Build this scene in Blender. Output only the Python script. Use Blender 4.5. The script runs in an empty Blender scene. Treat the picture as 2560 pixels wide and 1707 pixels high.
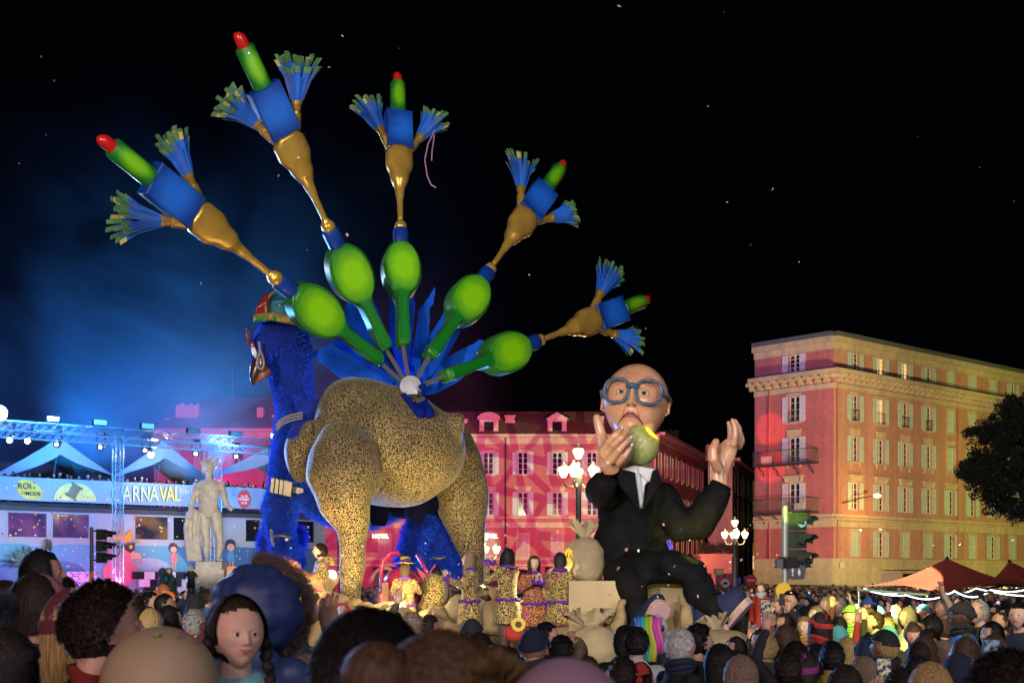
import bpy, math, random
import numpy as np
from mathutils import Vector, Matrix, Euler
random.seed(7); np.random.seed(7)
R = math.radians; PI = math.pi
sc = bpy.context.scene
C = sc.collection
# ------------------------------------------------------------------ camera
F, YH, EYE = 3390.0, 1445.0, 2.2      # focal length and horizon row measured on the 2560 px photograph, eye height in m
cam_d = bpy.data.cameras.new('camera'); cam = bpy.data.objects.new('camera', cam_d); C.objects.link(cam)
cam.location = (0, 0, EYE); cam.rotation_euler = (R(90), 0, 0)
cam_d.sensor_width = 36; cam_d.lens = F / 2560 * 36; cam_d.shift_y = (YH - 853.5) / 2560
cam_d.clip_start = 0.1; cam_d.clip_end = 900
cam_d.dof.use_dof = True; cam_d.dof.focus_distance = 27; cam_d.dof.aperture_fstop = 7.0
sc.camera = cam
# ------------------------------------------------------------------ night sky, exposure
w = bpy.data.worlds.new('World'); sc.world = w; w.use_nodes = True
nt = w.node_tree; nt.nodes.clear()
bg = nt.nodes.new('ShaderNodeBackground'); wo = nt.nodes.new('ShaderNodeOutputWorld')
bg.inputs['Color'].default_value = (0.10, 0.14, 0.30, 1); bg.inputs['Strength'].default_value = 0.004
nt.links.new(bg.outputs[0], wo.inputs[0])
vs = sc.view_settings; vs.view_transform = 'Standard'; vs.look = 'None'; vs.exposure = 0; vs.gamma = 1; vs.use_curve_mapping = False
cy = sc.cycles
cy.use_denoising = True
try: cy.denoiser = 'OPENIMAGEDENOISE'
except Exception: pass
cy.max_bounces = 4; cy.diffuse_bounces = 2; cy.glossy_bounces = 2; cy.transmission_bounces = 3; cy.volume_bounces = 0; cy.transparent_max_bounces = 6
cy.caustics_reflective = False; cy.caustics_refractive = False
cy.volume_step_rate = 4.0; cy.volume_max_steps = 64
cy.sample_clamp_indirect = 3.0; cy.use_light_tree = True

def at(px, py, d):
    """The world point seen at photograph pixel (px, py) at distance d."""
    return Vector(((px - 1280) / F * d, d, EYE + (YH - py) / F * d))
K = 2560 / 2352.0
def a2(x, y, d): return at(x * K, y * K, d)
def px(n, d): return n / F * d                # n photograph pixels at distance d, in metres

# ------------------------------------------------------------------ lights
def lamp(kind, loc, power, color, target=None, size=0.3, angle=60, blend=0.3, parent=None, name='lamp'):
    l = bpy.data.lights.new(name, kind); o = bpy.data.objects.new(name, l); C.objects.link(o)
    l.energy = power; l.color = color; o.location = loc
    if kind == 'AREA': l.size = size
    else: l.shadow_soft_size = size
    if kind == 'SPOT': l.spot_size = R(angle); l.spot_blend = blend
    if target is not None:
        o.rotation_euler = (Vector(target) - Vector(loc)).to_track_quat('-Z', 'Y').to_euler()
    return o

# ------------------------------------------------------------------ materials
MAT = {}
def mat(name, col, rough=0.6, metal=0.0, var=0.15, vscale=3.0, bump=0.0, bscale=30.0, emit=None, estr=0.0, coat=0.0, alpha=1.0, trans=0.0, spec=0.5, sheen=0.0):
    if name in MAT: return MAT[name]
    m = bpy.data.materials.new(name); m.use_nodes = True; n = m.node_tree.nodes; L = m.node_tree.links
    p = n['Principled BSDF']
    p.inputs['Base Color'].default_value = (*col, 1); p.inputs['Roughness'].default_value = rough; p.inputs['Metallic'].default_value = metal
    p.inputs['Specular IOR Level'].default_value = spec
    if coat: p.inputs['Coat Weight'].default_value = coat; p.inputs['Coat Roughness'].default_value = 0.15
    if trans: p.inputs['Transmission Weight'].default_value = trans
    if sheen: p.inputs['Sheen Weight'].default_value = sheen
    if emit is not None: p.inputs['Emission Color'].default_value = (*emit, 1); p.inputs['Emission Strength'].default_value = estr
    tc = n.new('ShaderNodeTexCoord')
    if var > 0:
        nz = n.new('ShaderNodeTexNoise'); nz.inputs['Scale'].default_value = vscale; nz.inputs['Detail'].default_value = 4
        L.new(tc.outputs['Object'], nz.inputs['Vector'])
        mr = n.new('ShaderNodeMapRange'); mr.inputs['From Min'].default_value = 0.3; mr.inputs['From Max'].default_value = 0.7
        mr.inputs['To Min'].default_value = 1 - var; mr.inputs['To Max'].default_value = 1 + var
        L.new(nz.outputs['Fac'], mr.inputs['Value'])
        mx = n.new('ShaderNodeVectorMath'); mx.operation = 'SCALE'; mx.inputs[0].default_value = col
        L.new(mr.outputs[0], mx.inputs['Scale']); L.new(mx.outputs[0], p.inputs['Base Color'])
    if bump > 0:
        nb = n.new('ShaderNodeTexNoise'); nb.inputs['Scale'].default_value = bscale; nb.inputs['Detail'].default_value = 5
        L.new(tc.outputs['Object'], nb.inputs['Vector'])
        bm_ = n.new('ShaderNodeBump'); bm_.inputs['Strength'].default_value = bump; bm_.inputs['Distance'].default_value = 0.05
        L.new(nb.outputs['Fac'], bm_.inputs['Height']); L.new(bm_.outputs[0], p.inputs['Normal'])
    MAT[name] = m
    return m
def emis(name, col, s):
    if name in MAT: return MAT[name]
    m = bpy.data.materials.new(name); m.use_nodes = True; n = m.node_tree.nodes; n.clear()
    e = n.new('ShaderNodeEmission'); e.inputs[0].default_value = (*col, 1); e.inputs[1].default_value = s
    o = n.new('ShaderNodeOutputMaterial'); m.node_tree.links.new(e.outputs[0], o.inputs[0])
    try: m.cycles.emission_sampling = 'NONE'
    except Exception: pass
    MAT[name] = m; return m
def leopard(name, base, dark, scale, width, spots=None, stretch=(1, 1, 1)):
    """printed cloth: a broken dark network of strokes round tan patches"""
    m = bpy.data.materials.new(name); m.use_nodes = True; n = m.node_tree.nodes; L = m.node_tree.links
    p = n['Principled BSDF']; p.inputs['Roughness'].default_value = 0.75; p.inputs['Sheen Weight'].default_value = 0.2
    tc = n.new('ShaderNodeTexCoord'); mp = n.new('ShaderNodeMapping'); mp.inputs['Scale'].default_value = stretch
    L.new(tc.outputs['Object'], mp.inputs['Vector'])
    nz = n.new('ShaderNodeTexNoise'); nz.inputs['Scale'].default_value = scale * 0.9; nz.inputs['Detail'].default_value = 1
    L.new(mp.outputs[0], nz.inputs['Vector'])
    mix = n.new('ShaderNodeMix'); mix.data_type = 'VECTOR'; mix.inputs['Factor'].default_value = 0.06
    L.new(mp.outputs[0], mix.inputs[4]); L.new(nz.outputs['Color'], mix.inputs[5])
    v = n.new('ShaderNodeTexVoronoi'); v.feature = 'DISTANCE_TO_EDGE'; v.inputs['Scale'].default_value = scale
    L.new(mix.outputs[1], v.inputs['Vector'])
    n2 = n.new('ShaderNodeTexNoise'); n2.inputs['Scale'].default_value = scale * 1.7; n2.inputs['Detail'].default_value = 0
    L.new(mp.outputs[0], n2.inputs['Vector'])
    wd = n.new('ShaderNodeMapRange'); wd.inputs['From Min'].default_value = 0.34; wd.inputs['From Max'].default_value = 0.55
    wd.inputs['To Min'].default_value = -0.01; wd.inputs['To Max'].default_value = width
    L.new(n2.outputs['Fac'], wd.inputs['Value'])
    lt = n.new('ShaderNodeMath'); lt.operation = 'LESS_THAN'; L.new(v.outputs['Distance'], lt.inputs[0]); L.new(wd.outputs[0], lt.inputs[1])
    n3 = n.new('ShaderNodeTexNoise'); n3.inputs['Scale'].default_value = 1.3; L.new(mp.outputs[0], n3.inputs['Vector'])
    cr = n.new('ShaderNodeValToRGB'); cr.color_ramp.elements[0].position = .35; cr.color_ramp.elements[1].position = .65
    cr.color_ramp.elements[0].color = (*[c * .8 for c in base], 1); cr.color_ramp.elements[1].color = (*[min(1, c * 1.15) for c in base], 1)
    L.new(n3.outputs['Fac'], cr.inputs[0])
    mc = n.new('ShaderNodeMix'); mc.data_type = 'RGBA'; L.new(lt.outputs[0], mc.inputs['Factor'])
    L.new(cr.outputs[0], mc.inputs[6]); mc.inputs[7].default_value = (*dark, 1)
    out = mc.outputs[2]
    if spots:
        v2 = n.new('ShaderNodeTexVoronoi'); v2.inputs['Scale'].default_value = scale * .22; L.new(mix.outputs[1], v2.inputs['Vector'])
        l2 = n.new('ShaderNodeMath'); l2.operation = 'LESS_THAN'; l2.inputs[1].default_value = .24; L.new(v2.outputs['Distance'], l2.inputs[0])
        m2 = n.new('ShaderNodeMix'); m2.data_type = 'RGBA'; L.new(l2.outputs[0], m2.inputs['Factor']); L.new(out, m2.inputs[6]); m2.inputs[7].default_value = (*spots, 1)
        out = m2.outputs[2]
    L.new(out, p.inputs['Base Color'])
    MAT[name] = m
    return m
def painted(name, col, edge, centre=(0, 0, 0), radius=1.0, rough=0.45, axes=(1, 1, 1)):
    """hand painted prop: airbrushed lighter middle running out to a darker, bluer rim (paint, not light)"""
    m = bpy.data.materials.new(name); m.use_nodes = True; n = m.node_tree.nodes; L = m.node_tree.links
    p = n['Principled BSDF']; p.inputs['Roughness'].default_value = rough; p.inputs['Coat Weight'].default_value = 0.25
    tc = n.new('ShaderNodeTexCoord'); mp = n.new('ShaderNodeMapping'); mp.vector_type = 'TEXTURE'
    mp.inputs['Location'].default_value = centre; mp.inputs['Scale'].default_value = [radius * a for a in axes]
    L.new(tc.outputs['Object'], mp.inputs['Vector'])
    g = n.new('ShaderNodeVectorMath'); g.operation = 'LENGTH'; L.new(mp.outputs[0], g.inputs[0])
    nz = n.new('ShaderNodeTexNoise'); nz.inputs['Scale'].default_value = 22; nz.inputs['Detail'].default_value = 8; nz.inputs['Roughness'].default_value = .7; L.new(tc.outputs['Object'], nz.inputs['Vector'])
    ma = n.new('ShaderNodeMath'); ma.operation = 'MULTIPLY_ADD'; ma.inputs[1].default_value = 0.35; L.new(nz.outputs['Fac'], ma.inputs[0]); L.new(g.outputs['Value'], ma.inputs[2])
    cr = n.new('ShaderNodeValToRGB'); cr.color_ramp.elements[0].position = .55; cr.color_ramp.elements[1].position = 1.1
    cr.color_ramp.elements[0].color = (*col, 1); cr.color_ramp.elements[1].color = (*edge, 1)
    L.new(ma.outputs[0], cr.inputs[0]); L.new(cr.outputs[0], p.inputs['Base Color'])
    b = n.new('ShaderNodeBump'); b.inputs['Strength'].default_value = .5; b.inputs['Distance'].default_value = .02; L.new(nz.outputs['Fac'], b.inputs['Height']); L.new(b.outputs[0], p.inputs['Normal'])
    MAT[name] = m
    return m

# ------------------------------------------------------------------ meshes
def link(o, parent=None):
    C.objects.link(o)
    if parent is not None: o.parent = parent
    return o
class MB:
    def __init__(s): s.v = []; s.f = []; s.m = []; s.cur = 0
    def add(s, vs_, fs):
        b = len(s.v); s.v.extend([tuple(q) for q in vs_]); s.f.extend([tuple(i + b for i in f) for f in fs]); s.m.extend([s.cur] * len(fs)); return s
    def mi(s, i): s.cur = i; return s
    def box(s, c, sz, rot=None, top=None):
        x, y, z = [q / 2 for q in sz]; t = top or (1, 1)
        vv = [Vector((i * x * (t[0] if k > 0 else 1), j * y * (t[1] if k > 0 else 1), k * z)) for k in (-1, 1) for j in (-1, 1) for i in (-1, 1)]
        if rot is not None: vv = [rot @ q for q in vv]
        c = Vector(c)
        return s.add([q + c for q in vv], [(0, 2, 3, 1), (4, 5, 7, 6), (0, 1, 5, 4), (2, 6, 7, 3), (0, 4, 6, 2), (1, 3, 7, 5)])
    def bar(s, a, b, w_, h_=None, up=(0, 0, 1)):
        a = Vector(a); b = Vector(b); d = b - a; L_ = d.length
        if L_ < 1e-6: return s
        z = d.normalized(); u = Vector(up)
        if abs(z.dot(u)) > .98: u = Vector((1, 0, 0))
        x = z.cross(u).normalized(); y = z.cross(x).normalized()
        h_ = h_ or w_
        vv = [p_ + x * i * w_ / 2 + y * j * h_ / 2 for p_ in (a, b) for j in (-1, 1) for i in (-1, 1)]
        return s.add(vv, [(0, 2, 3, 1), (4, 5, 7, 6), (0, 1, 5, 4), (2, 6, 7, 3), (0, 4, 6, 2), (1, 3, 7, 5)])
    def tube(s, pts, rad, n=10, caps=True, flat=None, ref=(0, 0, 1)):
        pts = [Vector(p_) for p_ in pts]; N = len(pts)
        if not hasattr(rad, '__len__'): rad = [rad] * N
        vv = []; x = None
        for i, p_ in enumerate(pts):
            t = (pts[min(i + 1, N - 1)] - pts[max(i - 1, 0)])
            t = t.normalized() if t.length > 1e-9 else Vector((0, 0, 1))
            if x is None:
                r_ = Vector(ref)
                if abs(t.dot(r_)) > .9: r_ = Vector((1, 0, 0)) if abs(t.x) < .9 else Vector((0, 1, 0))
                x = (r_ - t * r_.dot(t)).normalized()
            else:
                x = (x - t * x.dot(t)); x = x.normalized() if x.length > 1e-6 else t.orthogonal().normalized()
            y = t.cross(x); rr = rad[i]
            ra, rb = rr if hasattr(rr, '__len__') else (rr, rr * (flat or 1))
            for k in range(n):
                a = 2 * PI * k / n; vv.append(p_ + x * math.cos(a) * ra + y * math.sin(a) * rb)
        ff = [(i * n + k, i * n + (k + 1) % n, (i + 1) * n + (k + 1) % n, (i + 1) * n + k) for i in range(N - 1) for k in range(n)]
        if caps: ff += [tuple(range(n - 1, -1, -1)), tuple((N - 1) * n + k for k in range(n))]
        return s.add(vv, ff)
    def lathe(s, prof, c=(0, 0, 0), n=16, axis=None, caps=True):
        """prof: (radius, height) pairs, turned round axis"""
        q = Vector(axis).to_track_quat('Z', 'Y').to_matrix() if axis is not None else Matrix.Identity(3)
        c = Vector(c); vv = [c + q @ Vector((r_ * math.cos(2 * PI * k / n), r_ * math.sin(2 * PI * k / n), z)) for r_, z in prof for k in range(n)]
        N = len(prof)
        ff = [(i * n + k, i * n + (k + 1) % n, (i + 1) * n + (k + 1) % n, (i + 1) * n + k) for i in range(N - 1) for k in range(n)]
        if caps: ff += [tuple(range(n - 1, -1, -1)), tuple((N - 1) * n + k for k in range(n))]
        return s.add(vv, ff)
    def ball(s, c, r, n=14, m_=9, rot=None):
        r = r if hasattr(r, '__len__') else (r, r, r); c = Vector(c); vv = []
        for i in range(m_ + 1):
            th = PI * i / m_
            for k in range(n):
                q = Vector((r[0] * math.sin(th) * math.cos(2 * PI * k / n), r[1] * math.sin(th) * math.sin(2 * PI * k / n), r[2] * math.cos(th)))
                vv.append(c + (rot @ q if rot is not None else q))
        ff = [(i * n + k, (i + 1) * n + k, (i + 1) * n + (k + 1) % n, i * n + (k + 1) % n) for i in range(m_) for k in range(n)]
        return s.add(vv, ff)
    def prism(s, poly, u, v, n_, org, depth, bevel=0.0):
        """polygon in the (u, v) plane at org, given thickness along n_; bevel shrinks the front outline a little"""
        u, v, n_, org = map(Vector, (u, v, n_, org)); P = [org + u * a + v * b for a, b in poly]; N = len(P)
        if bevel:
            cx = sum(p_[0] for p_ in poly) / N; cy_ = sum(p_[1] for p_ in poly) / N
            def shrink(a, b):
                d = math.hypot(a - cx, b - cy_) or 1; k = max(0, 1 - bevel / d); return cx + (a - cx) * k, cy_ + (b - cy_) * k
            Q = [org + u * shrink(a, b)[0] + v * shrink(a, b)[1] + n_ * depth / 2 for a, b in poly]
            P1 = [p_ + n_ * (depth / 2 - bevel) for p_ in P]; P2 = [p_ - n_ * depth / 2 for p_ in P]
            s.add(Q + P1 + P2, [tuple(range(N)), tuple(2 * N + N - 1 - i for i in range(N))] + [(N + i, N + (i + 1) % N, (i + 1) % N, i) for i in range(N)] + [(2 * N + i, 2 * N + (i + 1) % N, N + (i + 1) % N, N + i) for i in range(N)])
        else:
            s.add([p_ + n_ * depth / 2 for p_ in P] + [p_ - n_ * depth / 2 for p_ in P], [tuple(range(N)), tuple(2 * N - 1 - i for i in range(N))] + [(N + i, N + (i + 1) % N, (i + 1) % N, i) for i in range(N)])
        return s
    def mesh(s, name, mats, smooth=False, org=(0, 0, 0)):
        me = bpy.data.meshes.new(name); o = Vector(org)
        me.from_pydata([(v[0] - o.x, v[1] - o.y, v[2] - o.z) for v in s.v], [], s.f); me.update()
        for m_ in (mats if isinstance(mats, (list, tuple)) else [mats]): me.materials.append(m_)
        me.polygons.foreach_set('material_index', s.m)
        if smooth is True: me.polygons.foreach_set('use_smooth', [True] * len(s.f))
        elif smooth:
            try: me.polygons.foreach_set('use_smooth', [True] * len(s.f)); me.set_sharp_from_angle(angle=R(smooth))
            except Exception: pass
        return me
    def build(s, name, mats, parent=None, smooth=False, org=None, fix=True):
        """org: the thing's own origin in world space (children of an unrotated root pass the root's)"""
        if org is None:
            org = WORG.get(parent.name, (0, 0, 0)) if parent is not None else (0, 0, 0)
        me = s.mesh(name, mats, smooth, org)
        if fix:
            import bmesh
            b = bmesh.new(); b.from_mesh(me); bmesh.ops.recalc_face_normals(b, faces=b.faces); b.to_mesh(me); b.free()
        o = bpy.data.objects.new(name, me)
        link(o, parent)
        if parent is None: o.location = org
        WORG[o.name] = tuple(org)
        return o
WORG = {}
def tag(o, label=None, cat=None, group=None, kind=None):
    if label: o['label'] = label
    if cat: o['category'] = cat
    if group: o['group'] = group
    if kind: o['kind'] = kind
    return o
def root(name, loc, label, cat, group=None, rz=0):
    o = bpy.data.objects.new(name, None); C.objects.link(o); o.location = loc; o.rotation_euler = (0, 0, rz); o.empty_display_size = .2
    WORG[o.name] = tuple(loc) if rz == 0 else (0, 0, 0)
    return tag(o, label, cat, group)
def sub(name, parent):
    o = bpy.data.objects.new(name, None); link(o, parent); WORG[o.name] = WORG.get(parent.name, (0, 0, 0)); return o
def copy_tree(o, parent=None, mats=None):
    c = o.copy(); C.objects.link(c); WORG[c.name] = WORG.get(o.name, (0, 0, 0))
    if parent is not None: c.parent = parent
    for k in ('label', 'group'):
        if parent is None and k in c: del c[k]
    for ch in list(o.children): copy_tree(ch, c)
    return c
def organic(mb, name, material, parent=None, voxel=0.06, smooth=6, org=None, disp=None):
    """melts the pieces of mb into one skin"""
    me = mb.mesh(name + '_raw', material); o = bpy.data.objects.new('tmp', me); C.objects.link(o)
    r_ = o.modifiers.new('r', 'REMESH'); r_.mode = 'VOXEL'; r_.voxel_size = voxel
    if smooth:
        s_ = o.modifiers.new('s', 'SMOOTH'); s_.iterations = smooth; s_.factor = .6
    dg = bpy.context.evaluated_depsgraph_get(); e = o.evaluated_get(dg); m2 = bpy.data.meshes.new_from_object(e)
    bpy.data.objects.remove(o); bpy.data.meshes.remove(me)
    n = len(m2.vertices); co = np.empty(n * 3); m2.vertices.foreach_get('co', co); co = co.reshape(-1, 3)
    if disp is not None:
        no = np.empty(n * 3); m2.vertices.foreach_get('normal', no); co = co + no.reshape(-1, 3) * disp(co)[:, None]
    if org is None: org = WORG.get(parent.name, (0, 0, 0)) if parent is not None else (0, 0, 0)
    co -= np.array(org); m2.vertices.foreach_set('co', co.ravel())
    m2.polygons.foreach_set('use_smooth', [True] * len(m2.polygons)); m2.name = name
    m2.materials.clear()
    for m_ in (material if isinstance(material, (list, tuple)) else [material]): m2.materials.append(m_)
    o = bpy.data.objects.new(name, m2); link(o, parent)
    if parent is None: o.location = org
    WORG[o.name] = tuple(org); m2.update()
    return o
def wrinkle(amp, scale, seed=0):
    rs = np.random.RandomState(seed); ks = rs.normal(size=(9, 3)) * scale; ph = rs.rand(9) * 6.28
    def f(co): return amp * np.sum([np.sin(co @ k + p_) for k, p_ in zip(ks, ph)], axis=0) / 3
    return f
def fur(o, name, material, n, length, width, parent=None, seed=1, droop=0.3, jitter=0.5, mask=None):
    """short strands standing on a surface, joined into one part"""
    me = o.data; rs = np.random.RandomState(seed)
    nv = len(me.vertices); co = np.empty(nv * 3); me.vertices.foreach_get('co', co); co = co.reshape(-1, 3)
    no = np.empty(nv * 3); me.vertices.foreach_get('normal', no); no = no.reshape(-1, 3)
    idx = rs.randint(0, nv, n)
    if mask is not None: idx = idx[mask(co[idx])]
    n = len(idx)
    b = co[idx] + rs.normal(size=(n, 3)) * width * 2.0; nn = no[idx] + rs.normal(size=(n, 3)) * jitter * .5; nn[:, 2] -= droop
    nn /= np.linalg.norm(nn, axis=1)[:, None] + 1e-9
    side = np.cross(nn, rs.normal(size=(n, 3))); side /= np.linalg.norm(side, axis=1)[:, None] + 1e-9
    ln = length * (0.6 + .8 * rs.rand(n))[:, None]
    V = np.stack([b - side * width, b + side * width, b + nn * ln], axis=1).reshape(-1, 3)
    m2 = bpy.data.meshes.new(name); m2.from_pydata(V, [], np.arange(n * 3).reshape(-1, 3).tolist()); m2.materials.append(material); m2.update()
    q = bpy.data.objects.new(name, m2); link(q, parent if parent is not None else o)
    if parent is None or parent == o: pass
    q['kind'] = 'stuff'; return q

def text(body, size, material, pos, u, up=(0, 0, 1), depth=.02, parent=None, name='lettering', align='CENTER', bold=0.0, shear=0.0, sx=1.0):
    """raised lettering as a mesh lying in the (u, up) plane, its middle at pos"""
    cu = bpy.data.curves.new('t', 'FONT'); cu.body = body; cu.size = size; cu.extrude = depth / 2; cu.align_x = align; cu.align_y = 'CENTER'; cu.offset = bold; cu.shear = shear; cu.resolution_u = 3
    t = bpy.data.objects.new('t', cu); C.objects.link(t)
    me = bpy.data.meshes.new_from_object(t.evaluated_get(bpy.context.evaluated_depsgraph_get())); bpy.data.objects.remove(t)
    u = Vector(u).normalized(); up = Vector(up).normalized(); n = u.cross(up)
    org = Vector(WORG.get(parent.name, (0, 0, 0))) if parent is not None else Vector((0, 0, 0))
    M = Matrix((u * sx, up, n)).transposed().to_4x4(); M.translation = Vector(pos) - org
    me.transform(M); me.materials.clear(); me.materials.append(material); me.name = name
    o = bpy.data.objects.new(name, me); link(o, parent); WORG[o.name] = tuple(org); return o

def folds(amp, scale, seed=0):
    """crumpled cloth: sharp creases between rounded swells"""
    rs = np.random.RandomState(seed); ks = rs.normal(size=(6, 3)) * scale; ph = rs.rand(6) * 6.28; wv = rs.normal(size=(3, 3)) * scale * .6
    def f(co):
        q = co + .12 * np.sin(co @ wv)
        return amp * (np.sum([np.abs(np.sin(q @ k + p_)) for k, p_ in zip(ks, ph)], axis=0) / 6 - .6)
    return f

def stucco(name, col):
    """weathered render: patchy tone, vertical rain streaks, fine grain"""
    m = mat(name, col, rough=.9, var=0, bump=.3, bscale=14); n = m.node_tree.nodes; L = m.node_tree.links; p = n['Principled BSDF']; tc = n.new('ShaderNodeTexCoord'); prev = None
    for sc_, det, lo, hi, a, b in (((.22, .22, .22), 5, .35, .65, .88, 1.10), ((1.6, 1.6, .09), 4, .40, .75, 1.04, .80), ((2.5, 2.5, 2.5), 6, .3, .7, .9, 1.1)):
        mp = n.new('ShaderNodeMapping'); mp.inputs['Scale'].default_value = sc_; L.new(tc.outputs['Object'], mp.inputs[0]); nz = n.new('ShaderNodeTexNoise'); nz.inputs['Scale'].default_value = 1; nz.inputs['Detail'].default_value = det; L.new(mp.outputs[0], nz.inputs['Vector'])
        mr = n.new('ShaderNodeMapRange'); mr.inputs['From Min'].default_value = lo; mr.inputs['From Max'].default_value = hi; mr.inputs['To Min'].default_value = a; mr.inputs['To Max'].default_value = b; L.new(nz.outputs['Fac'], mr.inputs[0])
        if prev is None: prev = mr.outputs[0]
        else: mu = n.new('ShaderNodeMath'); mu.operation = 'MULTIPLY'; L.new(prev, mu.inputs[0]); L.new(mr.outputs[0], mu.inputs[1]); prev = mu.outputs[0]
    v = n.new('ShaderNodeVectorMath'); v.operation = 'SCALE'; v.inputs[0].default_value = col; L.new(prev, v.inputs['Scale']); L.new(v.outputs[0], p.inputs['Base Color']); return m
CORN = at(2084, YH, 105)
CORN_T1 = (CORN.x - 3, 108, 12); CORN_T2 = (CORN.x + 10, 115, 11); CORN_T3 = (CORN.x + 26, 128, 12)
def CORN_DISC(z): return (20.9, 109.5, z)
# ------------------------------------------------------------------ lamps of the square and the show
def gobo(l):
    """a projector: the lamp's own beam carries a pattern of crossing bars"""
    l.data.use_nodes = True; n = l.data.node_tree.nodes; L = l.data.node_tree.links
    em = n['Emission']; tc = n.new('ShaderNodeTexCoord'); sep = None; prod = None
    nz = n.new('ShaderNodeTexNoise'); nz.inputs['Scale'].default_value = 5; nz.inputs['Detail'].default_value = 0; L.new(tc.outputs['Normal'], nz.inputs['Vector'])
    add = n.new('ShaderNodeVectorMath'); add.operation = 'MULTIPLY_ADD'; add.inputs[1].default_value = (.035, .035, .035); L.new(nz.outputs['Color'], add.inputs[0]); L.new(tc.outputs['Normal'], add.inputs[2])
    for ang, k, thr, off in ((14, 15, .72, .4), (82, 14, .70, 1.0), (50, 10, .84, 2.2), (-38, 11, .86, .3)):
        dt = n.new('ShaderNodeVectorMath'); dt.operation = 'DOT_PRODUCT'; dt.inputs[1].default_value = (math.cos(R(ang)) * k * 6.2, math.sin(R(ang)) * k * 6.2, 0); L.new(add.outputs[0], dt.inputs[0])
        ao = n.new('ShaderNodeMath'); ao.operation = 'ADD'; ao.inputs[1].default_value = off; L.new(dt.outputs['Value'], ao.inputs[0])
        sn = n.new('ShaderNodeMath'); sn.operation = 'SINE'; L.new(ao.outputs[0], sn.inputs[0])
        mr = n.new('ShaderNodeMapRange'); mr.inputs['From Min'].default_value = thr + .08; mr.inputs['From Max'].default_value = thr; L.new(sn.outputs[0], mr.inputs[0])
        if prod is None: prod = mr.outputs[0]
        else:
            mu = n.new('ShaderNodeMath'); mu.operation = 'MULTIPLY'; L.new(prod, mu.inputs[0]); L.new(mr.outputs[0], mu.inputs[1]); prod = mu.outputs[0]
    L.new(prod, em.inputs['Strength'])
# unseen fill lights added high behind the camera to lift crowd and floats
lamp('AREA', (-16, -46, 24), 9000, (1, .80, .68), (0, 25, 4), size=5)
lamp('AREA', (26, -40, 22), 6500, (.80, .82, 1), (4, 25, 3), size=5)
# follow spots over the heads of the crowd, on the two figures
lamp('SPOT', (-13, -16, 6.5), 27000, (1, .90, .80), (-2.6, 24, 8.2), size=.7, angle=29, blend=.22)
lamp('SPOT', (14, -14, 6.5), 8500, (.95, .92, 1), (-1.0, 24, 7.4), size=.7, angle=27, blend=.22)
lamp('SPOT', (-6, -15, 6), 9500, (1, .88, .76), (2.3, 22, 3.9), size=.5, angle=11.5, blend=.25)
# pink wash and patterned projector on the red building
lamp('SPOT', (4, 84, 8), 125000, (1, .055, .28), (-6, 143, 9), size=.4, angle=70, blend=.4)
lamp('SPOT', (-22, 100, 9), 24000, (1, .03, .22), (-30, 140, 12), size=.4, angle=80, blend=.5)
g_ = lamp('SPOT', (2.5, 90, 10), 62000, (.50, 1, .42), (-2, 143, 12.2), size=.08, angle=42, blend=.12); gobo(g_)
# washes on the corner building
lamp('SPOT', (14, 72, 9), 19000, (1, .36, .52), CORN_T1, size=.3, angle=34, blend=.5)
lamp('SPOT', (30, 78, 4), 37000, (1, .80, .32), CORN_T2, size=.5, angle=85, blend=.6)
lamp('SPOT', (52, 92, 7), 14000, (.9, .9, .16), CORN_T3, size=.5, angle=80, blend=.6)
for tz in (14.2, 11.2): lamp('SPOT', (2, 60, 9), 120000, (1, .04, .02), CORN_DISC(tz), size=.05, angle=3.1, blend=.30)
lamp('SPOT', (6, 100, 6), 7000, (.95, 1, .35), (21.5, 152, 6), size=.4, angle=40, blend=.6)
lamp('SPOT', (7, 110, 9), 16000, (1, .5, .25), (18, 155, 9), size=.4, angle=40, blend=.6)

lamp('SPOT', (-9, 40, 2.5), 23000, (1, .93, .82), at(520, 1280, 66), size=.3, angle=16, blend=.5)
# ================================================================== ground
G = mat('asphalt', (0.05, 0.05, 0.052), rough=.75, var=.25, vscale=.6, bump=.3, bscale=40)
g = MB().add([(-400, -60, 0), (400, -60, 0), (400, 420, 0), (-400, 420, 0)], [(0, 1, 2, 3)]).build('ground', G); tag(g, kind='structure')
stone = mat('kerb_stone', (0.3, 0.29, 0.27), var=.2, vscale=2, bump=.3)
tag(MB().box((0, 2.0, .2), (9, 8.4, .4)).build('platform', stone), kind='structure')
tag(MB().box((8, 100.2, .075), (110, 9, .15)).build('pavement', stone), kind='structure')

# ================================================================== buildings
glass = mat('window_glass', (0.012, 0.013, 0.02), rough=.08, var=0, spec=.8)
glass_lit = emis('lit_window', (1.0, .62, .2), 1.2)
white_fr = mat('white_joinery', (.62, .60, .55), var=.08)
plinth_c = stucco('cream_stucco', (.52, .42, .27))
red_st = stucco('red_stucco', (.44, .14, .14))
red_st2 = stucco('coral_stucco', (.48, .25, .18))
olive_st = stucco('pale_olive_stucco', (.34, .33, .20))
ochre_st = mat('ochre_stucco', (.5, .36, .16), rough=.9, var=.2, vscale=.5)
sh_green = mat('grey_green_shutter', (.45, .56, .48), var=.12, vscale=4)
sh_blue = mat('pale_lilac_shutter', (.55, .55, .64), var=.1, vscale=4)
tile_r = mat('terracotta_roof', (.16, .07, .05), rough=.85, var=.3, vscale=2.5, bump=.8, bscale=9)
slate = mat('slate_roof', (.10, .10, .11), rough=.7, var=.2)
iron = mat('black_iron', (.03, .03, .03), rough=.5, var=0)

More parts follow.
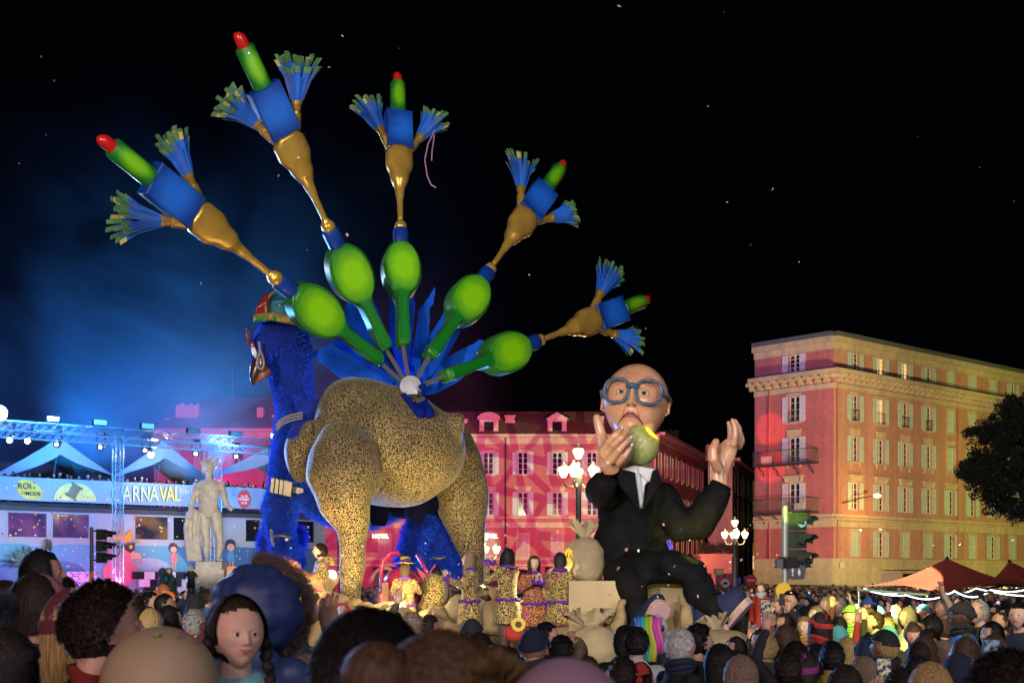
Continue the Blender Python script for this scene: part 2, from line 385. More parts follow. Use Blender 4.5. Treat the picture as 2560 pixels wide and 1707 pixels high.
class Face:
    """a facade plane: o its ground corner, u along it, n outwards"""
    def __init__(s, o, u, n): s.o = Vector(o); s.u = Vector(u).normalized(); s.n = Vector(n).normalized()
    def p(s, a, z, t=0): q = s.o + s.u * a + s.n * t; return Vector((q.x, q.y, z))
    def box(s, mb, a0, a1, z0, z1, t0, t1):
        vv = [s.p(a, z, t) for z in (z0, z1) for t in (t0, t1) for a in (a0, a1)]
        return mb.add(vv, [(0, 2, 3, 1), (4, 5, 7, 6), (0, 1, 5, 4), (2, 6, 7, 3), (0, 4, 6, 2), (1, 3, 7, 5)])
    def wall(s, parent, name, width, z0, z1, ops, m, depth=.28):
        mb = MB(); S = sorted({0, width} | {q for o_ in ops for q in o_[:2]}); Z = sorted({z0, z1} | {q for o_ in ops for q in o_[2:]})
        for i in range(len(S) - 1):
            for j in range(len(Z) - 1):
                a, z = (S[i] + S[i + 1]) / 2, (Z[j] + Z[j + 1]) / 2
                if any(o_[0] < a < o_[1] and o_[2] < z < o_[3] for o_ in ops): continue
                mb.add([s.p(S[i], Z[j]), s.p(S[i + 1], Z[j]), s.p(S[i + 1], Z[j + 1]), s.p(S[i], Z[j + 1])], [(0, 1, 2, 3)])
        for a0, a1, b0, b1 in ops:
            c = [(a0, b0), (a1, b0), (a1, b1), (a0, b1)]
            for k in range(4):
                p_, q = c[k], c[(k + 1) % 4]
                mb.add([s.p(*p_), s.p(*q), s.p(*q, -depth), s.p(*p_, -depth)], [(0, 1, 2, 3)])
        return mb.build(name, m, parent, fix=False)
    def window(s, parent, a0, a1, z0, z1, kind='open', shm=None, lintel=None, sill=True, surround=False, lit=False, rail=False, fr=None, trim=None):
        fr = fr or white_fr; trim = trim or plinth_c; d = .2; c = (a0 + a1) / 2; W_ = a1 - a0; H_ = z1 - z0
        mb = MB()
        for q0, q1 in ((a0, a0 + .07), (a1 - .07, a1), (c - .07, c + .07)): s.box(mb, q0, q1, z0, z1, -d, -d + .07)
        s.box(mb, a0, a1, z0, z0 + .08, -d, -d + .06); s.box(mb, a0, a1, z1 - .08, z1, -d, -d + .06)
        for k in range(1, 4):
            z = z0 + H_ * k / 4; s.box(mb, a0, a1, z - .02, z + .02, -d, -d + .05)
        wd = mb.build('window', fr, parent, fix=False)
        mb = MB(); mb.add([s.p(a0, z0, -d - .02), s.p(a1, z0, -d - .02), s.p(a1, z1, -d - .02), s.p(a0, z1, -d - .02)], [(0, 1, 2, 3)])
        mb.build('pane', glass_lit if lit else glass, wd, fix=False)
        sw = W_ / 2
        def shutter(q0, q1, t):
            m_ = MB(); s.box(m_, q0, q1, z0, z1, t, t + .03)
            for zz in (z0, z0 + H_ * .33, z0 + H_ * .66, z1 - .1): s.box(m_, q0, q1, zz, zz + .1, t + .03, t + .055)
            s.box(m_, q0, q0 + .08, z0, z1, t + .031, t + .056); s.box(m_, q1 - .08, q1, z0, z1, t + .031, t + .056)
            for k in range(int(H_ / .16)):
                zz = z0 + .12 + k * .16
                if zz < z1 - .14: s.box(m_, q0 + .08, q1 - .08, zz, zz + .06, t + .03, t + .045)
            m_.build('shutter', shm or sh_green, wd, fix=False)
        if kind == 'open': shutter(a0 - sw - .06, a0 - .04, .03); shutter(a1 + .04, a1 + sw + .06, .03)
        elif kind == 'closed': shutter(a0 + .01, c - .015, -.1); shutter(c + .015, a1 - .01, -.1)
        mb = MB()
        if surround:
            s.box(mb, a0 - .18, a0, z0, z1 + .18, .002, .06); s.box(mb, a1, a1 + .18, z0, z1 + .18, .002, .06); s.box(mb, a0, a1, z1, z1 + .18, .002, .06)
            mb.build('surround', trim, wd, fix=False)
        if lintel == 'flat':
            mb = MB(); s.box(mb, a0 - .2, a1 + .2, z1 + .02, z1 + .22, .003, .09); mb.build('lintel', trim, wd, fix=False)
        elif lintel == 'tall':
            mb = MB(); s.box(mb, a0 - .12, a1 + .12, z1 + .02, z1 + .5, .003, .06); s.box(mb, a0 - .2, a1 + .2, z1 + .5, z1 + .6, .003, .12); mb.build('lintel', trim, wd, fix=False)
        elif lintel == 'bracket':
            mb = MB(); s.box(mb, a0 - .2, a1 + .2, z1 + .02, z1 + .45, .003, .05); s.box(mb, a0 - .42, a1 + .42, z1 + .45, z1 + .6, .003, .28)
            for q in (a0 - .3, a1 + .18): s.box(mb, q, q + .12, z1 + .12, z1 + .45, .003, .2)
            mb.build('lintel', trim, wd, fix=False)
        if sill:
            mb = MB(); s.box(mb, a0 - .2, a1 + .2, z0 - .14, z0 - .01, .003, .16)
            if sill == 'bracket':
                for q in (a0 - .14, a1 + .04): s.box(mb, q, q + .1, z0 - .42, z0 - .14, .003, .12)
            mb.build('sill', trim, wd, fix=False)
        if rail:
            mb = MB()
            for z in (z0 + .1, z0 + .85): mb.bar(s.p(a0, z, .1), s.p(a1, z, .1), .035)
            for k in range(8): q = a0 + W_ * k / 7; mb.bar(s.p(q, z0 + .1, .1), s.p(q, z0 + .85, .1), .02)
            mb.build('railing', iron, wd, fix=False)
        return wd

# ---- the big corner building on the right
def corner_building():
    cr = at(2084, YH, 105); cr.z = 0
    ul = Vector((-.905, 1, 0)).normalized(); ur = Vector((1.104, 1, 0)).normalized()
    b = root('corner_building', cr, 'five storey red and cream corner building with a heavy bracketed cornice', 'building')
    FR = Face(cr, ur, -ul); FL = Face(cr, ul, -ur)
    WR, WL = 46.0, 7.6
    colsR = [2.9 + 3.6 * k for k in range(12)]
    rows = [(18.6, 19.95), (14.6, 16.65), (11.4, 13.4), (7.6, 9.75), (3.9, 5.95)]
    hw = .52
    opsR = [(c - hw, c + hw, z0, z1) for c in colsR for z0, z1 in rows]
    opsL = [(3.7 - hw, 3.7 + hw, z0, z1) for z0, z1 in rows[:4]]
    FR.wall(b, 'wall', WR, 0, 20.5, opsR, red_st2); FL.wall(b, 'wall', WL, 0, 20.5, opsL, red_st)
    back = MB(); f2 = Face(FL.p(WL, 0), ur, ul); back.add([f2.p(0, 0), f2.p(WR, 0), f2.p(WR, 20.5), f2.p(0, 20.5)], [(0, 1, 2, 3)]); back.build('wall', red_st, b, fix=False)
    for fi, (FC, W_, cols) in enumerate(((FR, WR, colsR), (FL, WL, [3.7]))):
        shm = sh_green if fi == 0 else sh_blue
        for ci, c in enumerate(cols):
            for ri, (z0, z1) in enumerate(rows if fi == 0 else rows[:4]):
                blind = fi == 0 and (ci in (4, 5, 6, 9) and ri < 2 or ci in (4, 8) and ri == 2 or ri == 4 and ci in (0, 2, 3, 5, 7))
                lit = fi == 0 and (ri, ci) in ((0, 1), (0, 2), (1, 1))
                FC.window(b, c - hw, c + hw, z0, z1, 'closed' if blind else 'open', shm, lintel=[None if blind else 'flat', None if blind else 'flat', 'tall', 'bracket', None][ri],
                          sill=[False, True, 'bracket', False, False][ri], surround=blind or ri == 4, lit=lit, rail=(ri == 1 and not blind))
        mb = MB(); FC.box(mb, -.02, W_, 20.5, 20.95, .004, .4); FC.box(mb, 0, W_, 20.0, 20.5, .004, .12); mb.build('eaves', plinth_c, b, fix=False)
        mb = MB(); FC.box(mb, -.02, W_, 20.96, 21.3, -3, .45); mb.build('roof', slate, b, fix=False)
        mb = MB(); FC.box(mb, -.9 if fi == 0 else -.02, W_, 18.0, 18.35, .004, .95); FC.box(mb, -.05, W_, 17.75, 18.0, .004, .35); FC.box(mb, 0, W_, 16.95, 17.35, .004, .12); mb.build('cornice', plinth_c, b, fix=False)
        q = .3
        src = None
        while q < W_:
            if q > 33: break
            m_ = MB(); FC.box(m_, q, q + .38, 17.72, 17.99, .36, .85); FC.box(m_, q, q + .38, 17.4, 17.72, .006, .4); m_.build('cornice_bracket', plinth_c, b, fix=False)
            q += .8
        mb = MB(); FC.box(mb, -.01, W_, 6.95, 7.2, .004, .22); FC.box(mb, 0, W_, 6.2, 6.75, .004, .1); FC.box(mb, 0, W_, 6.75, 6.9, .004, .3); mb.build('string_course', plinth_c, b, fix=False)
        mb = MB(); FC.box(mb, -.01, W_, 0, 3.55, .004, .1); FC.box(mb, -.03, W_, 3.55, 3.75, .004, .2); FC.box(mb, -.02, W_, 2.6, 2.75, .1, .18); mb.build('ground_floor_facing', plinth_c, b, fix=False)
        for q in ([.35, 18.3] if fi == 0 else [6.0]):
            mb = MB(); mb.tube([FC.p(q, 3.6, .14), FC.p(q, 17.3, .14)], .06, 8); mb.build('downpipe', red_st, b)
    # balconies on the narrow face
    for z in (11.3, 7.45):
        slab = MB(); FL.box(slab, 1.35, 7.0, z - .12, z, .004, 1.1); sl = slab.build('balcony', iron, b, fix=False)
        rl = MB()
        for t in (.0,):
            rl.bar(FL.p(1.4, z + 1.05, 1.06), FL.p(6.95, z + 1.05, 1.06), .05); rl.bar(FL.p(1.4, z + .1, 1.06), FL.p(6.95, z + .1, 1.06), .03)
            for e in (1.4, 6.95): rl.bar(FL.p(e, z + 1.05, 0), FL.p(e, z + 1.05, 1.06), .05)
            for k in range(38): q = 1.4 + 5.55 * k / 37; rl.bar(FL.p(q, z, 1.06), FL.p(q, z + 1.05, 1.06), .022)
            for k in range(8):
                for e in (1.4, 6.95): rl.bar(FL.p(e, z, .13 * k), FL.p(e, z + 1.05, .13 * k), .022)
        rl.build('railing', iron, sl, fix=False)
        for q in (1.8, 3.2, 5.2, 6.6):
            m_ = MB(); m_.tube([FL.p(q, z - .13, .9), FL.p(q, z - .35, .6), FL.p(q, z - .45, .3), FL.p(q, z - .9, .06)], .05, 6); m_.build('bracket', iron, sl)
        m_ = MB(); q = 5.9 if z > 10 else 2.7; FL.box(m_, q - .4, q + .4, z + .05, z + .65, .5, .85); ac = m_.build('air_conditioner', white_fr, sl, fix=False)
    # door, awnings and plates of the ground floor
    m_ = MB(); FR.box(m_, 6.0, 13.0, 2.9, 3.05, .12, 1.5); m_.build('awning', mat('awning_cloth', (.4, .33, .22)), b, fix=False)
    m_ = MB(); FR.box(m_, 6.4, 9.0, .6, 2.7, .11, .2); m_.build('shop_shutter', mat('lilac_panel', (.45, .33, .4)), b, fix=False)
    m_ = MB(); FR.box(m_, 9.6, 16, .2, 2.6, .11, .2); m_.build('shop_window', glass, b, fix=False)
    m_ = MB(); FR.box(m_, .5, 1.1, 3.0, 3.4, .22, .25); m_.build('street_plate', white_fr, b, fix=False)
    # bracket lamp on the facade
    arm = MB(); a = FR.p(1.0, 8.05, .1); e = FR.p(2.6, 8.6, 2.2); arm.tube([a, (a + e) / 2 + Vector((0, 0, .1)), e], .05, 8)
    lm = arm.build('wall_lamp', iron, b)
    hd = MB(); hd.ball(e, (.28, .28, .14), 12, 8); hd.build('lamp_head', emis('sodium_bulb', (1, .5, .12), 30), lm, smooth=True)
    lamp('POINT', e - Vector((0, 0, .5)), 240, (1, .42, .08), size=.2)
    return b, FR, FL
CB, CFR, CFL = corner_building()


def barrier(x0, x1, y, idx):
    b = MB(); b.box(((x0 + x1) / 2, y, .85), (x1 - x0 - .05, .06, 1.7)); o = b.build('construction_barrier', mat('dark_hoarding', (.035, .022, .018), var=.3), org=((x0 + x1) / 2, y, 0))
    fb = MB(); fb.bar((x0, y - .06, 1.72), (x1, y - .06, 1.72), .07); fb.build('top_rail', iron, o)
    tag(o, 'long dark brown hoarding standing in front of the corner building ground floor' if idx == 0 else 'dark brown hoarding between the alley mouth and the corner building', 'barrier')
barrier(18.5, 45, 96, 0); barrier(13, 18.4, 97, 1)

# ---- red building across the square
def red_building():
    d = 143.0; x0 = at(690, YH, d).x - 12.5; x1 = at(1640, YH, d).x
    b = root('arcaded_building', (x0, d, 0), 'long red arcaded building with dormers across the square, washed in pink light', 'building')
    Fc = Face((x0, d, 0), (1, 0, 0), (0, -1, 0)); W_ = x1 - x0
    s1221 = at(1221, YH, d).x - x0; sp = px(86.3, d)
    cols = [s1221 + sp * k for k in range(-11, 5) if 1 < s1221 + sp * k < W_ - .8]
    rows = [(at(0, 1186, d).z, at(0, 1130, d).z), (at(0, 1288, d).z, at(0, 1230, d).z), (at(0, 1390, d).z, at(0, 1336, d).z)]
    top = at(0, 1092, d).z; hw = .52
    arch_z = 4.3
    ops = [(c - hw, c + hw, z0, z1) for c in cols for z0, z1 in rows]
    arches = [(c - 1.3, c + 1.3, 0, 3.4) for c in cols]
    Fc.wall(b, 'wall', W_, 0, top, ops + arches, red_st)
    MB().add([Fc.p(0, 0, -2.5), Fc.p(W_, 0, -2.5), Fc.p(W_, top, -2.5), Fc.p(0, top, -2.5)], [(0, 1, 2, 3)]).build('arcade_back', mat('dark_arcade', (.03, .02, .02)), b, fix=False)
    for c in cols:
        for ri, (z0, z1) in enumerate(rows):
            Fc.window(b, c - hw, c + hw, z0, z1, 'closed' if ri == 2 else 'open', sh_green if ri < 2 else mat('rose_shutter', (.42, .25, .25)), lintel=['flat', 'bracket', None][ri], sill=True, surround=ri != 1)
        # arch ring
        m_ = MB(); n = 10
        for k in range(n):
            t0, t1 = PI * k / n, PI * (k + 1) / n
            pts = [Fc.p(c + rr * math.cos(t), 2.0 + rr * 1.0 * math.sin(t), tt) for tt in (.01, .1) for rr, t in ((1.15, t0), (1.45, t0), (1.45, t1), (1.15, t1))]
            m_.add(pts, [(0, 1, 2, 3), (4, 7, 6, 5), (0, 4, 5, 1), (1, 5, 6, 2), (2, 6, 7, 3), (3, 7, 4, 0)])
        m_.build('arch', plinth_c, b)
    mb = MB(); Fc.box(mb, 0, W_, top - .75, top - .1, .004, .2); Fc.box(mb, -.3, W_ + .3, top - .1, top + .25, .004, .75); mb.build('cornice', plinth_c, b, fix=False)
    for y, h_, t in ((1293, .22, .2), (1312, .55, .12), (1396, .3, .18), (1412, .18, .25)):
        mb = MB(); z = at(0, y, d).z; Fc.box(mb, 0, W_, z - h_ / 2, z + h_ / 2, .004, t); mb.build('string_course', plinth_c, b, fix=False)
    for q in (s1221 - 1.7 - sp * 4, s1221 + 1.35,):
        mb = MB(); mb.tube([Fc.p(q + .45, 3, .18), Fc.p(q + .45, top, .18)], .09, 8); mb.build('downpipe', iron, b)
    # roof: mansard slope, then dormers and chimneys
    zr = at(0, 1030, d + 5).z
    mb = MB(); e = [Fc.p(-.3, top + .26, .7), Fc.p(W_ + .3, top + .26, .7), Fc.p(W_ - 1, zr, -4.5), Fc.p(1, zr, -4.5), Fc.p(-.3, top + .26, -12), Fc.p(W_ + .3, top + .26, -12), Fc.p(W_ - 1, zr, -8), Fc.p(1, zr, -8)]
    mb.add(e, [(0, 1, 2, 3), (1, 5, 6, 2), (0, 3, 7, 4), (3, 2, 6, 7)]); mb.build('roof', tile_r, b, fix=False)
    pink_w = mat('dormer_stucco', (.55, .33, .28), var=.1)
    for pxx, rnd in ((1222, True), (1393, False), (680, False), (1050, False)):
        c = at(pxx, YH, d - .2).x - x0; zb = at(0, 1090, d).z; zt = at(0, 1048, d).z; dm = sub('dormer', b)
        m_ = MB(); Fc.box(m_, c - 1.0, c - .5, zb, zt, -2.4, .1); Fc.box(m_, c + .5, c + 1.0, zb, zt, -2.4, .1); Fc.box(m_, c - .5, c + .5, zt - .25, zt, -2.4, .1); Fc.box(m_, c - .5, c + .5, zb, zb + .25, -2.4, .1); m_.build('dormer_front', pink_w, dm, fix=False)
        m_ = MB(); Fc.box(m_, c - .5, c + .5, zb + .25, zt - .25, -.3, -.1); Fc.box(m_, c - .03, c + .03, zb + .25, zt - .25, -.09, -.05); m_.build('dormer_window', glass, dm, fix=False)
        m_ = MB(); n = 8; h_ = .75
        prof = [(1.25 * math.cos(PI * k / n), (h_ * math.sin(PI * k / n)) if rnd else h_ * (1 - abs(math.cos(PI * k / n)))) for k in range(n + 1)]
        m_.prism([(a, z) for a, z in prof], Fc.u, (0, 0, 1), Fc.n, Fc.p(c, zt, -1.05), 2.6); m_.build('dormer_roof', pink_w, dm)
    for pxx, w_, h_ in ((1275, 1.0, 1.6), (1150, 1.4, 1.2), (775, 1.2, 2.6), (1500, 1.0, 1.5)):
        c = at(pxx, YH, d).x - x0; m_ = MB(); zc = at(0, 1075, d).z
        Fc.box(m_, c - w_ / 2, c + w_ / 2, zc, zc + h_, -2.8, -1.8); Fc.box(m_, c - w_ / 2 - .1, c + w_ / 2 + .1, zc + h_, zc + h_ + .2, -2.9, -1.7)
        m_.build('chimney', pink_w, b, fix=False)
    # hotel signs
    for pxx in (953, 1224):
        text('HOTEL', .55, emis('sign_light', (1, .9, .6), 6), Vector((at(pxx, YH, d).x, d - .9, at(0, 1341, d).z)), (1, 0, 0), parent=b, name='hotel_sign', bold=.01)
    return b, Fc
RB, RFc = red_building()

# ---- taller left wing of the red building, behind the stage
def left_wing():
    d = 138.0; x0 = at(385, YH, d).x; x1 = at(700, YH, d).x
    b = root('left_wing_building', (x0, d, 0), 'pink lit building with a big hipped roof behind the stage tents', 'building')
    Fc = Face((x0, d, 0), (1, 0, 0), (0, -1, 0)); W_ = x1 - x0; top = at(0, 1077, d).z; sp = 3.5
    cols = [1.6 + sp * k for k in range(int((W_ - 2) / sp) + 1)]
    rows = [(at(0, 1176, d).z, at(0, 1120, d).z), (at(0, 1278, d).z, at(0, 1220, d).z)]
    Fc.wall(b, 'wall', W_, 0, top, [(c - .52, c + .52, *r_) for c in cols for r_ in rows], red_st)
    for c in cols:
        for r_ in rows: Fc.window(b, c - .52, c + .52, *r_, 'open', sh_green, lintel='flat')
    mb = MB(); Fc.box(mb, 0, W_, top - .75, top - .1, .004, .2); Fc.box(mb, -.3, W_ + .3, top - .1, top + .2, .004, .7); mb.build('cornice', plinth_c, b, fix=False)
    zr = at(0, 993, d + 7).z
    e = [Fc.p(-.5, top + .2, .6), Fc.p(W_ + .3, top + .2, .6), Fc.p(W_ + .3, zr, -7), Fc.p(5.2, zr, -7), Fc.p(-.5, top + .2, -13), Fc.p(W_, top + .2, -13)]
    MB().add(e, [(0, 1, 2, 3), (0, 3, 4), (3, 2, 5, 4)]).build('roof', tile_r, b, fix=False)
    pink_w = MAT['dormer_stucco']
    for pxx, y0, y1, w_ in ((455, 1035, 1006, 2.3), (408, 1060, 1038, .7), (641, 1060, 1012, .65), (690, 1078, 1030, 1.6)):
        c = at(pxx, YH, d).x - x0; m_ = MB(); Fc.box(m_, c - w_ / 2, c + w_ / 2, at(0, y0, d).z - 1.5, at(0, y1, d).z, -3.2, -2.0)
        for q in (-.3, .1, .4):
            if w_ > 1: Fc.box(m_, c + q * w_, c + q * w_ + .25, at(0, y1, d).z, at(0, y1, d).z + .25, -2.8, -2.4)
        m_.build('chimney', pink_w, b, fix=False)
    m_ = MB(); c = Fc.p(W_ * .52, zr - 3, -6.5); m_.tube([c, c + Vector((0, 0, 6.2))], .06, 6)
    for dz, l in ((6.0, 1.2), (5.6, .8), (5.2, 1.0)): m_.bar(c + Vector((-l, 0, dz)), c + Vector((l, 0, dz)), .05)
    m_.bar(c + Vector((0, 0, 4.4)), c + Vector((-4.5, 0, 2.6)), .03); m_.bar(c + Vector((0, 0, 4.4)), c + Vector((4.5, 0, 2.6)), .03)
    m_.build('antenna', iron, b)
left_wing()

# ---- receding red building behind the seated giant
def side_building():
    a = at(1642, YH, 143); c = at(1762, YH, 172); a.z = c.z = 0
    u = (c - a).normalized(); n = Vector((u.y, -u.x, 0)); n = n if n.dot(a) < 0 else -n
    b = root('side_street_building', a, 'red shuttered building receding down the side street behind the seated giant', 'building')
    Fc = Face(a, u, n); W_ = (c - a).length; top = 17.3; sp = 3.3
    cols = [1.6 + sp * k for k in range(int((W_ - 1.5) / sp) + 1)]
    rows = [(13.2, 15.6), (8.9, 11.3), (5.2, 7.4)]
    Fc.wall(b, 'wall', W_, 0, top, [(q - .52, q + .52, *r_) for q in cols for r_ in rows], red_st)
    for q in cols:
        for ri, r_ in enumerate(rows): Fc.window(b, q - .52, q + .52, *r_, 'closed' if ri == 2 else 'open', mat('weathered_shutter', (.4, .36, .3)), surround=True)
    mb = MB(); Fc.box(mb, 0, W_, top - .6, top, .004, .3); Fc.box(mb, 0, W_, top, top + .3, .004, .9); mb.build('cornice', plinth_c, b, fix=False)
    MB().add([Fc.p(0, top + .31, .8), Fc.p(W_, top + .31, .8), Fc.p(W_, top + 2.4, -5), Fc.p(0, top + 2.4, -5)], [(0, 1, 2, 3)]).build('roof', tile_r, b, fix=False)
    for q in (6, 17):
        m_ = MB(); Fc.box(m_, q, q + 1.4, top + .6, top + 2.1, -2.5, -.9); Fc.box(m_, q - .1, q + 1.5, top + 2.1, top + 2.3, -2.6, -.8); m_.build('roof_dormer', mat('grey_stucco', (.06, .06, .06)), b, fix=False)
    for q, h_ in ((5, 4.6), (11, 5.4), (12.5, 4.4), (18, 4.6), (24, 4)):
        m_ = MB(); Fc.box(m_, q, q + .9, top + 1, top + h_ * .8, -4, -3); m_.build('chimney', MAT['grey_stucco'], b, fix=False)
side_building()

# ---- olive building, alley, terrace
def olive_building():
    a = at(1770, YH, 152); c = at(1829, YH, 152); e = at(1882, YH, 175); a.z = c.z = e.z = 0; top = at(0, 1152, 152).z
    b = root('olive_building', a, 'tall pale olive building with blank walls and faded shutters beside the alley', 'building')
    F1 = Face(a, c - a, (0, -1, 0)); F2 = Face(c, e - c, ((e - c).y, -(e - c).x, 0)); w1, w2 = (c - a).length, (e - c).length
    F2.n = F2.n if F2.n.y < 0 else -F2.n
    cols2 = [3 + 3.6 * k for k in range(int((w2 - 3) / 3.6) + 1)]; rows = [(12.2, 14.2), (8.3, 10.4)]
    F1.wall(b, 'wall', w1, 0, top, [], olive_st); F2.wall(b, 'wall', w2, 0, top, [(q - .55, q + .55, *r_) for q in cols2 for r_ in rows], olive_st)
    for q in cols2:
        for r_ in rows: F2.window(b, q - .55, q + .55, *r_, 'closed', mat('faded_olive_shutter', (.2, .21, .15)))
    for Fq, W_ in ((F1, w1), (F2, w2)):
        mb = MB(); Fq.box(mb, -.3, W_ + .3, top, top + .35, .004, 1.0); Fq.box(mb, 0, W_, top - .6, top, .004, .3)
        for z in (7.3, 6.9, 11.5): Fq.box(mb, 0, W_, z, z + .18, .004, .15)
        for k in range(4): Fq.box(mb, k * W_ / 4, k * W_ / 4 + .12, 0, top, .004, .08)
        mb.build('cornice', olive_st, b, fix=False)
    m = MB(); m.add([F1.p(0, top + .36, .5), F1.p(w1, top + .36, .5), F2.p(w2, top + .36, .5), F1.p(0, top + .36, -14)], [(0, 1, 2, 3)]); m.build('roof', slate, b, fix=False)
    m = MB(); F1.box(m, .4, 1.6, top + .4, top + 2.2, -5, -3.5); m.build('chimney', olive_st, b, fix=False)
    # terrace in front with its shrubs
    t0 = at(1752, YH, 135); t0.z = 0; tw = px(78, 135)
    tb = MB(); tb.box((t0.x + tw / 2, 137, 2.2), (tw, 4, 4.4)); tb.box((t0.x + tw / 2, 137, 4.5), (tw + .4, 4.4, .25))
    t = tb.build('terrace_building', ochre_st, org=(t0.x + tw / 2, 137, 0)); tag(t, 'low stone terrace building under dark shrubs at the side street corner', 'building')
    for k, q in enumerate((.6, 1.9, 2.7)):
        dm = MB(); dm.box((t0.x + q, 134.96, 1.5), (.9, .1, 2.4)); dm.build('door', mat('dark_door', (.04, .035, .03)), t)
    for i in range(5):
        c_ = Vector((t0.x + .5 + i * (tw - .6) / 4, 137, 4.65)); s_ = shrub(c_, .75 + .2 * (i % 2), i); 
        tag(s_, ['dark shrub at the left end of the terrace roof', 'second dark shrub from the left on the terrace roof', 'middle dark shrub on the terrace roof', 'dark shrub right of the middle one on the terrace roof', 'dark shrub at the right end of the terrace roof'][i], 'shrub', 'shrubs on the terrace roof')
    # alley building
    q = at(1868, YH, 200); q.z = 0; b2 = root('alley_building', q, 'yellow lit building glimpsed at the end of the alley', 'building')
    F3 = Face(q, (1, 0, 0), (0, -1, 0)); rws = [(3.5, 5.6), (7.4, 9.6), (11.2, 13.4)]; 
    F3.wall(b2, 'wall', 6, 0, 17, [(.6, 1.6, *r_) for r_ in rws], ochre_st)
    for r_ in rws: F3.window(b2, .6, 1.6, *r_, 'none', lit=r_[0] < 5, surround=True)
    lamp('POINT', q + Vector((.5, -6, 5)), 500, (1, .6, .12), size=.2)
leafm = mat('dark_leaves', (.03, .045, .02), var=.4, vscale=4, rough=.8)
def leaf_cloud(mb, centres, radii, n, sz, rs):
    for _ in range(n):
        k = rs.randint(len(centres)); c = centres[k]; r_ = radii[k]; dv = rs.normal(size=3); dv /= np.linalg.norm(dv); dv *= r_ * rs.rand() ** .35
        q = Vector(c) + Vector(dv); a = Vector(rs.normal(size=3)).normalized(); b = a.cross(Vector(rs.normal(size=3))).normalized(); s_ = sz * (.6 + .8 * rs.rand())
        mb.add([q - a * s_, q + b * s_ * .5, q + a * s_, q - b * s_ * .5], [(0, 1, 2, 3)])
def shrub(c, r_, seed):
    rs = np.random.RandomState(seed); mb = MB(); cs = [Vector(c) + Vector((rs.uniform(-.4, .4) * r_, rs.uniform(-.3, .3) * r_, r_ * (.5 + .6 * rs.rand()))) for _ in range(5)]
    leaf_cloud(mb, cs, [r_ * .6] * 5, 500, .09, rs); o = mb.build('shrub', leafm, org=c, fix=False)
    st = MB(); 
    for q in cs: st.tube([c, Vector(c) * .5 + q * .5, q], [.03, .025, .01], 5)
    st.build('stem', mat('bark', (.08, .06, .04)), o); return o
olive_building()

# ---- big dark pine at the right edge
def pine():
    d = 58.0; base = at(2640, YH, d); base.z = 0; rs = np.random.RandomState(5)
    t = root('pine_tree', base, 'large dark umbrella pine cutting in from the right edge of the square', 'tree')
    tr = MB(); top = base + Vector((-.5, 0, 9)); tr.tube([base, base + Vector((.2, 0, 3)), base + Vector((-.2, 0, 6)), top], [.35, .28, .22, .1], 10)
    cs = []; rr = []
    for (x, y, r_) in ((2470, 1110, 52), (2510, 1060, 48), (2550, 1030, 40), (2440, 1165, 42), (2490, 1180, 60), (2545, 1130, 65), (2455, 1215, 36), (2500, 1250, 40), (2555, 1220, 60), (2590, 1080, 70), (2600, 1180, 80), (2545, 1272, 26), (2490, 1090, 25), (2425, 1180, 22), (2530, 1010, 22)):
        c = at(x, y, d + rs.uniform(-2, 2)); cs.append(c); rr.append(px(r_, d)); tr.tube([top - Vector((0, 0, 3 * rs.rand())), (top + c) / 2 - Vector((0, 0, .3)), c], [.12, .07, .03], 6)
    tr.build('trunk', mat('bark', (.08, .06, .04)), t)
    mb = MB(); w_ = np.array(rr) ** 2; 
    for c, r_ in zip(cs, rr):
        for _ in range(int(26 * r_ * r_ + 10)):
            dv = Vector(rs.normal(size=3)).normalized() * r_ * (.55 + .62 * rs.rand()); leaf_cloud(mb, [c + dv], [.16 + .2 * rs.rand()], 150, .055, rs)
    o = mb.build('crown', mat('pine_needles', (.018, .026, .014), var=.4, vscale=5, rough=.9), t, fix=False); o['kind'] = 'stuff'
pine()
# ================================================================== the stage building on the left
SA = Vector((at(0, YH, 70).x, 70, 0)); SU = Vector((11.4, 9.4, 0)).normalized(); SN = Vector((SU.y, -SU.x, 0))
SF = Face(SA, SU, SN)
def s_of(x, t=0):
    """distance along the stage front at which photograph column x falls (t metres in front of it)"""
    o = SF.o + SN * t; k = (x - 1280) / F
    return (k * o.y - o.x) / (SU.x - k * SU.y)
def z_of(x, y, t=0):
    q = SF.p(s_of(x, t), 0, t); return EYE + (YH - y) / F * q.y
def sp_(x, y, t=0): return SF.p(s_of(x, t), z_of(x, y, t), t)
panel_w = mat('white_panel', (.34, .37, .43), rough=.5, var=.08, vscale=.6)
panel_b = mat('blue_panel', (.10, .26, .45), rough=.5, var=.15, vscale=.5)
banner_m = mat('banner_cloth', (.22, .30, .46), rough=.7, var=.1, vscale=.4)
alu = mat('truss_aluminium', (.30, .36, .42), rough=.3, metal=.6, var=0)
blackm = mat('black_housing', (.012, .012, .014), rough=.45, var=0)
yellow_p = mat('yellow_print', (.70, .50, .06), var=.1, vscale=2)
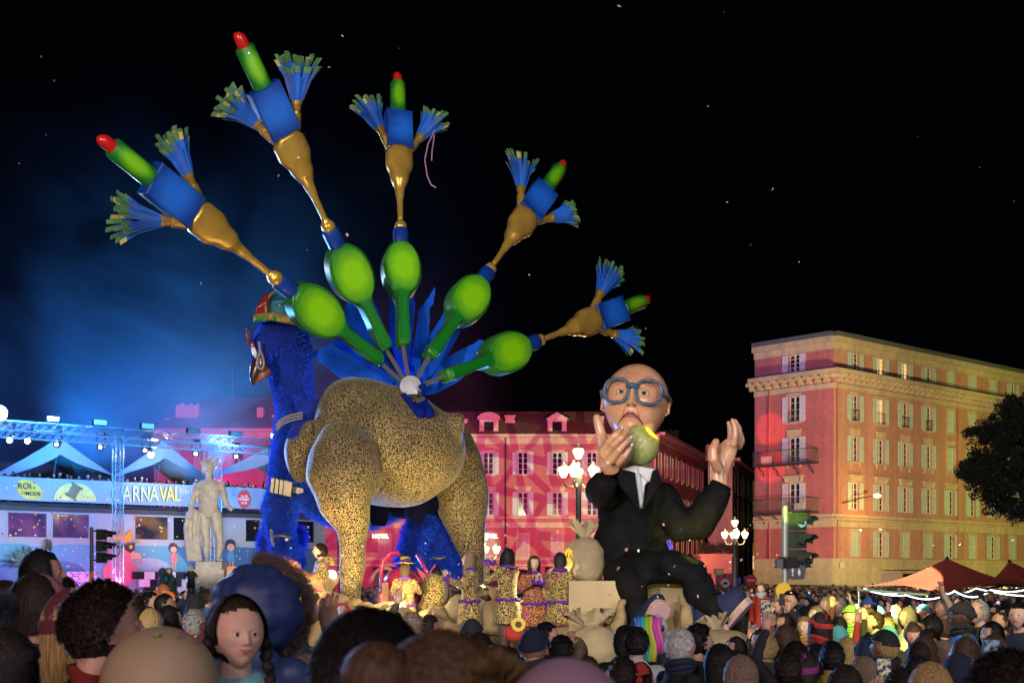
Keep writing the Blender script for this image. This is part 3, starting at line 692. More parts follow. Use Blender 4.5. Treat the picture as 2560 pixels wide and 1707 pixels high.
def stage():
    SL = s_of(813) ; S0 = -14.0
    F_ = Face(SF.p(S0, 0), SU, SN); W_ = SL - S0
    b = root('stage_building', SF.p(0, 0), 'two storey white events building with printed mural, windows and a roof terrace for guests', 'building')
    wins = [(16, 120), (128, 226), (334, 424), (430, 486), (611, 655), (740, 790)]
    ops = []
    for x0, x1 in wins: ops.append((s_of(x0) - S0, s_of(x1) - S0, 4.3, 5.68))
    F_.wall(b, 'wall', W_, 0, 6.1, ops, panel_w, depth=.3)
    mb = MB(); F_.box(mb, 0, W_, .0, 4.0, .006, .03); mb.build('mural', mural_mat, b, fix=False)
    side = MB(); e = SF.p(SL, 0); side.add([e, e - SN * 10, e - SN * 10 + Vector((0, 0, 6.1)), e + Vector((0, 0, 6.1))], [(0, 1, 2, 3)]); side.build('wall', panel_w, b, fix=False)
    mb = MB(); F_.box(mb, 0, W_, 5.98, 6.12, -12, .55); mb.build('deck', blackm, b, fix=False)
    mb = MB(); F_.box(mb, 0, W_, 5.72, 5.95, .004, .35); mb.build('fascia', mat('dark_fascia', (.05, .045, .05)), b, fix=False)
    for i, (x0, x1) in enumerate(wins):
        a0, a1 = s_of(x0) - S0, s_of(x1) - S0; m_ = MB()
        for q in (a0, a1 - .08): F_.box(m_, q, q + .08, 4.3, 5.68, -.16, .03)
        F_.box(m_, a0, a1, 4.3, 4.36, -.16, .03); F_.box(m_, a0, a1, 5.62, 5.68, -.16, .03)
        wd = m_.build('window', panel_w, b, fix=False); m_ = MB(); m_.add([F_.p(a0, 4.3, -.12), F_.p(a1, 4.3, -.12), F_.p(a1, 5.68, -.12), F_.p(a0, 5.68, -.12)], [(0, 1, 2, 3)])
        m_.build('pane', violet_glass if i < 2 else (room_glass if i == 2 else glass), wd, fix=False)
    # banner along the terrace
    bn = MB(); F_.box(bn, 0, W_, 6.23, 7.44, .42, .5); ban = bn.build('banner', banner_m, org=SF.p(0, 0), fix=False)
    tag(ban, 'long printed carnival banner hung along the railing of the roof terrace', 'banner')
    rl = MB()
    for k in range(int(W_ / 1.1)): rl.bar(F_.p(k * 1.1, 5.9, .47), F_.p(k * 1.1, 6.3, .47), .04)
    rl.build('railing_post', iron, ban, fix=False)
    blob = [(-1, .2), (-.9, .75), (-.5, .95), (.1, .85), (.55, .5), (.95, .0), (1, -.7), (.75, -.95), (-.3, -.9), (-.75, -.55), (-.95, -.2)]
    def plaque(cx, cyy, w_, h_, pts, m_, name, t=.53, parent=ban):
        c = sp_(cx, cyy, .5); q = MB(); q.prism([(a * w_, z * h_) for a, z in pts], SU, (0, 0, 1), SN, c + SN * (t - .5), .04); return q.build(name, m_, parent)
    plaque(73, 1223, .67, .54, blob, yellow_p, 'yellow_blob')
    ink = mat('dark_ink', (.03, .03, .04), var=0)
    text('ROI', .42, ink, sp_(61, 1215, .58), SU, parent=ban, bold=.008); text('DE', .2, ink, sp_(84, 1219, .58), SU, parent=ban); text('LA', .2, ink, sp_(58, 1232, .58), SU, parent=ban, shear=.2); text('MODE', .28, ink, sp_(83, 1234, .58), SU, parent=ban, bold=.004)
    dome = [(-1, 0)] + [(math.cos(PI - PI * k / 16), math.sin(PI - PI * k / 16)) for k in range(1, 16)] + [(1, 0)]
    plaque(187, 1251, 1.15, .95, dome, mat('pale_yellow_print', (.75, .55, .15)), 'sun_disc')
    sp1 = sp_(185, 1228, .6); ax = (SU * .5 + Vector((0, 0, .85))).normalized()
    q = MB(); q.tube([sp1 - ax * .38, sp1 - ax * .3, sp1 - ax * .28, sp1 + ax * .28, sp1 + ax * .3, sp1 + ax * .38], [(.06, .36), (.06, .36), (.04, .25), (.04, .25), (.06, .36), (.06, .36)], 14, ref=SN)
    q.build('thread_spool', mat('brown_print', (.20, .13, .07)), ban)
    cols = [mat('green_letter', (.45, .55, .22)), mat('gold_letter', (.80, .50, .08))]
    xs = [289, 317, 340, 363, 385, 408, 426, 443]
    for i, (ch, x) in enumerate(zip('CARNAVAL', xs)):
        z = sp_(x, 1236, .58)
        text(ch, 1.22, ink, z - SU * .025, SU, parent=ban, bold=.02, depth=.02, sx=.62); text(ch, 1.2, cols[0 if i < 5 else 1], z + SN * .02, SU, parent=ban, bold=.012, depth=.02, sx=.62)
    text('DE', .38, cols[1], sp_(459, 1228, .58), SU, parent=ban); text('NICE', 1.0, cols[1], sp_(505, 1240, .58), SU, parent=ban, bold=.01, sx=.62)
    c = [(math.cos(2 * PI * k / 24), math.sin(2 * PI * k / 24)) for k in range(24)]
    plaque(610, 1247, .42, .52, c, mat('red_print', (.55, .05, .06)), 'date_disc')
    wt = mat('white_print', (.8, .75, .7), var=0)
    for tx, y in (('15-29', 1240), ('FÉVRIER', 1248), ('2020', 1257)): text(tx, .2, wt, sp_(610, y, .58), SU, parent=ban)
    rs = np.random.RandomState(3)
    conf = [mat('confetti_red', (.6, .04, .04), var=0), mat('confetti_orange', (.8, .35, .03), var=0), mat('confetti_yellow', (.8, .65, .1), var=0), mat('confetti_pale', (.7, .7, .75), var=0)]
    q = MB()
    for i in range(260):
        x = rs.uniform(2, 690); y = rs.uniform(1275, 1425) if i > 50 else rs.uniform(1205, 1250); p_ = sp_(x, y, .56 if i <= 50 else .05); r_ = rs.uniform(.02, .06); q.mi(rs.randint(4))
        q.add([p_ + SU * r_ * math.cos(a) + Vector((0, 0, r_ * math.sin(a))) for a in np.linspace(0, 6.28, 7)[:-1]], [tuple(range(6))])
    o = q.build('printed_confetti', conf, b, fix=False); o['kind'] = 'stuff'
    # cut-out figures on the mural
    pk = mat('pink_cutout', (.75, .16, .22), var=.08); sk = mat('skin_cutout', (.65, .33, .25), var=.05); hr = mat('hair_cutout', (.04, .03, .05), var=0)
    def figure(px_, py_, s_, label, shapes):
        c = sp_(px_, py_, .1); rt = root('cutout_figure', c, label, 'cutout figure', 'printed cutout figures on the stage front')
        for i, (nm, pts, m_) in enumerate(shapes):
            q = MB(); q.prism([(a * s_, z * s_) for a, z in pts], SU, (0, 0, 1), SN, c + SN * (.03 * i), .05); q.build(nm, m_, rt)
    def el(cx, cz, rx, rz, n=18, a0=0, a1=2 * PI): return [(cx + rx * math.cos(a0 + (a1 - a0) * k / n), cz + rz * math.sin(a0 + (a1 - a0) * k / n)) for k in range(n + (a1 - a0 < 6.2))]
    star = lambda cx, cz, r_: [(cx + r_ * (1 if k % 2 == 0 else .42) * math.sin(PI * k / 5), cz + r_ * (1 if k % 2 == 0 else .42) * math.cos(PI * k / 5)) for k in range(10)]
    org_ = mat('orange_cutout', (.8, .3, .03), var=.05)
    figure(300, 1400, 1.0, 'big pink round cutout figure with a beak, star sunglasses and orange crown', [
        ('body', el(0, -.65, 1.0, .75), pk), ('head', el(.05, .35, .72, .62), pk), ('beak', [(.55, .5), (1.15, .38), (1.2, .12), (.6, .05)], sk),
        ('crown', [(-.55, 1.0), (-.6, 1.45), (-.2, 1.3), (.05, 1.75), (.3, 1.35), (.65, 1.75), (.6, 1.05)], org_),
        ('sunglasses', [(-.55, .85), (.0, .8), (.12, .95), (.3, .85), (.8, 1.0), (.78, .6), (.55, .4), (.3, .55), (.12, .75), (0, .4), (-.25, .2), (-.5, .4)], hr),
        ('star', star(-.25, .52, .17), yellow_p), ('star', star(.54, .74, .15), yellow_p), ('leg', [(-.2, -1.35), (-.05, -1.35), (-.3, -2.0), (-.4, -2.0)], pk), ('leg', [(.2, -1.35), (.3, -1.35), (.35, -2.0), (.2, -2.0)], pk)])
    for x, y, s_, lb, dr in ((433, 1385, .8, 'small cutout girl with a black bob and pink dress left of the statue', pk), (522, 1385, .7, 'small cutout boy with a white top hat between the legs of the statue', panel_b), (576, 1382, 1.0, 'cutout girl head with a large black bob right of the statue', panel_b)):
        figure(x, y, s_, lb, [('hair', el(0, .45, .34, .36), hr), ('face', el(0, .33, .24, .22), sk), ('body', [(-.16, .08), (.16, .08), (.27, -.5), (-.27, -.5)], dr), ('leg', [(-.13, -.5), (-.03, -.5), (-.05, -1.1), (-.12, -1.1)], sk), ('leg', [(.13, -.5), (.03, -.5), (.05, -1.1), (.12, -1.1)], sk)] + ([('top_hat', [(-.3, .66), (-.14, .7), (-.14, 1.0), (.14, 1.0), (.14, .7), (.3, .66)], panel_w)] if 'hat' in lb else []))
    # tilted chequered panels
    ck = root('chequered_ramp', SF.p(s_of(360), .0, 1.2), 'pink and black chequered ramp lit magenta under the stage windows', 'ramp')
    for i in range(6):
        for j in range(4):
            a0 = s_of(322) + i * .62 + (3 - j) * .25; q = MB(); z0 = .9 + j * .42
            SF.box(q, a0, a0 + .6, z0, z0 + .40, 1.0 - j * .2, 1.25 - j * .2); q.build('chequer_block', blackm if (i + j) % 2 else mat('white_gloss', (.7, .68, .7), rough=.3), ck, fix=False)
    sc_ = MB(); SF.box(sc_, s_of(150), s_of(226), .6, 2.55, .8, 1.0); o = sc_.build('scalloped_panel', scale_mat, org=SF.p(s_of(188), .6, .9), fix=False); tag(o, 'violet lit panel of overlapping scale shapes below the left windows', 'panel')
    pl = root('potted_palm', SF.p(s_of(70), 0, .6), 'grey green potted palm standing against the left of the stage mural', 'plant')
    c = sp_(75, 1412, .8); m_ = MB()
    for k in range(11):
        a = R(-5 + 19 * k); q = c + SU * math.cos(a) * 1.1 + Vector((0, 0, math.sin(a) * .95)); mid = (c + q) / 2 + Vector((0, 0, .1)) + SN * .1
        m_.tube([c, mid, q], [(.03, .08), (.04, .16), (.01, .04)], 6, ref=SN)
    m_.build('frond', mat('palm_green', (.08, .15, .12)), pl, smooth=True)
    m_ = MB(); m_.lathe([(.3, 0), (.42, .7), (.38, .72)], SF.p(s_of(75), 0, .8), 14); m_.build('pot', blackm, pl); m_ = MB(); m_.tube([SF.p(s_of(75), .6, .8), c], .08, 8); m_.build('stem', mat('bark', (.08, .06, .04)), pl)
    return b
def mk(name, fn):
    m = bpy.data.materials.new(name); m.use_nodes = True; fn(m.node_tree.nodes, m.node_tree.links, m.node_tree.nodes['Principled BSDF']); MAT[name] = m; return m
def _mural(n, L, p):
    tc = n.new('ShaderNodeTexCoord'); nz = n.new('ShaderNodeTexNoise'); nz.inputs['Scale'].default_value = .16; nz.inputs['Detail'].default_value = 0; L.new(tc.outputs['Object'], nz.inputs['Vector'])
    cr = n.new('ShaderNodeValToRGB'); cr.color_ramp.interpolation = 'CONSTANT'; e = cr.color_ramp.elements; e[0].position = 0; e[0].color = (.06, .16, .34, 1); e[1].position = .5; e[1].color = (.10, .32, .48, 1)
    q = e.new(.58); q.color = (.32, .40, .55, 1); L.new(nz.outputs['Fac'], cr.inputs[0]); L.new(cr.outputs[0], p.inputs['Base Color']); p.inputs['Roughness'].default_value = .4
mural_mat = mk('mural_print', _mural)
def _scale(n, L, p):
    tc = n.new('ShaderNodeTexCoord'); mp = n.new('ShaderNodeMapping'); mp.inputs['Scale'].default_value = (1.6, 1.6, 5); L.new(tc.outputs['Object'], mp.inputs[0])
    v = n.new('ShaderNodeTexVoronoi'); v.feature = 'DISTANCE_TO_EDGE'; v.inputs['Scale'].default_value = 1.6; L.new(mp.outputs[0], v.inputs['Vector'])
    cr = n.new('ShaderNodeValToRGB'); cr.color_ramp.elements[0].color = (.03, .01, .05, 1); cr.color_ramp.elements[1].color = (.55, .4, .6, 1); cr.color_ramp.elements[1].position = .12; L.new(v.outputs['Distance'], cr.inputs[0]); L.new(cr.outputs[0], p.inputs['Base Color'])
scale_mat = mk('scale_print', _scale)
def _vg(c1, c2, st, sc2):
    def f(n, L, p):
        tc = n.new('ShaderNodeTexCoord'); nz = n.new('ShaderNodeTexNoise'); nz.inputs['Scale'].default_value = sc2; L.new(tc.outputs['Object'], nz.inputs['Vector'])
        cr = n.new('ShaderNodeValToRGB'); cr.color_ramp.elements[0].position = .4; cr.color_ramp.elements[1].position = .62; cr.color_ramp.elements[0].color = (*c1, 1); cr.color_ramp.elements[1].color = (*c2, 1)
        L.new(nz.outputs['Fac'], cr.inputs[0]); L.new(cr.outputs[0], p.inputs['Emission Color']); p.inputs['Emission Strength'].default_value = st; p.inputs['Base Color'].default_value = (.02, .02, .03, 1); p.inputs['Roughness'].default_value = .1
    return f
violet_glass = mk('violet_lit_window', _vg((.05, .01, .14), (.22, .07, .30), .7, .7))
room_glass = mk('lit_room_window', _vg((.015, .015, .03), (.45, .2, .03), .5, .9))
stage()

# ---- tents on the terrace
def tent(x0, xp, x1, yp, yv0, yv1, label, m_, t=-3.0):
    a0, ap, a1 = s_of(x0, t), s_of(xp, t), s_of(x1, t); zp, zv0, zv1 = z_of(xp, yp, t), z_of(x0, yv0, t), z_of(x1, yv1, t)
    r_ = root('terrace_tent', SF.p(ap, 6.1, t), label, 'tent', 'stretched tents on the roof terrace')
    nu, nv = 24, 10; mb = MB(); vv = []
    def zz(a, side):
        k = (ap - a) / (ap - a0) if a < ap else (a - ap) / (a1 - ap); zv = zv0 if a < ap else zv1
        k = max(0, min(1, k)); return zp + (zv - zp) * (k ** 0.9)
    for i in range(nu + 1):
        a = a0 + (a1 - a0) * i / nu
        for j in range(nv + 1):
            q = j / nv; z = zz(a, 0); sag = -.35 * math.sin(PI * q) * (1 - abs((a - ap) / ((a1 - a0) / 2)) * .5)
            vv.append(SF.p(a, z + sag * .6 - .9 * q * (1 if abs(a - ap) < .2 else .8), t + 3.0 * (0 - q)))
    mb.add(vv, [(i * (nv + 1) + j, (i + 1) * (nv + 1) + j, (i + 1) * (nv + 1) + j + 1, i * (nv + 1) + j + 1) for i in range(nu) for j in range(nv)])
    # front valance: broad at the valleys, arched over the opening
    b_ = len(mb.v); vv = []
    for i in range(nu + 1):
        a = a0 + (a1 - a0) * i / nu; k = abs(a - ap) / ((ap - a0) if a < ap else (a1 - ap)); z = zz(a, 0)
        h_ = .75 + .25 * math.cos(k * PI * 1.0) - .35 * k
        vv += [SF.p(a, z, t + .01), SF.p(a, z - h_, t + .25)]
    mb.add(vv, [(2 * i, 2 * i + 1, 2 * i + 3, 2 * i + 2) for i in range(nu)])
    mb.build('canopy', m_, r_, smooth=True, fix=False)
    for a, z in ((a0, zv0), (a1, zv1)):
        q = MB(); q.tube([SF.p(a, 6.1, t), SF.p(a, z, t)], .06, 8); q.build('pole', alu, r_)
    q = MB(); q.tube([SF.p(ap, 6.1, t - 1.5), SF.p(ap, zp, t)], .05, 8); q.build('pole', alu, r_)
cloth = mat('tent_cloth', (.42, .46, .54), rough=.8, var=.08, vscale=.8)
tent(-60, 148, 285, 1090, 1210, 1188, 'blue lit stretched tent at the left end of the roof terrace', cloth)
tent(285, 408, 520, 1100, 1188, 1190, 'middle tent of the roof terrace, its right flank pale lilac', cloth)
tent(520, 675, 800, 1112, 1190, 1192, 'right hand tent of the roof terrace, half hidden by the blue fur neck', cloth)
bw = MB(); SF.box(bw, s_of(-60), s_of(330), 6.1, 9.0, -9.5, -9.3); o = bw.build('back_wall', mat('dark_back_wall', (.10, .06, .09)), org=SF.p(0, 6.1, -9)); tag(o, 'dark canvas screen closing the back of the roof terrace', 'screen')
kb = MB(); SF.box(kb, s_of(565, -4), s_of(612, -4), 6.1, 7.9, -5.2, -4); o = kb.build('kiosk', mat('warm_white_kiosk', (.6, .5, .4)), org=SF.p(s_of(590, -4), 6.1, -4)); tag(o, 'small cream cabin on the roof terrace beside the loudspeaker', 'cabin')

# ---- lighting truss
def lattice(mb, a, b, w_, h_, up=Vector((0, 0, 1)), seg=None, r_=.028):
    a, b = Vector(a), Vector(b); d = (b - a); L_ = d.length; d.normalize(); side = d.cross(up).normalized()
    seg = seg or max(2, int(L_ / (h_ * 1.1))); cor = [side * i * w_ / 2 + up * j * h_ / 2 for i, j in ((-1, -1), (1, -1), (1, 1), (-1, 1))]
    for c in cor: mb.bar(a + c, b + c, r_ * 1.6)
    for k in range(seg):
        p0, p1 = a + d * (L_ * k / seg), a + d * (L_ * (k + 1) / seg)
        for i in range(4):
            c0, c1 = cor[i], cor[(i + 1) % 4]
            if k % 2: c0, c1 = c1, c0
            mb.bar(p0 + c0, p1 + c1, r_)
            if i in (0, 2): continue
            mb.bar(p0 + c1, p1 + c0, r_)
    return mb
def truss():
    t = 3.2
    def P(x, y): return sp_(x, y, t)
    r_ = root('lighting_truss', SF.p(s_of(290, t), 0, t), 'long blue lit aluminium lighting truss on lattice towers above the stage', 'truss')
    segs = [(-60, 145), (145, 290), (290, 430), (430, 545), (545, 720)]
    z1 = P(145, 1070).z; z2 = P(145, 1092).z
    for x0, x1 in segs:
        for z, tt, h_ in ((z1, t, .40), (z2 - .06, t + .5, .36)):
            a, b = SF.p(s_of(x0, t) + .04, z, tt), SF.p(s_of(x1, t) - .04, z, tt)
            lattice(MB(), a, b, .4, h_).build('truss_section', alu, r_, fix=False) if False else lattice(MB(), a, b, .4, h_).build('truss_section', alu, r_, fix=False)
    for x in (290, 535, -40):
        a = SF.p(s_of(x, t), 0, t + .25); b = SF.p(s_of(x, t), z1 - .2, t + .25)
        lattice(MB(), a, b, .42, .42, up=SU).build('tower', alu, r_, fix=False)
        q = MB(); q.box(a + Vector((0, 0, .1)), (1.1, 1.1, .2)); q.build('base_plate', iron, r_)
    return z1
TZ = truss()
bulb_w = emis('white_hot_lens', (.75, .88, 1), 60); bulb_y = emis('warm_lens', (1, .85, .45), 14); bulb_b = emis('blue_lens', (.12, .4, 1), 30)
def moving_head(x, y, m_, label, aim, col, power, ang=14, t=3.3, r_=.12):
    c = sp_(x, y, t); rt = root('moving_head_light', c, label, 'stage light', 'stage lights on the truss')
    q = MB(); q.box(c + Vector((0, 0, .62)), (.42, .42, .16)); q.bar(c + Vector((-.22, 0, .55)), c + Vector((-.22, 0, .1)), .06); q.bar(c + Vector((.22, 0, .55)), c + Vector((.22, 0, .1)), .06); q.build('yoke', blackm, rt)
    d = (Vector(aim) - c).normalized(); q = MB(); q.lathe([(.02, -.32), (.15, -.3), (.19, -.05), (.2, .14), (.17, .15)], c, 14, axis=d); q.build('head', blackm, rt, smooth=40)
    q = MB(); q.ball(c + d * .16, (r_, r_, r_), 12, 8); q.build('lens', m_, rt, smooth=True)
    if power: lamp('SPOT', c + d * .45, power, col, aim, size=.1, angle=ang, blend=.3)
for i, (x, y) in enumerate(((25, 1098), (70, 1100))):
    moving_head(x, y, bulb_w, ['dazzling white stage light, leftmost under the truss', 'second dazzling white stage light from the left under the truss'][i], sp_(x - 160, y + 260, 14), (.5, .75, 1), 2200, 24)
for i, (x, y) in enumerate(((144, 1108), (253, 1115), (365, 1123), (490, 1131), (591, 1138), (682, 1145))):
    moving_head(x, y, bulb_y, ['warm stage light hanging in front of the left tent peak', 'warm stage light hanging left of the lattice tower', 'warm stage light right of the lattice tower', 'warm stage light between the middle tent and the statue', 'warm stage light just right of the statue crown', 'warm stage light beside the blue fur neck'][i], sp_(x - 75 if i < 3 else x - 20, y + 75, 6), (1, .8, .35), 2600 if i < 3 else 500, 12, r_=.09)
def flood(x, y, m_, label, w_=.75, h_=.34, tilt=0, t=3.2):
    c = sp_(x, y, t); rt = root('flood_light', c, label, 'floodlight', 'floodlights standing on the truss')
    q = MB(); SFq = Face(c, SU, SN); SFq.box(q, -w_ / 2, w_ / 2, c.z - h_ / 2, c.z + h_ / 2, -.12, .1); q.build('housing', blackm if m_ != bulb_w else iron, rt)
    q = MB(); SFq.box(q, -w_ / 2 + .04, w_ / 2 - .04, c.z - h_ / 2 + .04, c.z + h_ / 2 - .04, .104, .12); q.build('lens', m_, rt)
    q = MB(); q.bar(c - Vector((0, 0, h_ / 2)) - SU * .2, Vector((c.x, c.y, TZ + .2)) - SU * .2, .04); q.bar(c - Vector((0, 0, h_ / 2)) + SU * .2, Vector((c.x, c.y, TZ + .2)) + SU * .2, .04); q.build('bracket', iron, rt)
    return c
greyl = mat('grey_lens', (.5, .53, .58), rough=.3, var=0)
cF = flood(131, 1047, bulb_w, 'blazing blue white floodlight over the left tent peak', .62, .26)
flood(249, 1056, greyl, 'unlit pale floodlight left of the lattice tower top'); flood(368, 1065, greyl, 'unlit pale floodlight above the middle tent')
flood(483, 1078, mat('dark_lens', (.10, .12, .12), rough=.2), 'dark floodlight on the truss left of the statue crown'); flood(589, 1086, MAT['dark_lens'], 'dark floodlight on the truss right of the statue crown')
c0 = sp_(-2, 1033, 3.2); rt = root('follow_spot', c0, 'glaring blue white projector at the left edge above the truss', 'projector')
q = MB(); q.lathe([(.3, -.8), (.38, -.7), (.42, 0), (.4, .02)], c0, 16, axis=(.5, -1, .1)); q.build('housing', blackm, rt); q = MB(); q.ball(c0 + Vector((.1, -.2, 0)), .36, 14, 9); q.build('lens', bulb_w, rt, smooth=True)
q = MB(); q.bar(c0 - Vector((0, 0, .3)), Vector((c0.x, c0.y, TZ + .2)), .08); q.build('bracket', iron, rt)
lamp('POINT', c0 + Vector((.5, -1, .6)), 4000, (.05, .25, 1), size=.3); lamp('POINT', cF + SN * .8 + Vector((0, 0, .7)), 3500, (.06, .28, 1), size=.2)
c1 = sp_(689, 1090, 6); rt = root('beam_light', c1, 'bright blue beam light shining just left of the blue fur neck', 'stage light', 'stage lights on the truss')
q = MB(); q.ball(c1, .22, 12, 8); q.build('lens', bulb_w, rt, smooth=True); q = MB(); q.lathe([(.1, -.5), (.26, -.4), (.28, -.05)], c1, 14, axis=(.4, -1, 0)); q.build('housing', blackm, rt)
lamp('POINT', c1 + Vector((0, -.6, .2)), 900, (.1, .35, 1), size=.2)
c2 = sp_(377, 1136, 1); rt = root('tent_lamp', c2, 'bright yellow white lamp hanging under the middle tent', 'lamp'); q = MB(); q.ball(c2, .16, 12, 8); q.build('bulb', emis('hot_warm_bulb', (1, .95, .6), 60), rt, smooth=True); q = MB(); q.lathe([(.05, 0), (.18, -.2), (.2, -.22)], c2 + Vector((0, 0, .3)), 12); q.build('shade', blackm, rt)
lamp('POINT', c2 + SN * .4, 250, (1, .8, .5), size=.15)
# blue wash on truss and tents, magenta wash at the foot of the stage
for x, pw in ((40, 2600), (150, 2200), (250, 2000), (340, 2000), (450, 2000), (560, 1800), (660, 1600)):
    lamp('SPOT', sp_(x, 1150, 8.5) - Vector((0, 0, 2)), pw * 1.2, (.02, .36, 1), sp_(x + 12, 1075, 3), size=.25, angle=95, blend=.8)
for x, pw, col in ((200, 230, (.75, .1, 1)), (300, 230, (1, .06, .3)), (360, 230, (1, .15, .5))):
    lamp('POINT', sp_(x, 1470, 3.4) + Vector((0, 0, .4)), pw, col, size=.2)
lamp('SPOT', sp_(40, 1420, 7) + Vector((0, 0, 1)), 900, (1, .8, .35), sp_(60, 1300, 0), size=.3, angle=50, blend=.7)
lamp('SPOT', sp_(400, 1430, 6) + Vector((0, 0, .5)), 1100, (1, .6, .42), sp_(410, 1250, 0), size=.3, angle=75, blend=.7)
lamp('SPOT', sp_(230, 1430, 7) + Vector((0, 0, .5)), 1500, (.35, .6, 1), sp_(230, 1290, 0), size=.3, angle=110, blend=.7)
lamp('SPOT', sp_(600, 1430, 8) + Vector((0, 0, .5)), 1400, (.6, .8, 1), sp_(620, 1290, 0), size=.3, angle=100, blend=.7)

# ---- smoke drifting over the stage, lit blue by the projectors
def smoke():
    mb = MB(); mb.box((-36, 107, 24), (104, 34, 50)); o = mb.build('smoke', [], fix=True); tag(o, kind='stuff')
    m = bpy.data.materials.new('stage_smoke'); m.use_nodes = True; n = m.node_tree.nodes; L = m.node_tree.links; n.clear()
    out = n.new('ShaderNodeOutputMaterial'); pv = n.new('ShaderNodeVolumePrincipled'); L.new(pv.outputs[0], out.inputs['Volume'])
    pv.inputs['Color'].default_value = (.9, .93, 1, 1); pv.inputs['Anisotropy'].default_value = .1
    tc = n.new('ShaderNodeTexCoord'); mp = n.new('ShaderNodeMapping'); mp.inputs['Scale'].default_value = (1, .4, 1.25); mp.inputs['Rotation'].default_value = (0, .6, 0); mp.inputs['Location'].default_value = (7, 3, 31); L.new(tc.outputs['Object'], mp.inputs[0])
    nz = n.new('ShaderNodeTexNoise'); nz.inputs['Scale'].default_value = .095; nz.inputs['Detail'].default_value = 4; nz.inputs['Roughness'].default_value = .6; nz.inputs['Distortion'].default_value = .6; L.new(mp.outputs[0], nz.inputs['Vector'])
    mr = n.new('ShaderNodeMapRange'); mr.interpolation_type = 'SMOOTHSTEP'; mr.inputs['From Min'].default_value = .37; mr.inputs['From Max'].default_value = .63; mr.inputs['To Max'].default_value = 1; mr.inputs['To Min'].default_value = .06; L.new(nz.outputs['Fac'], mr.inputs[0])
    sx = n.new('ShaderNodeSeparateXYZ'); L.new(tc.outputs['Object'], sx.inputs[0])
    fx = n.new('ShaderNodeMapRange'); fx.interpolation_type = 'SMOOTHSTEP'; fx.inputs['From Min'].default_value = 1; fx.inputs['From Max'].default_value = -26; L.new(sx.outputs['X'], fx.inputs[0])
    fz = n.new('ShaderNodeMapRange'); fz.interpolation_type = 'SMOOTHSTEP'; fz.inputs['From Min'].default_value = 38; fz.inputs['From Max'].default_value = 10; L.new(sx.outputs['Z'], fz.inputs[0])
    a = n.new('ShaderNodeMath'); a.operation = 'MULTIPLY'; b = n.new('ShaderNodeMath'); b.operation = 'MULTIPLY'; c = n.new('ShaderNodeMath'); c.operation = 'MULTIPLY'
    L.new(mr.outputs[0], a.inputs[0]); L.new(fx.outputs[0], a.inputs[1]); L.new(a.outputs[0], b.inputs[0]); L.new(fz.outputs[0], b.inputs[1]); L.new(b.outputs[0], c.inputs[0]); c.inputs[1].default_value = .018
    L.new(c.outputs[0], pv.inputs['Density']); o.data.materials.clear(); o.data.materials.append(m)
smoke()
lamp('SPOT', (-30, 88.5, 9.5), 60000, (.015, .22, .9), (-24, 95, 18), size=.5, angle=120, blend=1)
lamp('SPOT', (-20, 92, 9.5), 26000, (.02, .30, .75), (-20, 95, 24), size=.5, angle=110, blend=1)

lamp('SPOT', (-46, 90, 9), 30000, (.01, .20, 1), (-44, 104, 16), size=.5, angle=120, blend=1)
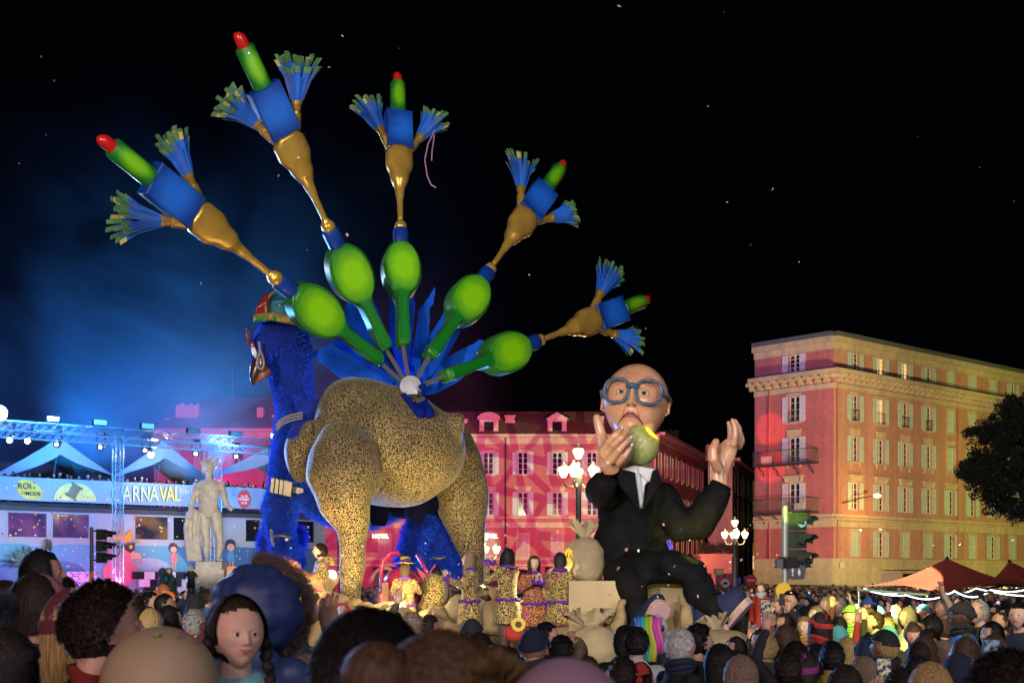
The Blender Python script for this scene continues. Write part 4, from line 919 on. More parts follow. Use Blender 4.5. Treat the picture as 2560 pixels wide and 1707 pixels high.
# ---- fountain with the marble statue
def statue():
    d = 66.0; S = lambda x, y, dd=0: at(x, y, d + dd); base = S(520, YH); base.z = 0
    marble = mat('weathered_marble', (.50, .45, .38), rough=.55, var=.22, vscale=3.5, bump=.35, bscale=14)
    r_ = root('marble_statue', S(520, 1404), 'weathered pale marble male nude statue with a crown of horses on the stage fountain', 'statue')
    mb = MB(); m = px(1, d)
    mb.tube([S(522, 1286), S(521, 1262), S(521, 1235), S(522, 1212), S(522, 1200)], [(29 * m, 17 * m), (24 * m, 15 * m), (27 * m, 17 * m), (34 * m, 16 * m), (20 * m, 12 * m)], 14, ref=(1, 0, 0))
    mb.tube([S(522, 1205), S(522, 1184)], 9 * m, 10); mb.ball(S(522, 1168), (13 * m, 14 * m, 17 * m)); mb.ball(S(521, 1172, -.2), (3 * m, 5 * m, 5 * m))
    mb.ball(S(505, 1218, -.15), (14 * m, 8 * m, 10 * m)); mb.ball(S(538, 1218, -.15), (14 * m, 8 * m, 10 * m))
    for sx, pts in ((-1, [(494, 1208), (486, 1235), (478, 1262), (478, 1285), (474, 1296)]), (1, [(550, 1208), (560, 1235), (564, 1258), (574, 1268), (580, 1272)])):
        mb.tube([S(*q, -.1 * i) for i, q in enumerate(pts)], [11 * m, 9 * m, 8 * m, 6 * m, 5 * m], 10)
    mb.ball(S(577, 1272, -.4), 6 * m)
    mb.tube([S(507, 1280), S(510, 1310), S(514, 1340), S(517, 1350), S(515, 1370), S(517, 1394)], [16 * m, 15 * m, 10 * m, 9 * m, 9.5 * m, 5 * m], 12)
    mb.tube([S(538, 1280), S(543, 1310), S(548, 1342), S(549, 1352), S(550, 1370), S(545, 1394)], [16 * m, 15 * m, 10 * m, 9 * m, 9.5 * m, 5 * m], 12)
    mb.ball(S(516, 1399, -.2), (6 * m, 14 * m, 5 * m)); mb.ball(S(549, 1399, -.2), (9 * m, 14 * m, 5 * m)); mb.ball(S(520, 1288, -.25), (4.5 * m, 4 * m, 6 * m))
    organic(mb, 'body', marble, r_, voxel=.035, smooth=5)
    mb = MB(); rs = np.random.RandomState(1)
    for k in range(7): x = 478 - 14 + 5 * k; mb.tube([S(x + 6, 1268 + abs(k - 3) * 4, -.2 + .08 * (k % 2)), S(x, 1320, -.2 + .1 * (k % 2)), S(x + 3, 1360, -.15), S(x + 8, 1402, -.1)], [(5 * m, 7 * m), (6 * m, 8 * m), (5 * m, 7 * m), (5 * m, 5 * m)], 8)
    organic(mb, 'drapery', marble, r_, voxel=.04, smooth=2)
    mb = MB()
    for k, (x, y, l) in enumerate(((506, 1158, 9), (512, 1154, 12), (520, 1152, 15), (528, 1154, 14), (536, 1158, 14))):
        mb.tube([S(x, y + 8), S(x + (k - 2) * 2, y - l * .4), S(x + (k - 2) * 4, y - l)], [4.5 * m, 3.2 * m, 1.2 * m], 7); mb.ball(S(x + (k - 2) * 3.4, y - l * .8, -.1), (2.6 * m, 4 * m, 3 * m))
    organic(mb, 'horse_crown', marble, r_, voxel=.03, smooth=2)
    mb = MB()
    for k in range(9): a = k * .7; mb.ball(S(510 - 5 * math.cos(a) * .8, 1170 + 12 * math.sin(a)), 4 * m)
    organic(mb, 'curls', marble, r_, voxel=.035, smooth=2)
    ft = root('fountain', base, 'stone fountain pedestal with bronze figures in front of the stage', 'fountain')
    mb = MB(); mb.box(S(530, 1414) , (px(64, d), 1.5, px(20, d))); c = S(530, 1440); mb.box(c, (px(80, d), 1.9, px(34, d))); mb.box(S(530, 1465), (px(100, d), 2.4, px(22, d))); mb.build('pedestal', marble, ft)
    mb = MB(); mb.lathe([(5.6, 0), (5.6, .9), (5.9, .95), (5.9, 1.15), (5.3, 1.15), (5.2, .6)], (S(500, 0).x, d, 0), 40); mb.build('basin', mat('pink_granite', (.35, .26, .2), var=.2, vscale=4), ft, smooth=30)
    bz = mat('green_bronze', (.06, .13, .11), rough=.5, var=.25)
    for x0 in (408, 424):
        mb = MB(); mb.tube([S(x0, 1490, -2.5), S(x0 + 2, 1455, -2.5), S(x0, 1438, -2.5)], [.28, .3, .2], 10); mb.ball(S(x0 - 2, 1428, -2.5), .2); mb.tube([S(x0, 1440, -2.5), S(x0 + 12, 1446, -2.8), S(x0 + 8, 1456, -3)], [.12, .1, .07], 8); mb.tube([S(x0, 1440, -2.5), S(x0 - 10, 1452, -2.8)], [.12, .07], 8)
        mb.tube([S(x0 - 3, 1424, -2.5), S(x0 - 7, 1418, -2.5)], [.07, .02], 6); mb.tube([S(x0 + 1, 1424, -2.5), S(x0 + 4, 1417, -2.5)], [.07, .02], 6)
        organic(mb, 'bronze_figure', bz, ft, voxel=.05, smooth=3)
statue()
# ================================================================== street furniture
post_m = mat('grey_green_post', (.20, .23, .24), rough=.4, metal=.3, var=.1)
lamp_glass = emis('lantern_glow', (1, .74, .36), 4)
def street_lamp(base, H_, arms, label, power):
    base = Vector(base); r_ = root('street_lamp', base, label, 'street lamp', 'lantern lamp posts of the square')
    mb = MB(); mb.lathe([(.3, 0), (.3, .5), (.2, .6), (.16, 1.2), (.13, 1.3), (.12, H_ - 1.6), (.2, H_ - 1.5), (.2, H_ - 1.2), (.1, H_ - 1.1), (.08, H_ - .55)], base, 12); mb.build('post', post_m, r_, smooth=40)
    def lantern(c):
        m_ = MB(); m_.lathe([(.10, -.26), (.24, .05), (.25, .08)], c, 8, caps=False); m_.lathe([(.25, .08), (.2, .2), (.03, .22)], c, 8, caps=False); l = m_.build('lantern', lamp_glass, r_)
        m_ = MB(); m_.lathe([(.21, .19), (.17, .23), (.1, .3), (.03, .36), (.04, .4), (.01, .44)], c, 8); m_.build('lantern_cap', post_m, l)
    lantern(base + Vector((0, 0, H_ - .15)))
    for a in arms:
        dx, dy = math.cos(R(a)) * .68, math.sin(R(a)) * .68; e = base + Vector((dx, dy, H_ - .95)); m_ = MB()
        m_.tube([base + Vector((dx * .1, dy * .1, H_ - 1.35)), base + Vector((dx * .4, dy * .4, H_ - 1.62)), base + Vector((dx * .85, dy * .85, H_ - 1.58)), base + Vector((dx, dy, H_ - 1.35)), e - Vector((0, 0, .38))], [.045, .05, .05, .045, .05], 8)
        m_.build('arm', mat('cream_post', (.55, .5, .42)), r_, smooth=True); lantern(e)
    lamp('POINT', base + Vector((0, -.9, H_ - .5)), power, (1, .66, .3), size=.3)
def gp(x, d): q = at(x, YH, d); q.z = 0; return q
street_lamp(gp(1446, 58), 7.7, (200, 250, -20, 90), 'lit five lantern street lamp in front of the red building, left of the seated giant', 700)
street_lamp(gp(1837, 92), 6.1, (180, 0, 90, 270), 'lit street lamp with white glowing lanterns in front of the olive building', 900)
street_lamp(gp(1213, 82), 4.9, (0, 180, 90), 'lit street lamp partly hidden behind the right leopard leg', 500)
gl = root('globe_lamp', gp(828, 100), 'white glowing globe lamp behind the leopard leg', 'lamp'); m_ = MB(); m_.tube([gp(828, 100), gp(828, 100) + Vector((0, 0, 2.1))], .06, 8); m_.build('post', post_m, gl); m_ = MB(); m_.ball(gp(828, 100) + Vector((0, 0, 2.4)), .42); m_.build('globe', emis('globe', (.9, .95, 1), 5), gl, smooth=True)

def signal_head(mb_parent, c, face, up=Vector((0, 0, 1)), s_=1.0, n_=3, mats=None):
    """a traffic signal: housing plus hooded lenses facing along `face`"""
    f = Vector(face).normalized(); sd = f.cross(up).normalized(); hs, vis, ln = mats
    rot = Matrix((sd, f, up)).transposed()
    for i in range(n_):
        z = c + up * (-.33 * s_ * i); m_ = MB(); m_.box(z, (.3 * s_, .2 * s_, .31 * s_), rot=rot); h = m_.build('signal_housing', hs, mb_parent)
        m_ = MB(); q = z + f * .11 * s_; m_.lathe([(.11 * s_, 0), (.105 * s_, .02)], q, 16, axis=f); m_.build('lens', ln[i], h)
        m_ = MB(); n = 14; vv = []; 
        for k in range(n + 1):
            a = -.35 + (PI + .7) * k / n; dr = sd * math.cos(a) * .125 * s_ + up * math.sin(a) * .125 * s_; dp = (.30 if .2 < a < PI - .2 else .16) * s_
            for rr in (1, .93): vv += [q + dr * rr, q + dr * rr + f * dp - up * .03]
        m_.add(vv, [(4 * k + a_, 4 * k + b_, 4 * k + 4 + b_, 4 * k + 4 + a_) for k in range(n) for a_, b_ in ((0, 1), (1, 3), (3, 2))]); m_.build('visor', vis, h, fix=False)
lens_dark = mat('dark_signal_lens', (.03, .03, .035), rough=.15, var=0); lens_green = mat('green_signal_lens', (.15, .4, .32), rough=.1, emit=(.4, .9, .7), estr=.6, var=0)
grn = mat('green_signal_paint', (.035, .05, .035), rough=.4, var=.05)
def right_signal():
    d = 21.0; b = gp(1962, d); r_ = root('traffic_light', b, 'traffic light on a grey pole lit yellow green, beside the corner building', 'traffic light')
    m_ = MB(); top = at(0, 1265, d).z; m_.lathe([(.1, 0), (.1, .2), (.05, .25), (.05, top), (.02, top + .02)], b, 12); m_.build('pole', mat('galvanised_pole', (.22, .24, .24), rough=.45, metal=.3, var=.1), r_, smooth=40)
    c = at(1992, 1303, d); signal_head(r_, c, Vector((.62, -.78, 0)), s_=.86, mats=(grn, grn, [lens_green, lens_dark, lens_dark]))
    m_ = MB(); m_.bar(Vector((b.x, d, c.z + .1)), c + Vector((-.08, 0, .12)), .05); m_.bar(Vector((b.x, d, c.z - .6)), c + Vector((-.08, 0, -.62)), .05); m_.build('bracket', grn, r_)
    c = at(1988, 1405, d); m_ = MB(); m_.box(c, (.46, .26, .16), rot=Matrix.Rotation(.4, 3, 'Z')); m_.box(c + Vector((-.24, 0, -.02)), (.12, .2, .14)); m_.build('junction_box', blackm, r_)
    c = at(1992, 1430, d); m_ = MB(); rz = Matrix.Rotation(R(-18), 3, 'Z'); m_.box(c, (.24, .2, .22), rot=rz, top=(1.15, 1.1)); bx = m_.build('pedestrian_signal', mat('glossy_black', (.02, .025, .04), rough=.2), r_)
    u_ = rz @ Vector((1, 0, 0)); nn = rz @ Vector((0, -1, 0)); wt = mat('pale_symbol', (.45, .45, .5), var=0)
    text('!', .17, wt, c - u_ * .05 + nn * .116, u_, parent=r_, bold=.004, name='symbol'); m_ = MB(); m_.prism([(-.025, 0), (0, -.065), (.025, 0), (0, .065)], u_, (0, 0, 1), nn, c + u_ * .05 + nn * .118, .01); m_.build('symbol', wt, r_)
    m_ = MB(); m_.lathe([(.13, -.02), (.13, .02)], at(1958, 1476, d - .1), 18, axis=(.3, -1, 0)); m_.build('yellow_disc', mat('yellow_paint', (.6, .4, .03)), r_)
    return b
right_signal()
lamp('SPOT', (4.2, 8, 5.2), 26000, (.72, 1, .03), at(1985, 1282, 21), size=.03, angle=1.9, blend=.35)
def left_signal():
    d = 36.0; b = gp(229, d); r_ = root('traffic_light', b, 'black traffic light seen side on, its pole with a yellow foot', 'traffic light')
    m_ = MB(); top = at(0, 1318, d).z; m_.lathe([(.05, at(0, 1432, d).z), (.05, top), (.01, top + .02)], b, 12); m_.build('pole', mat('dark_pole', (.08, .07, .07), rough=.4), r_, smooth=40)
    m_ = MB(); m_.lathe([(.09, 0), (.065, .1), (.065, at(0, 1432, d).z), (.05, at(0, 1430, d).z + .02)], b, 12); m_.build('pole_sleeve', mat('yellow_paint', (.6, .4, .03)), r_, smooth=40)
    c = at(254, 1336, d); signal_head(r_, c, Vector((1, -.15, 0)), s_=.92, mats=(blackm, blackm, [lens_dark] * 3))
    m_ = MB(); m_.bar(Vector((b.x, d, c.z + .1)), c + Vector((0, 0, .1)), .04); m_.bar(Vector((b.x, d, c.z - .68)), c + Vector((0, 0, -.68)), .04); m_.build('bracket', blackm, r_)
left_signal()
def road_sign(x, y, d, r__, mats, label, bar=False, sq=False):
    c = at(x, y, d); b = gp(x, d); r_ = root('road_sign', b, label, 'road sign'); m_ = MB(); m_.tube([b, c - Vector((0, -.05, r__))], .035, 8); m_.build('post', post_m, r_)
    if sq: m_ = MB(); m_.box(c, (2 * r__, .04, 2.2 * r__)); m_.build('plate', mats[0], r_); return
    m_ = MB(); m_.lathe([(r__, -.02), (r__, .02)], c, 24, axis=(0, -1, 0)); m_.build('plate', mats[0], r_)
    if bar: m_ = MB(); m_.box(c + Vector((0, -.03, 0)), (r__ * 1.4, .02, r__ * .36)); m_.build('bar', mats[1], r_)
    else:
        m_ = MB(); m_.lathe([(r__ * .78, -.025), (r__ * .78, .03)], c, 24, axis=(0, -1, 0)); m_.build('field', mats[1], r_)
        m_ = MB(); m_.box(c + Vector((0, -.035, -.03)), (r__ * .9, .02, r__ * .3)); m_.box(c + Vector((0, -.035, r__ * .18)), (r__ * .5, .02, r__ * .25)); m_.build('symbol', blackm, r_)
sr = mat('sign_red', (.65, .03, .03), var=0, emit=(.6, .02, .02), estr=.05); sw = mat('sign_white', (.75, .75, .72), var=0); sb = mat('sign_blue', (.04, .08, .4), var=0)
road_sign(1878, 1450, 88, .36, (sr, sw), 'red no entry sign with a white bar at the alley mouth', bar=True)
road_sign(1813, 1457, 84, .34, (sr, sw), 'white round traffic sign with a red ring left of the lamp post')
road_sign(1843, 1452, 94, .24, (sb, sw), 'small blue square sign behind the street lamp post', sq=True)
road_sign(1870, 1449, 90, .24, (sb, sw), 'small violet blue square sign beside the red no entry sign', sq=True)
ib = gp(1796, 110); r_ = root('information_board', ib, 'dark information board on a post in front of the terrace building', 'sign board'); m_ = MB(); m_.tube([ib, ib + Vector((0, 0, 2.4))], .07, 8); m_.build('post', iron, r_); m_ = MB(); m_.box(ib + Vector((0, -.1, 2.75)), (.8, .12, .5)); m_.build('board', blackm, r_)
for k in range(3): m_ = MB(); m_.box(ib + Vector((0, -.17, 2.9 - .15 * k)), (.5, .02, .05)); m_.build('letter_line', mat('dim_letters', (.3, .2, .15), var=0), r_)

# ---- market tents
red_cloth = mat('red_tent_cloth', (.34, .05, .035), rough=.7, var=.12, vscale=2, bump=.15, bscale=6)
def market_tent(px_, py_, cs, label, d):
    pk = at(px_, py_, d); r_ = root('market_tent', gp(px_, d), label, 'market tent', 'red market tents'); rs = np.random.RandomState(3)
    C4 = [at(x, y, dd) for x, y, dd in cs]; n = 14; mb = MB()
    for k in range(4):
        a, b = C4[k], C4[(k + 1) % 4]; vv = []
        for i in range(n + 1):
            for j in range(n + 1):
                q = j / n; e = a.lerp(b, q); p_ = pk.lerp(e, i / n); p_.z -= .16 * math.sin(PI * i / n) * (.6 + .4 * math.sin(PI * q)) + .10 * math.sin(PI * q) * (i / n) * -1; vv.append(p_)
        mb.add(vv, [(i * (n + 1) + j, (i + 1) * (n + 1) + j, (i + 1) * (n + 1) + j + 1, i * (n + 1) + j + 1) for i in range(n) for j in range(n)])
    mb.build('canopy', red_cloth, r_, smooth=30, fix=False)
    for c in C4: m_ = MB(); m_.tube([Vector((c.x, c.y, 0)), c], .02, 8); m_.build('leg', iron, r_)
    m_ = MB(); m_.lathe([(.05, -.03), (.03, .02), (.012, .04)], pk, 10); m_.build('finial', iron, r_)
    m_ = MB()
    for k in range(4): m_.bar(C4[k] - Vector((0, 0, .04)), C4[(k + 1) % 4] - Vector((0, 0, .04)), .04)
    m_.build('frame', iron, r_)
    return C4
TD = 27.0
c4 = market_tent(2368, 1395, [(2147, 1468, TD - .6), (2352, 1483, TD - 2.6), (2600, 1463, TD + .8), (2400, 1452, TD + 3.4)], 'red market tent with a cream lit left flank over the stalls', TD)
market_tent(2524, 1402, [(2440, 1470, TD + 2), (2600, 1476, TD + 1), (2720, 1462, TD + 3), (2560, 1452, TD + 6)], 'red market tent further right with a dark finial', TD + 3)
lamp('SPOT', (2.0, 12, 7.5), 150000, (.9, 1, .55), at(2215, 1452, TD - 1.3), size=.03, angle=7.4, blend=.08)
led = emis('led_rope', (.75, .9, 1), 5)
def rope(pts, label):
    p_ = [at(x, y, d) for x, y, d in pts]; m_ = MB(); m_.tube(p_, .011, 8); o = m_.build('led_rope', led, org=p_[0], smooth=True); tag(o, label, 'rope light', 'white rope lights under the red tents')
def garland(x0, y0, x1, y1, sag, d0, d1, label, n=16):
    rope([(x0 + (x1 - x0) * k / n, y0 + (y1 - y0) * k / n + sag * math.sin(PI * k / n), d0 + (d1 - d0) * k / n) for k in range(n + 1)], label)
garland(2160, 1470, 2262, 1488, 6, 26.3, 25.2, 'white rope light along the front left edge of the red tent'); garland(2262, 1486, 2385, 1478, 15, 25.2, 24.5, 'white rope light sagging deepest in front of the red tent')
garland(2385, 1476, 2475, 1478, 15, 24.6, 26, 'white rope light sagging right of the raised phone'); garland(2475, 1474, 2600, 1462, 10, 25, 26, 'white rope light rising out at the right edge')
garland(2165, 1474, 2245, 1482, 5, 27, 26.5, 'short inner rope light behind the left one under the tent'); garland(2345, 1477, 2440, 1470, 12, 27.5, 28, 'inner rope light crossing behind under the second tent'); garland(2440, 1470, 2610, 1490, 6, 26.8, 27.4, 'rope light crossing others at the right under the second tent')
lamp('POINT', at(2330, 1500, 26.5), 40, (.8, .92, 1), size=.5); lamp('POINT', at(2480, 1500, 27), 40, (.8, .92, 1), size=.5)

# ---- falling confetti
def confetti():
    rs = np.random.RandomState(11); q = MB(); cs = [mat('confetti_pink', (.7, .3, .3), var=0), mat('confetti_cream', (.8, .75, .6), var=0)]
    spots = [(103, 142), (136, 202), (48, 409), (115, 338), (502, 708), (559, 897), (768, 625), (868, 587), (1323, 687), (1770, 266), (1877, 612), (856, 90), (1000, 395), (2535, 503), (2545, 40), (997, 122), (1810, 30)]
    for x, y in spots + [(rs.uniform(0, 2560), rs.uniform(1300, 1500)) for _ in range(160)] + [(rs.uniform(0, 2560), rs.uniform(0, 1000)) for _ in range(14)]:
        d = rs.uniform(11, 26); c = at(x, y, d); a = Vector(rs.normal(size=3)).normalized(); b = a.orthogonal().normalized(); q.mi(rs.randint(2)); s_ = .012 + .012 * rs.rand()
        q.add([c + a * s_, c + b * s_, c - a * s_, c - b * s_], [(0, 1, 2, 3)])
    o = q.build('confetti', cs, fix=False); tag(o, 'small paper confetti drifting through the night air', 'confetti', kind='stuff')
confetti()
# ================================================================== the peacock float
FD = 25.0
blue_paint = painted('blue_airbrush', (.015, .10, .42), (.005, .035, .16), rough=.4, radius=2.2)
fur_blue = mat('blue_fur', (.004, .022, .30), rough=.9, var=.3, vscale=5, bump=.8, bscale=60)
fur_tip = mat('blue_fur_tip', (.01, .10, .85), rough=.7, var=.3, vscale=8)
leo = leopard('leopard_cloth', (.38, .265, .095), (.012, .010, .008), 30, .25)
goldm = mat('gold_paint', (.72, .43, .08), rough=.30, metal=.55, var=.35, vscale=9, bump=.35, bscale=26, coat=.3)
steel = mat('dark_steel', (.05, .045, .045), rough=.6)
PK = root('peacock_figure', gp(900, FD), 'giant blue fur peacock in leopard print clothes with a fan of cosmetic props as tail', 'carnival figure')
PO = Vector(WORG[PK.name])

# ---- tail props: canonical shape of length 1 along +Z, width along X, facing -Y
def outline(profile): return [(w_, c) for c, w_ in profile] + [(-w_, c) for c, w_ in reversed(profile)]
def smooth_prof(pts, n=40):
    xs = [p_[0] for p_ in pts]; ys = [p_[1] for p_ in pts]; q = np.linspace(xs[0], xs[-1], n)
    out = []
    for t in q:
        k = max(0, min(len(xs) - 2, int(np.searchsorted(xs, t) - 1))); u = (t - xs[k]) / (xs[k + 1] - xs[k]); u = u * u * (3 - 2 * u); out.append((t, ys[k] + (ys[k + 1] - ys[k]) * u))
    return out
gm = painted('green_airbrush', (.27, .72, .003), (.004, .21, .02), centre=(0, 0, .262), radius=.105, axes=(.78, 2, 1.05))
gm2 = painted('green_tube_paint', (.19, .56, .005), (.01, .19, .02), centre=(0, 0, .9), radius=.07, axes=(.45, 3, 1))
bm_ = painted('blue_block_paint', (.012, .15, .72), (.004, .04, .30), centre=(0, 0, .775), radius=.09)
redp = mat('lipstick_red', (.62, .015, .012), rough=.25, var=.15, vscale=20, coat=.5)
rimg = mat('green_rim', (.03, .18, .02), rough=.4, var=.3, vscale=8)
bris = [mat('blue_bristle', (.015, .13, .62), var=.3, vscale=20), mat('green_bristle', (.09, .22, .08), var=.3, vscale=20), mat('yellow_bristle', (.50, .42, .10), var=.2, vscale=20), mat('violet_bristle', (.07, .15, .50), var=.2, vscale=20)]
def lathe_flat(mb, prof, depth):  # rounded body: elliptic sections
    n = 16; vv = []
    for c, w_ in prof:
        for k in range(n):
            a = 2 * PI * k / n; ca, sa = math.cos(a), math.sin(a); e = .75
            vv.append((math.copysign(abs(ca) ** e, ca) * w_, math.copysign(abs(sa) ** e, sa) * min(depth, w_), c))
    N = len(prof); return mb.add(vv, [(i * n + k, i * n + (k + 1) % n, (i + 1) * n + (k + 1) % n, (i + 1) * n + k) for i in range(N - 1) for k in range(n)] + [tuple(range(n - 1, -1, -1)), tuple((N - 1) * n + k for k in range(n))])
def tail_prop(seed):
    rs = np.random.RandomState(seed); e = bpy.data.objects.new('tail_prop', None); link(e, PK); WORG[e.name] = (0, 0, 0)
    # hand mirror: paddle outline with its own rim
    pr = [(.0, .012), (.004, .017), (.02, .020), (.10, .016), (.150, .017), (.168, .024)]
    ov = [(.262 - .094 * math.cos(t), .061 * math.sin(t) ** .9) for t in np.linspace(.42, PI - .2, 26)]
    P = pr + [q for q in ov if q[0] > .172]
    f = MB(); f.prism(outline(P), (1, 0, 0), (0, 0, 1), (0, -1, 0), (0, 0, 0), .045, bevel=.006); f.build('mirror', rimg, e, smooth=35)
    inn = [(c, max(.004, w_ - .007)) for c, w_ in P[1:-1]]; inn = [(inn[0][0] + .004, inn[0][1])] + inn[1:]
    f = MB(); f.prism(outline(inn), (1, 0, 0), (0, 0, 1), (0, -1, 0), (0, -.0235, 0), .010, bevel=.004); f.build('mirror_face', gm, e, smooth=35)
    f = MB(); lathe_flat(f, [(.352, .019), (.356, .0235), (.403, .0235), (.407, .019)], .02); f.build('collar', bm_, e, smooth=40)
    f = MB(); lathe_flat(f, smooth_prof([(.405, .016), (.414, .019), (.424, .018), (.438, .010), (.442, .008)], 12), .02); f.build('knob', goldm, e, smooth=True)
    f = MB(); lathe_flat(f, smooth_prof([(.440, .008), (.50, .009), (.545, .014), (.60, .030), (.645, .045), (.680, .045), (.697, .036), (.702, .030)], 40), .026); f.build('vase', goldm, e, smooth=True)
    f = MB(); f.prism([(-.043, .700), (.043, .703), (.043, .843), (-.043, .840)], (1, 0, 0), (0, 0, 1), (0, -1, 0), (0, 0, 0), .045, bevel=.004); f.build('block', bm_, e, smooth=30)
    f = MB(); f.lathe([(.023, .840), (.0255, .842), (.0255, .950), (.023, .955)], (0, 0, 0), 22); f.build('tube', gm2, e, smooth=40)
    f = MB(); n = 16; vv = []
    for h_, r_ in ((.950, .0160), (.976, .0160), (.988, .0145), (.996, .010), (1.0, .004)):
        for k in range(n):
            a = 2 * PI * k / n; x = math.cos(a) * r_; vv.append((x, math.sin(a) * r_, h_ - (x + .0135) * .35 * max(0, (h_ - .95) / .05)))
    f.add(vv, [(i * n + k, i * n + (k + 1) % n, (i + 1) * n + (k + 1) % n, (i + 1) * n + k) for i in range(4) for k in range(n)] + [tuple(4 * n + k for k in range(n))]); f.build('lipstick', redp, e, smooth=True)
    for sx in (-1, 1):
        a = R((28 if sx < 0 else 32) + rs.uniform(-5, 7)); d = Vector((sx * math.sin(a), 0, math.cos(a))); o = Vector((sx * .030, 0, .700)); sd = Vector((d.z, 0, -d.x))
        f = MB(); f.tube([o, o + d * .045], [.0135, .014], 12); f.tube([o + d * .045, o + d * .05], [.011, .010], 12); f.tube([o + d * .05, o + d * .068], [.011, .0125], 12); f.tube([o + d * .068, o + d * .078], [.0150, .0150], 12); fer = f.build('ferrule', goldm, e, smooth=40)
        f = MB(); b0 = o + d * .078; n = 52; L0 = rs.uniform(.100, .120); spread = rs.uniform(.18, .34)
        for k in range(n):
            u = rs.uniform(-1, 1); v = rs.uniform(-1, 1)
            if u * u + v * v > 1.1: continue
            r0 = .013; b = b0 + sd * u * r0 + Vector((0, v * r0, 0)); dr = (d + sd * u * spread + Vector((0, v * spread * .8, 0))).normalized(); l = L0 * rs.uniform(.72, 1.05)
            w0, w1 = .0045, rs.uniform(.0045, .0065); sdd = (sd + Vector((0, rs.uniform(-.5, .5), 0))).normalized(); th = dr.cross(sdd).normalized() * .0012
            cur = (dr + sd * u * .35).normalized(); p1 = b + dr * l * .55; p2 = p1 + cur * l * .3; p3 = p2 + cur * l * .18
            f.mi(0 if rs.rand() < .8 else 3)
            def seg(p_, q, wa, wb): f.add([p_ - sdd * wa + th, p_ + sdd * wa + th, q + sdd * wb + th, q - sdd * wb + th, p_ - sdd * wa - th, p_ + sdd * wa - th, q + sdd * wb - th, q - sdd * wb - th], [(0, 1, 2, 3), (7, 6, 5, 4), (0, 3, 7, 4), (1, 5, 6, 2), (3, 2, 6, 7)])
            seg(b, p1, w0, w1); seg(p1, p2, w1, w1)
            f.mi(1 if rs.rand() < .84 else 2); seg(p2, p3, w1 * 1.05, w1)
        f.mi(0); f.tube([b0, b0 + d * .06], [.0135, .027], 12)
        br = f.build('bristles', bris, fer, fix=False); br['kind'] = 'stuff'
    return e
HUB = at(1026, 975, FD)
feathers = [((947, 903, 25.0), (242, 337, 20.3), 1.0), ((963, 871, 25.0), (591, 76, 21.7), 1.08), ((1007, 865, 25.0), (994, 180, 26.9), 1.0), ((1072, 892, 25.0), (1413, 403, 28.4), 1.0), ((1110, 941, 25.0), (1625, 746, 30.0), .92)]
for i, (s0, s1, wk) in enumerate(feathers):
    A, B = at(*s0), at(*s1); L_ = (B - A).length; z = (B - A).normalized()
    view = Vector((.42 - .04 * i, -1, -.10)); y = -(view - z * view.dot(z)).normalized(); x = y.cross(z).normalized()
    e = tail_prop(20 + i); e.rotation_mode = 'QUATERNION'; e.rotation_quaternion = Matrix((x, y, z)).transposed().to_quaternion(); e.location = A - PO; e.scale = (L_ * wk, L_ * wk, L_)
    q = MB(); q.bar(HUB + (A - HUB) * .1, A + z * .05, .075, .075); q.build('rod', steel, PK)
# hub: white floodlight head and bundled cloth
q = MB(); q.lathe([(.08, -.18), (.18, -.12), (.205, 0), (.19, .1), (.10, .15), (.04, .16)], at(1027, 968, FD - .5), 20, axis=(0, -1, .15)); q.box(at(1033, 980, FD - .72), (.16, .14, .09)); q.build('hub_cap', mat('white_hub', (.55, .55, .58), bump=.3), PK, smooth=35)
# plywood feathers behind
ply = mat('blue_plywood', (.003, .085, .60), rough=.8, spec=.15, var=.3, vscale=2.0, bump=.15, bscale=10)
pf = [([(985, 960), (835, 855), (775, 885), (905, 985)], 25.6), ([(1010, 945), (940, 800), (880, 730), (865, 760), (838, 850), (905, 950), (985, 985)], 25.8), ([(1005, 940), (958, 810), (925, 730), (905, 700), (898, 760), (935, 860), (975, 960)], 25.75),
      ([(1000, 950), (975, 850), (972, 730), (985, 690), (1030, 690), (1038, 760), (1030, 860), (1020, 950)], 26.0), ([(1018, 950), (1040, 830), (1048, 775), (1088, 718), (1084, 760), (1075, 770), (1072, 850), (1040, 950)], 26.1),
      ([(1030, 950), (1070, 850), (1110, 780), (1125, 785), (1158, 790), (1150, 830), (1110, 900), (1055, 970)], 26.2), ([(1040, 960), (1120, 890), (1200, 850), (1225, 855), (1215, 880), (1150, 950), (1085, 985), (1050, 985)], 26.25)]
for pts, d in pf:
    q = MB(); rs = np.random.RandomState(int(pts[0][0])); P = []
    for k in range(len(pts)):
        a, b = pts[k], pts[(k + 1) % len(pts)]
        for j in range(5): P.append((a[0] + (b[0] - a[0]) * j / 5 + rs.uniform(-1.3, 1.3), a[1] + (b[1] - a[1]) * j / 5 + rs.uniform(-1.3, 1.3)))
    c = at(1026, 975, d); q.prism([(at(x, y, d).x - c.x, at(x, y, d).z - c.z) for x, y in P], (1, 0, 0), (0, 0, 1), (0, -1, 0), c, .04); q.build('plywood_feather', ply, PK)

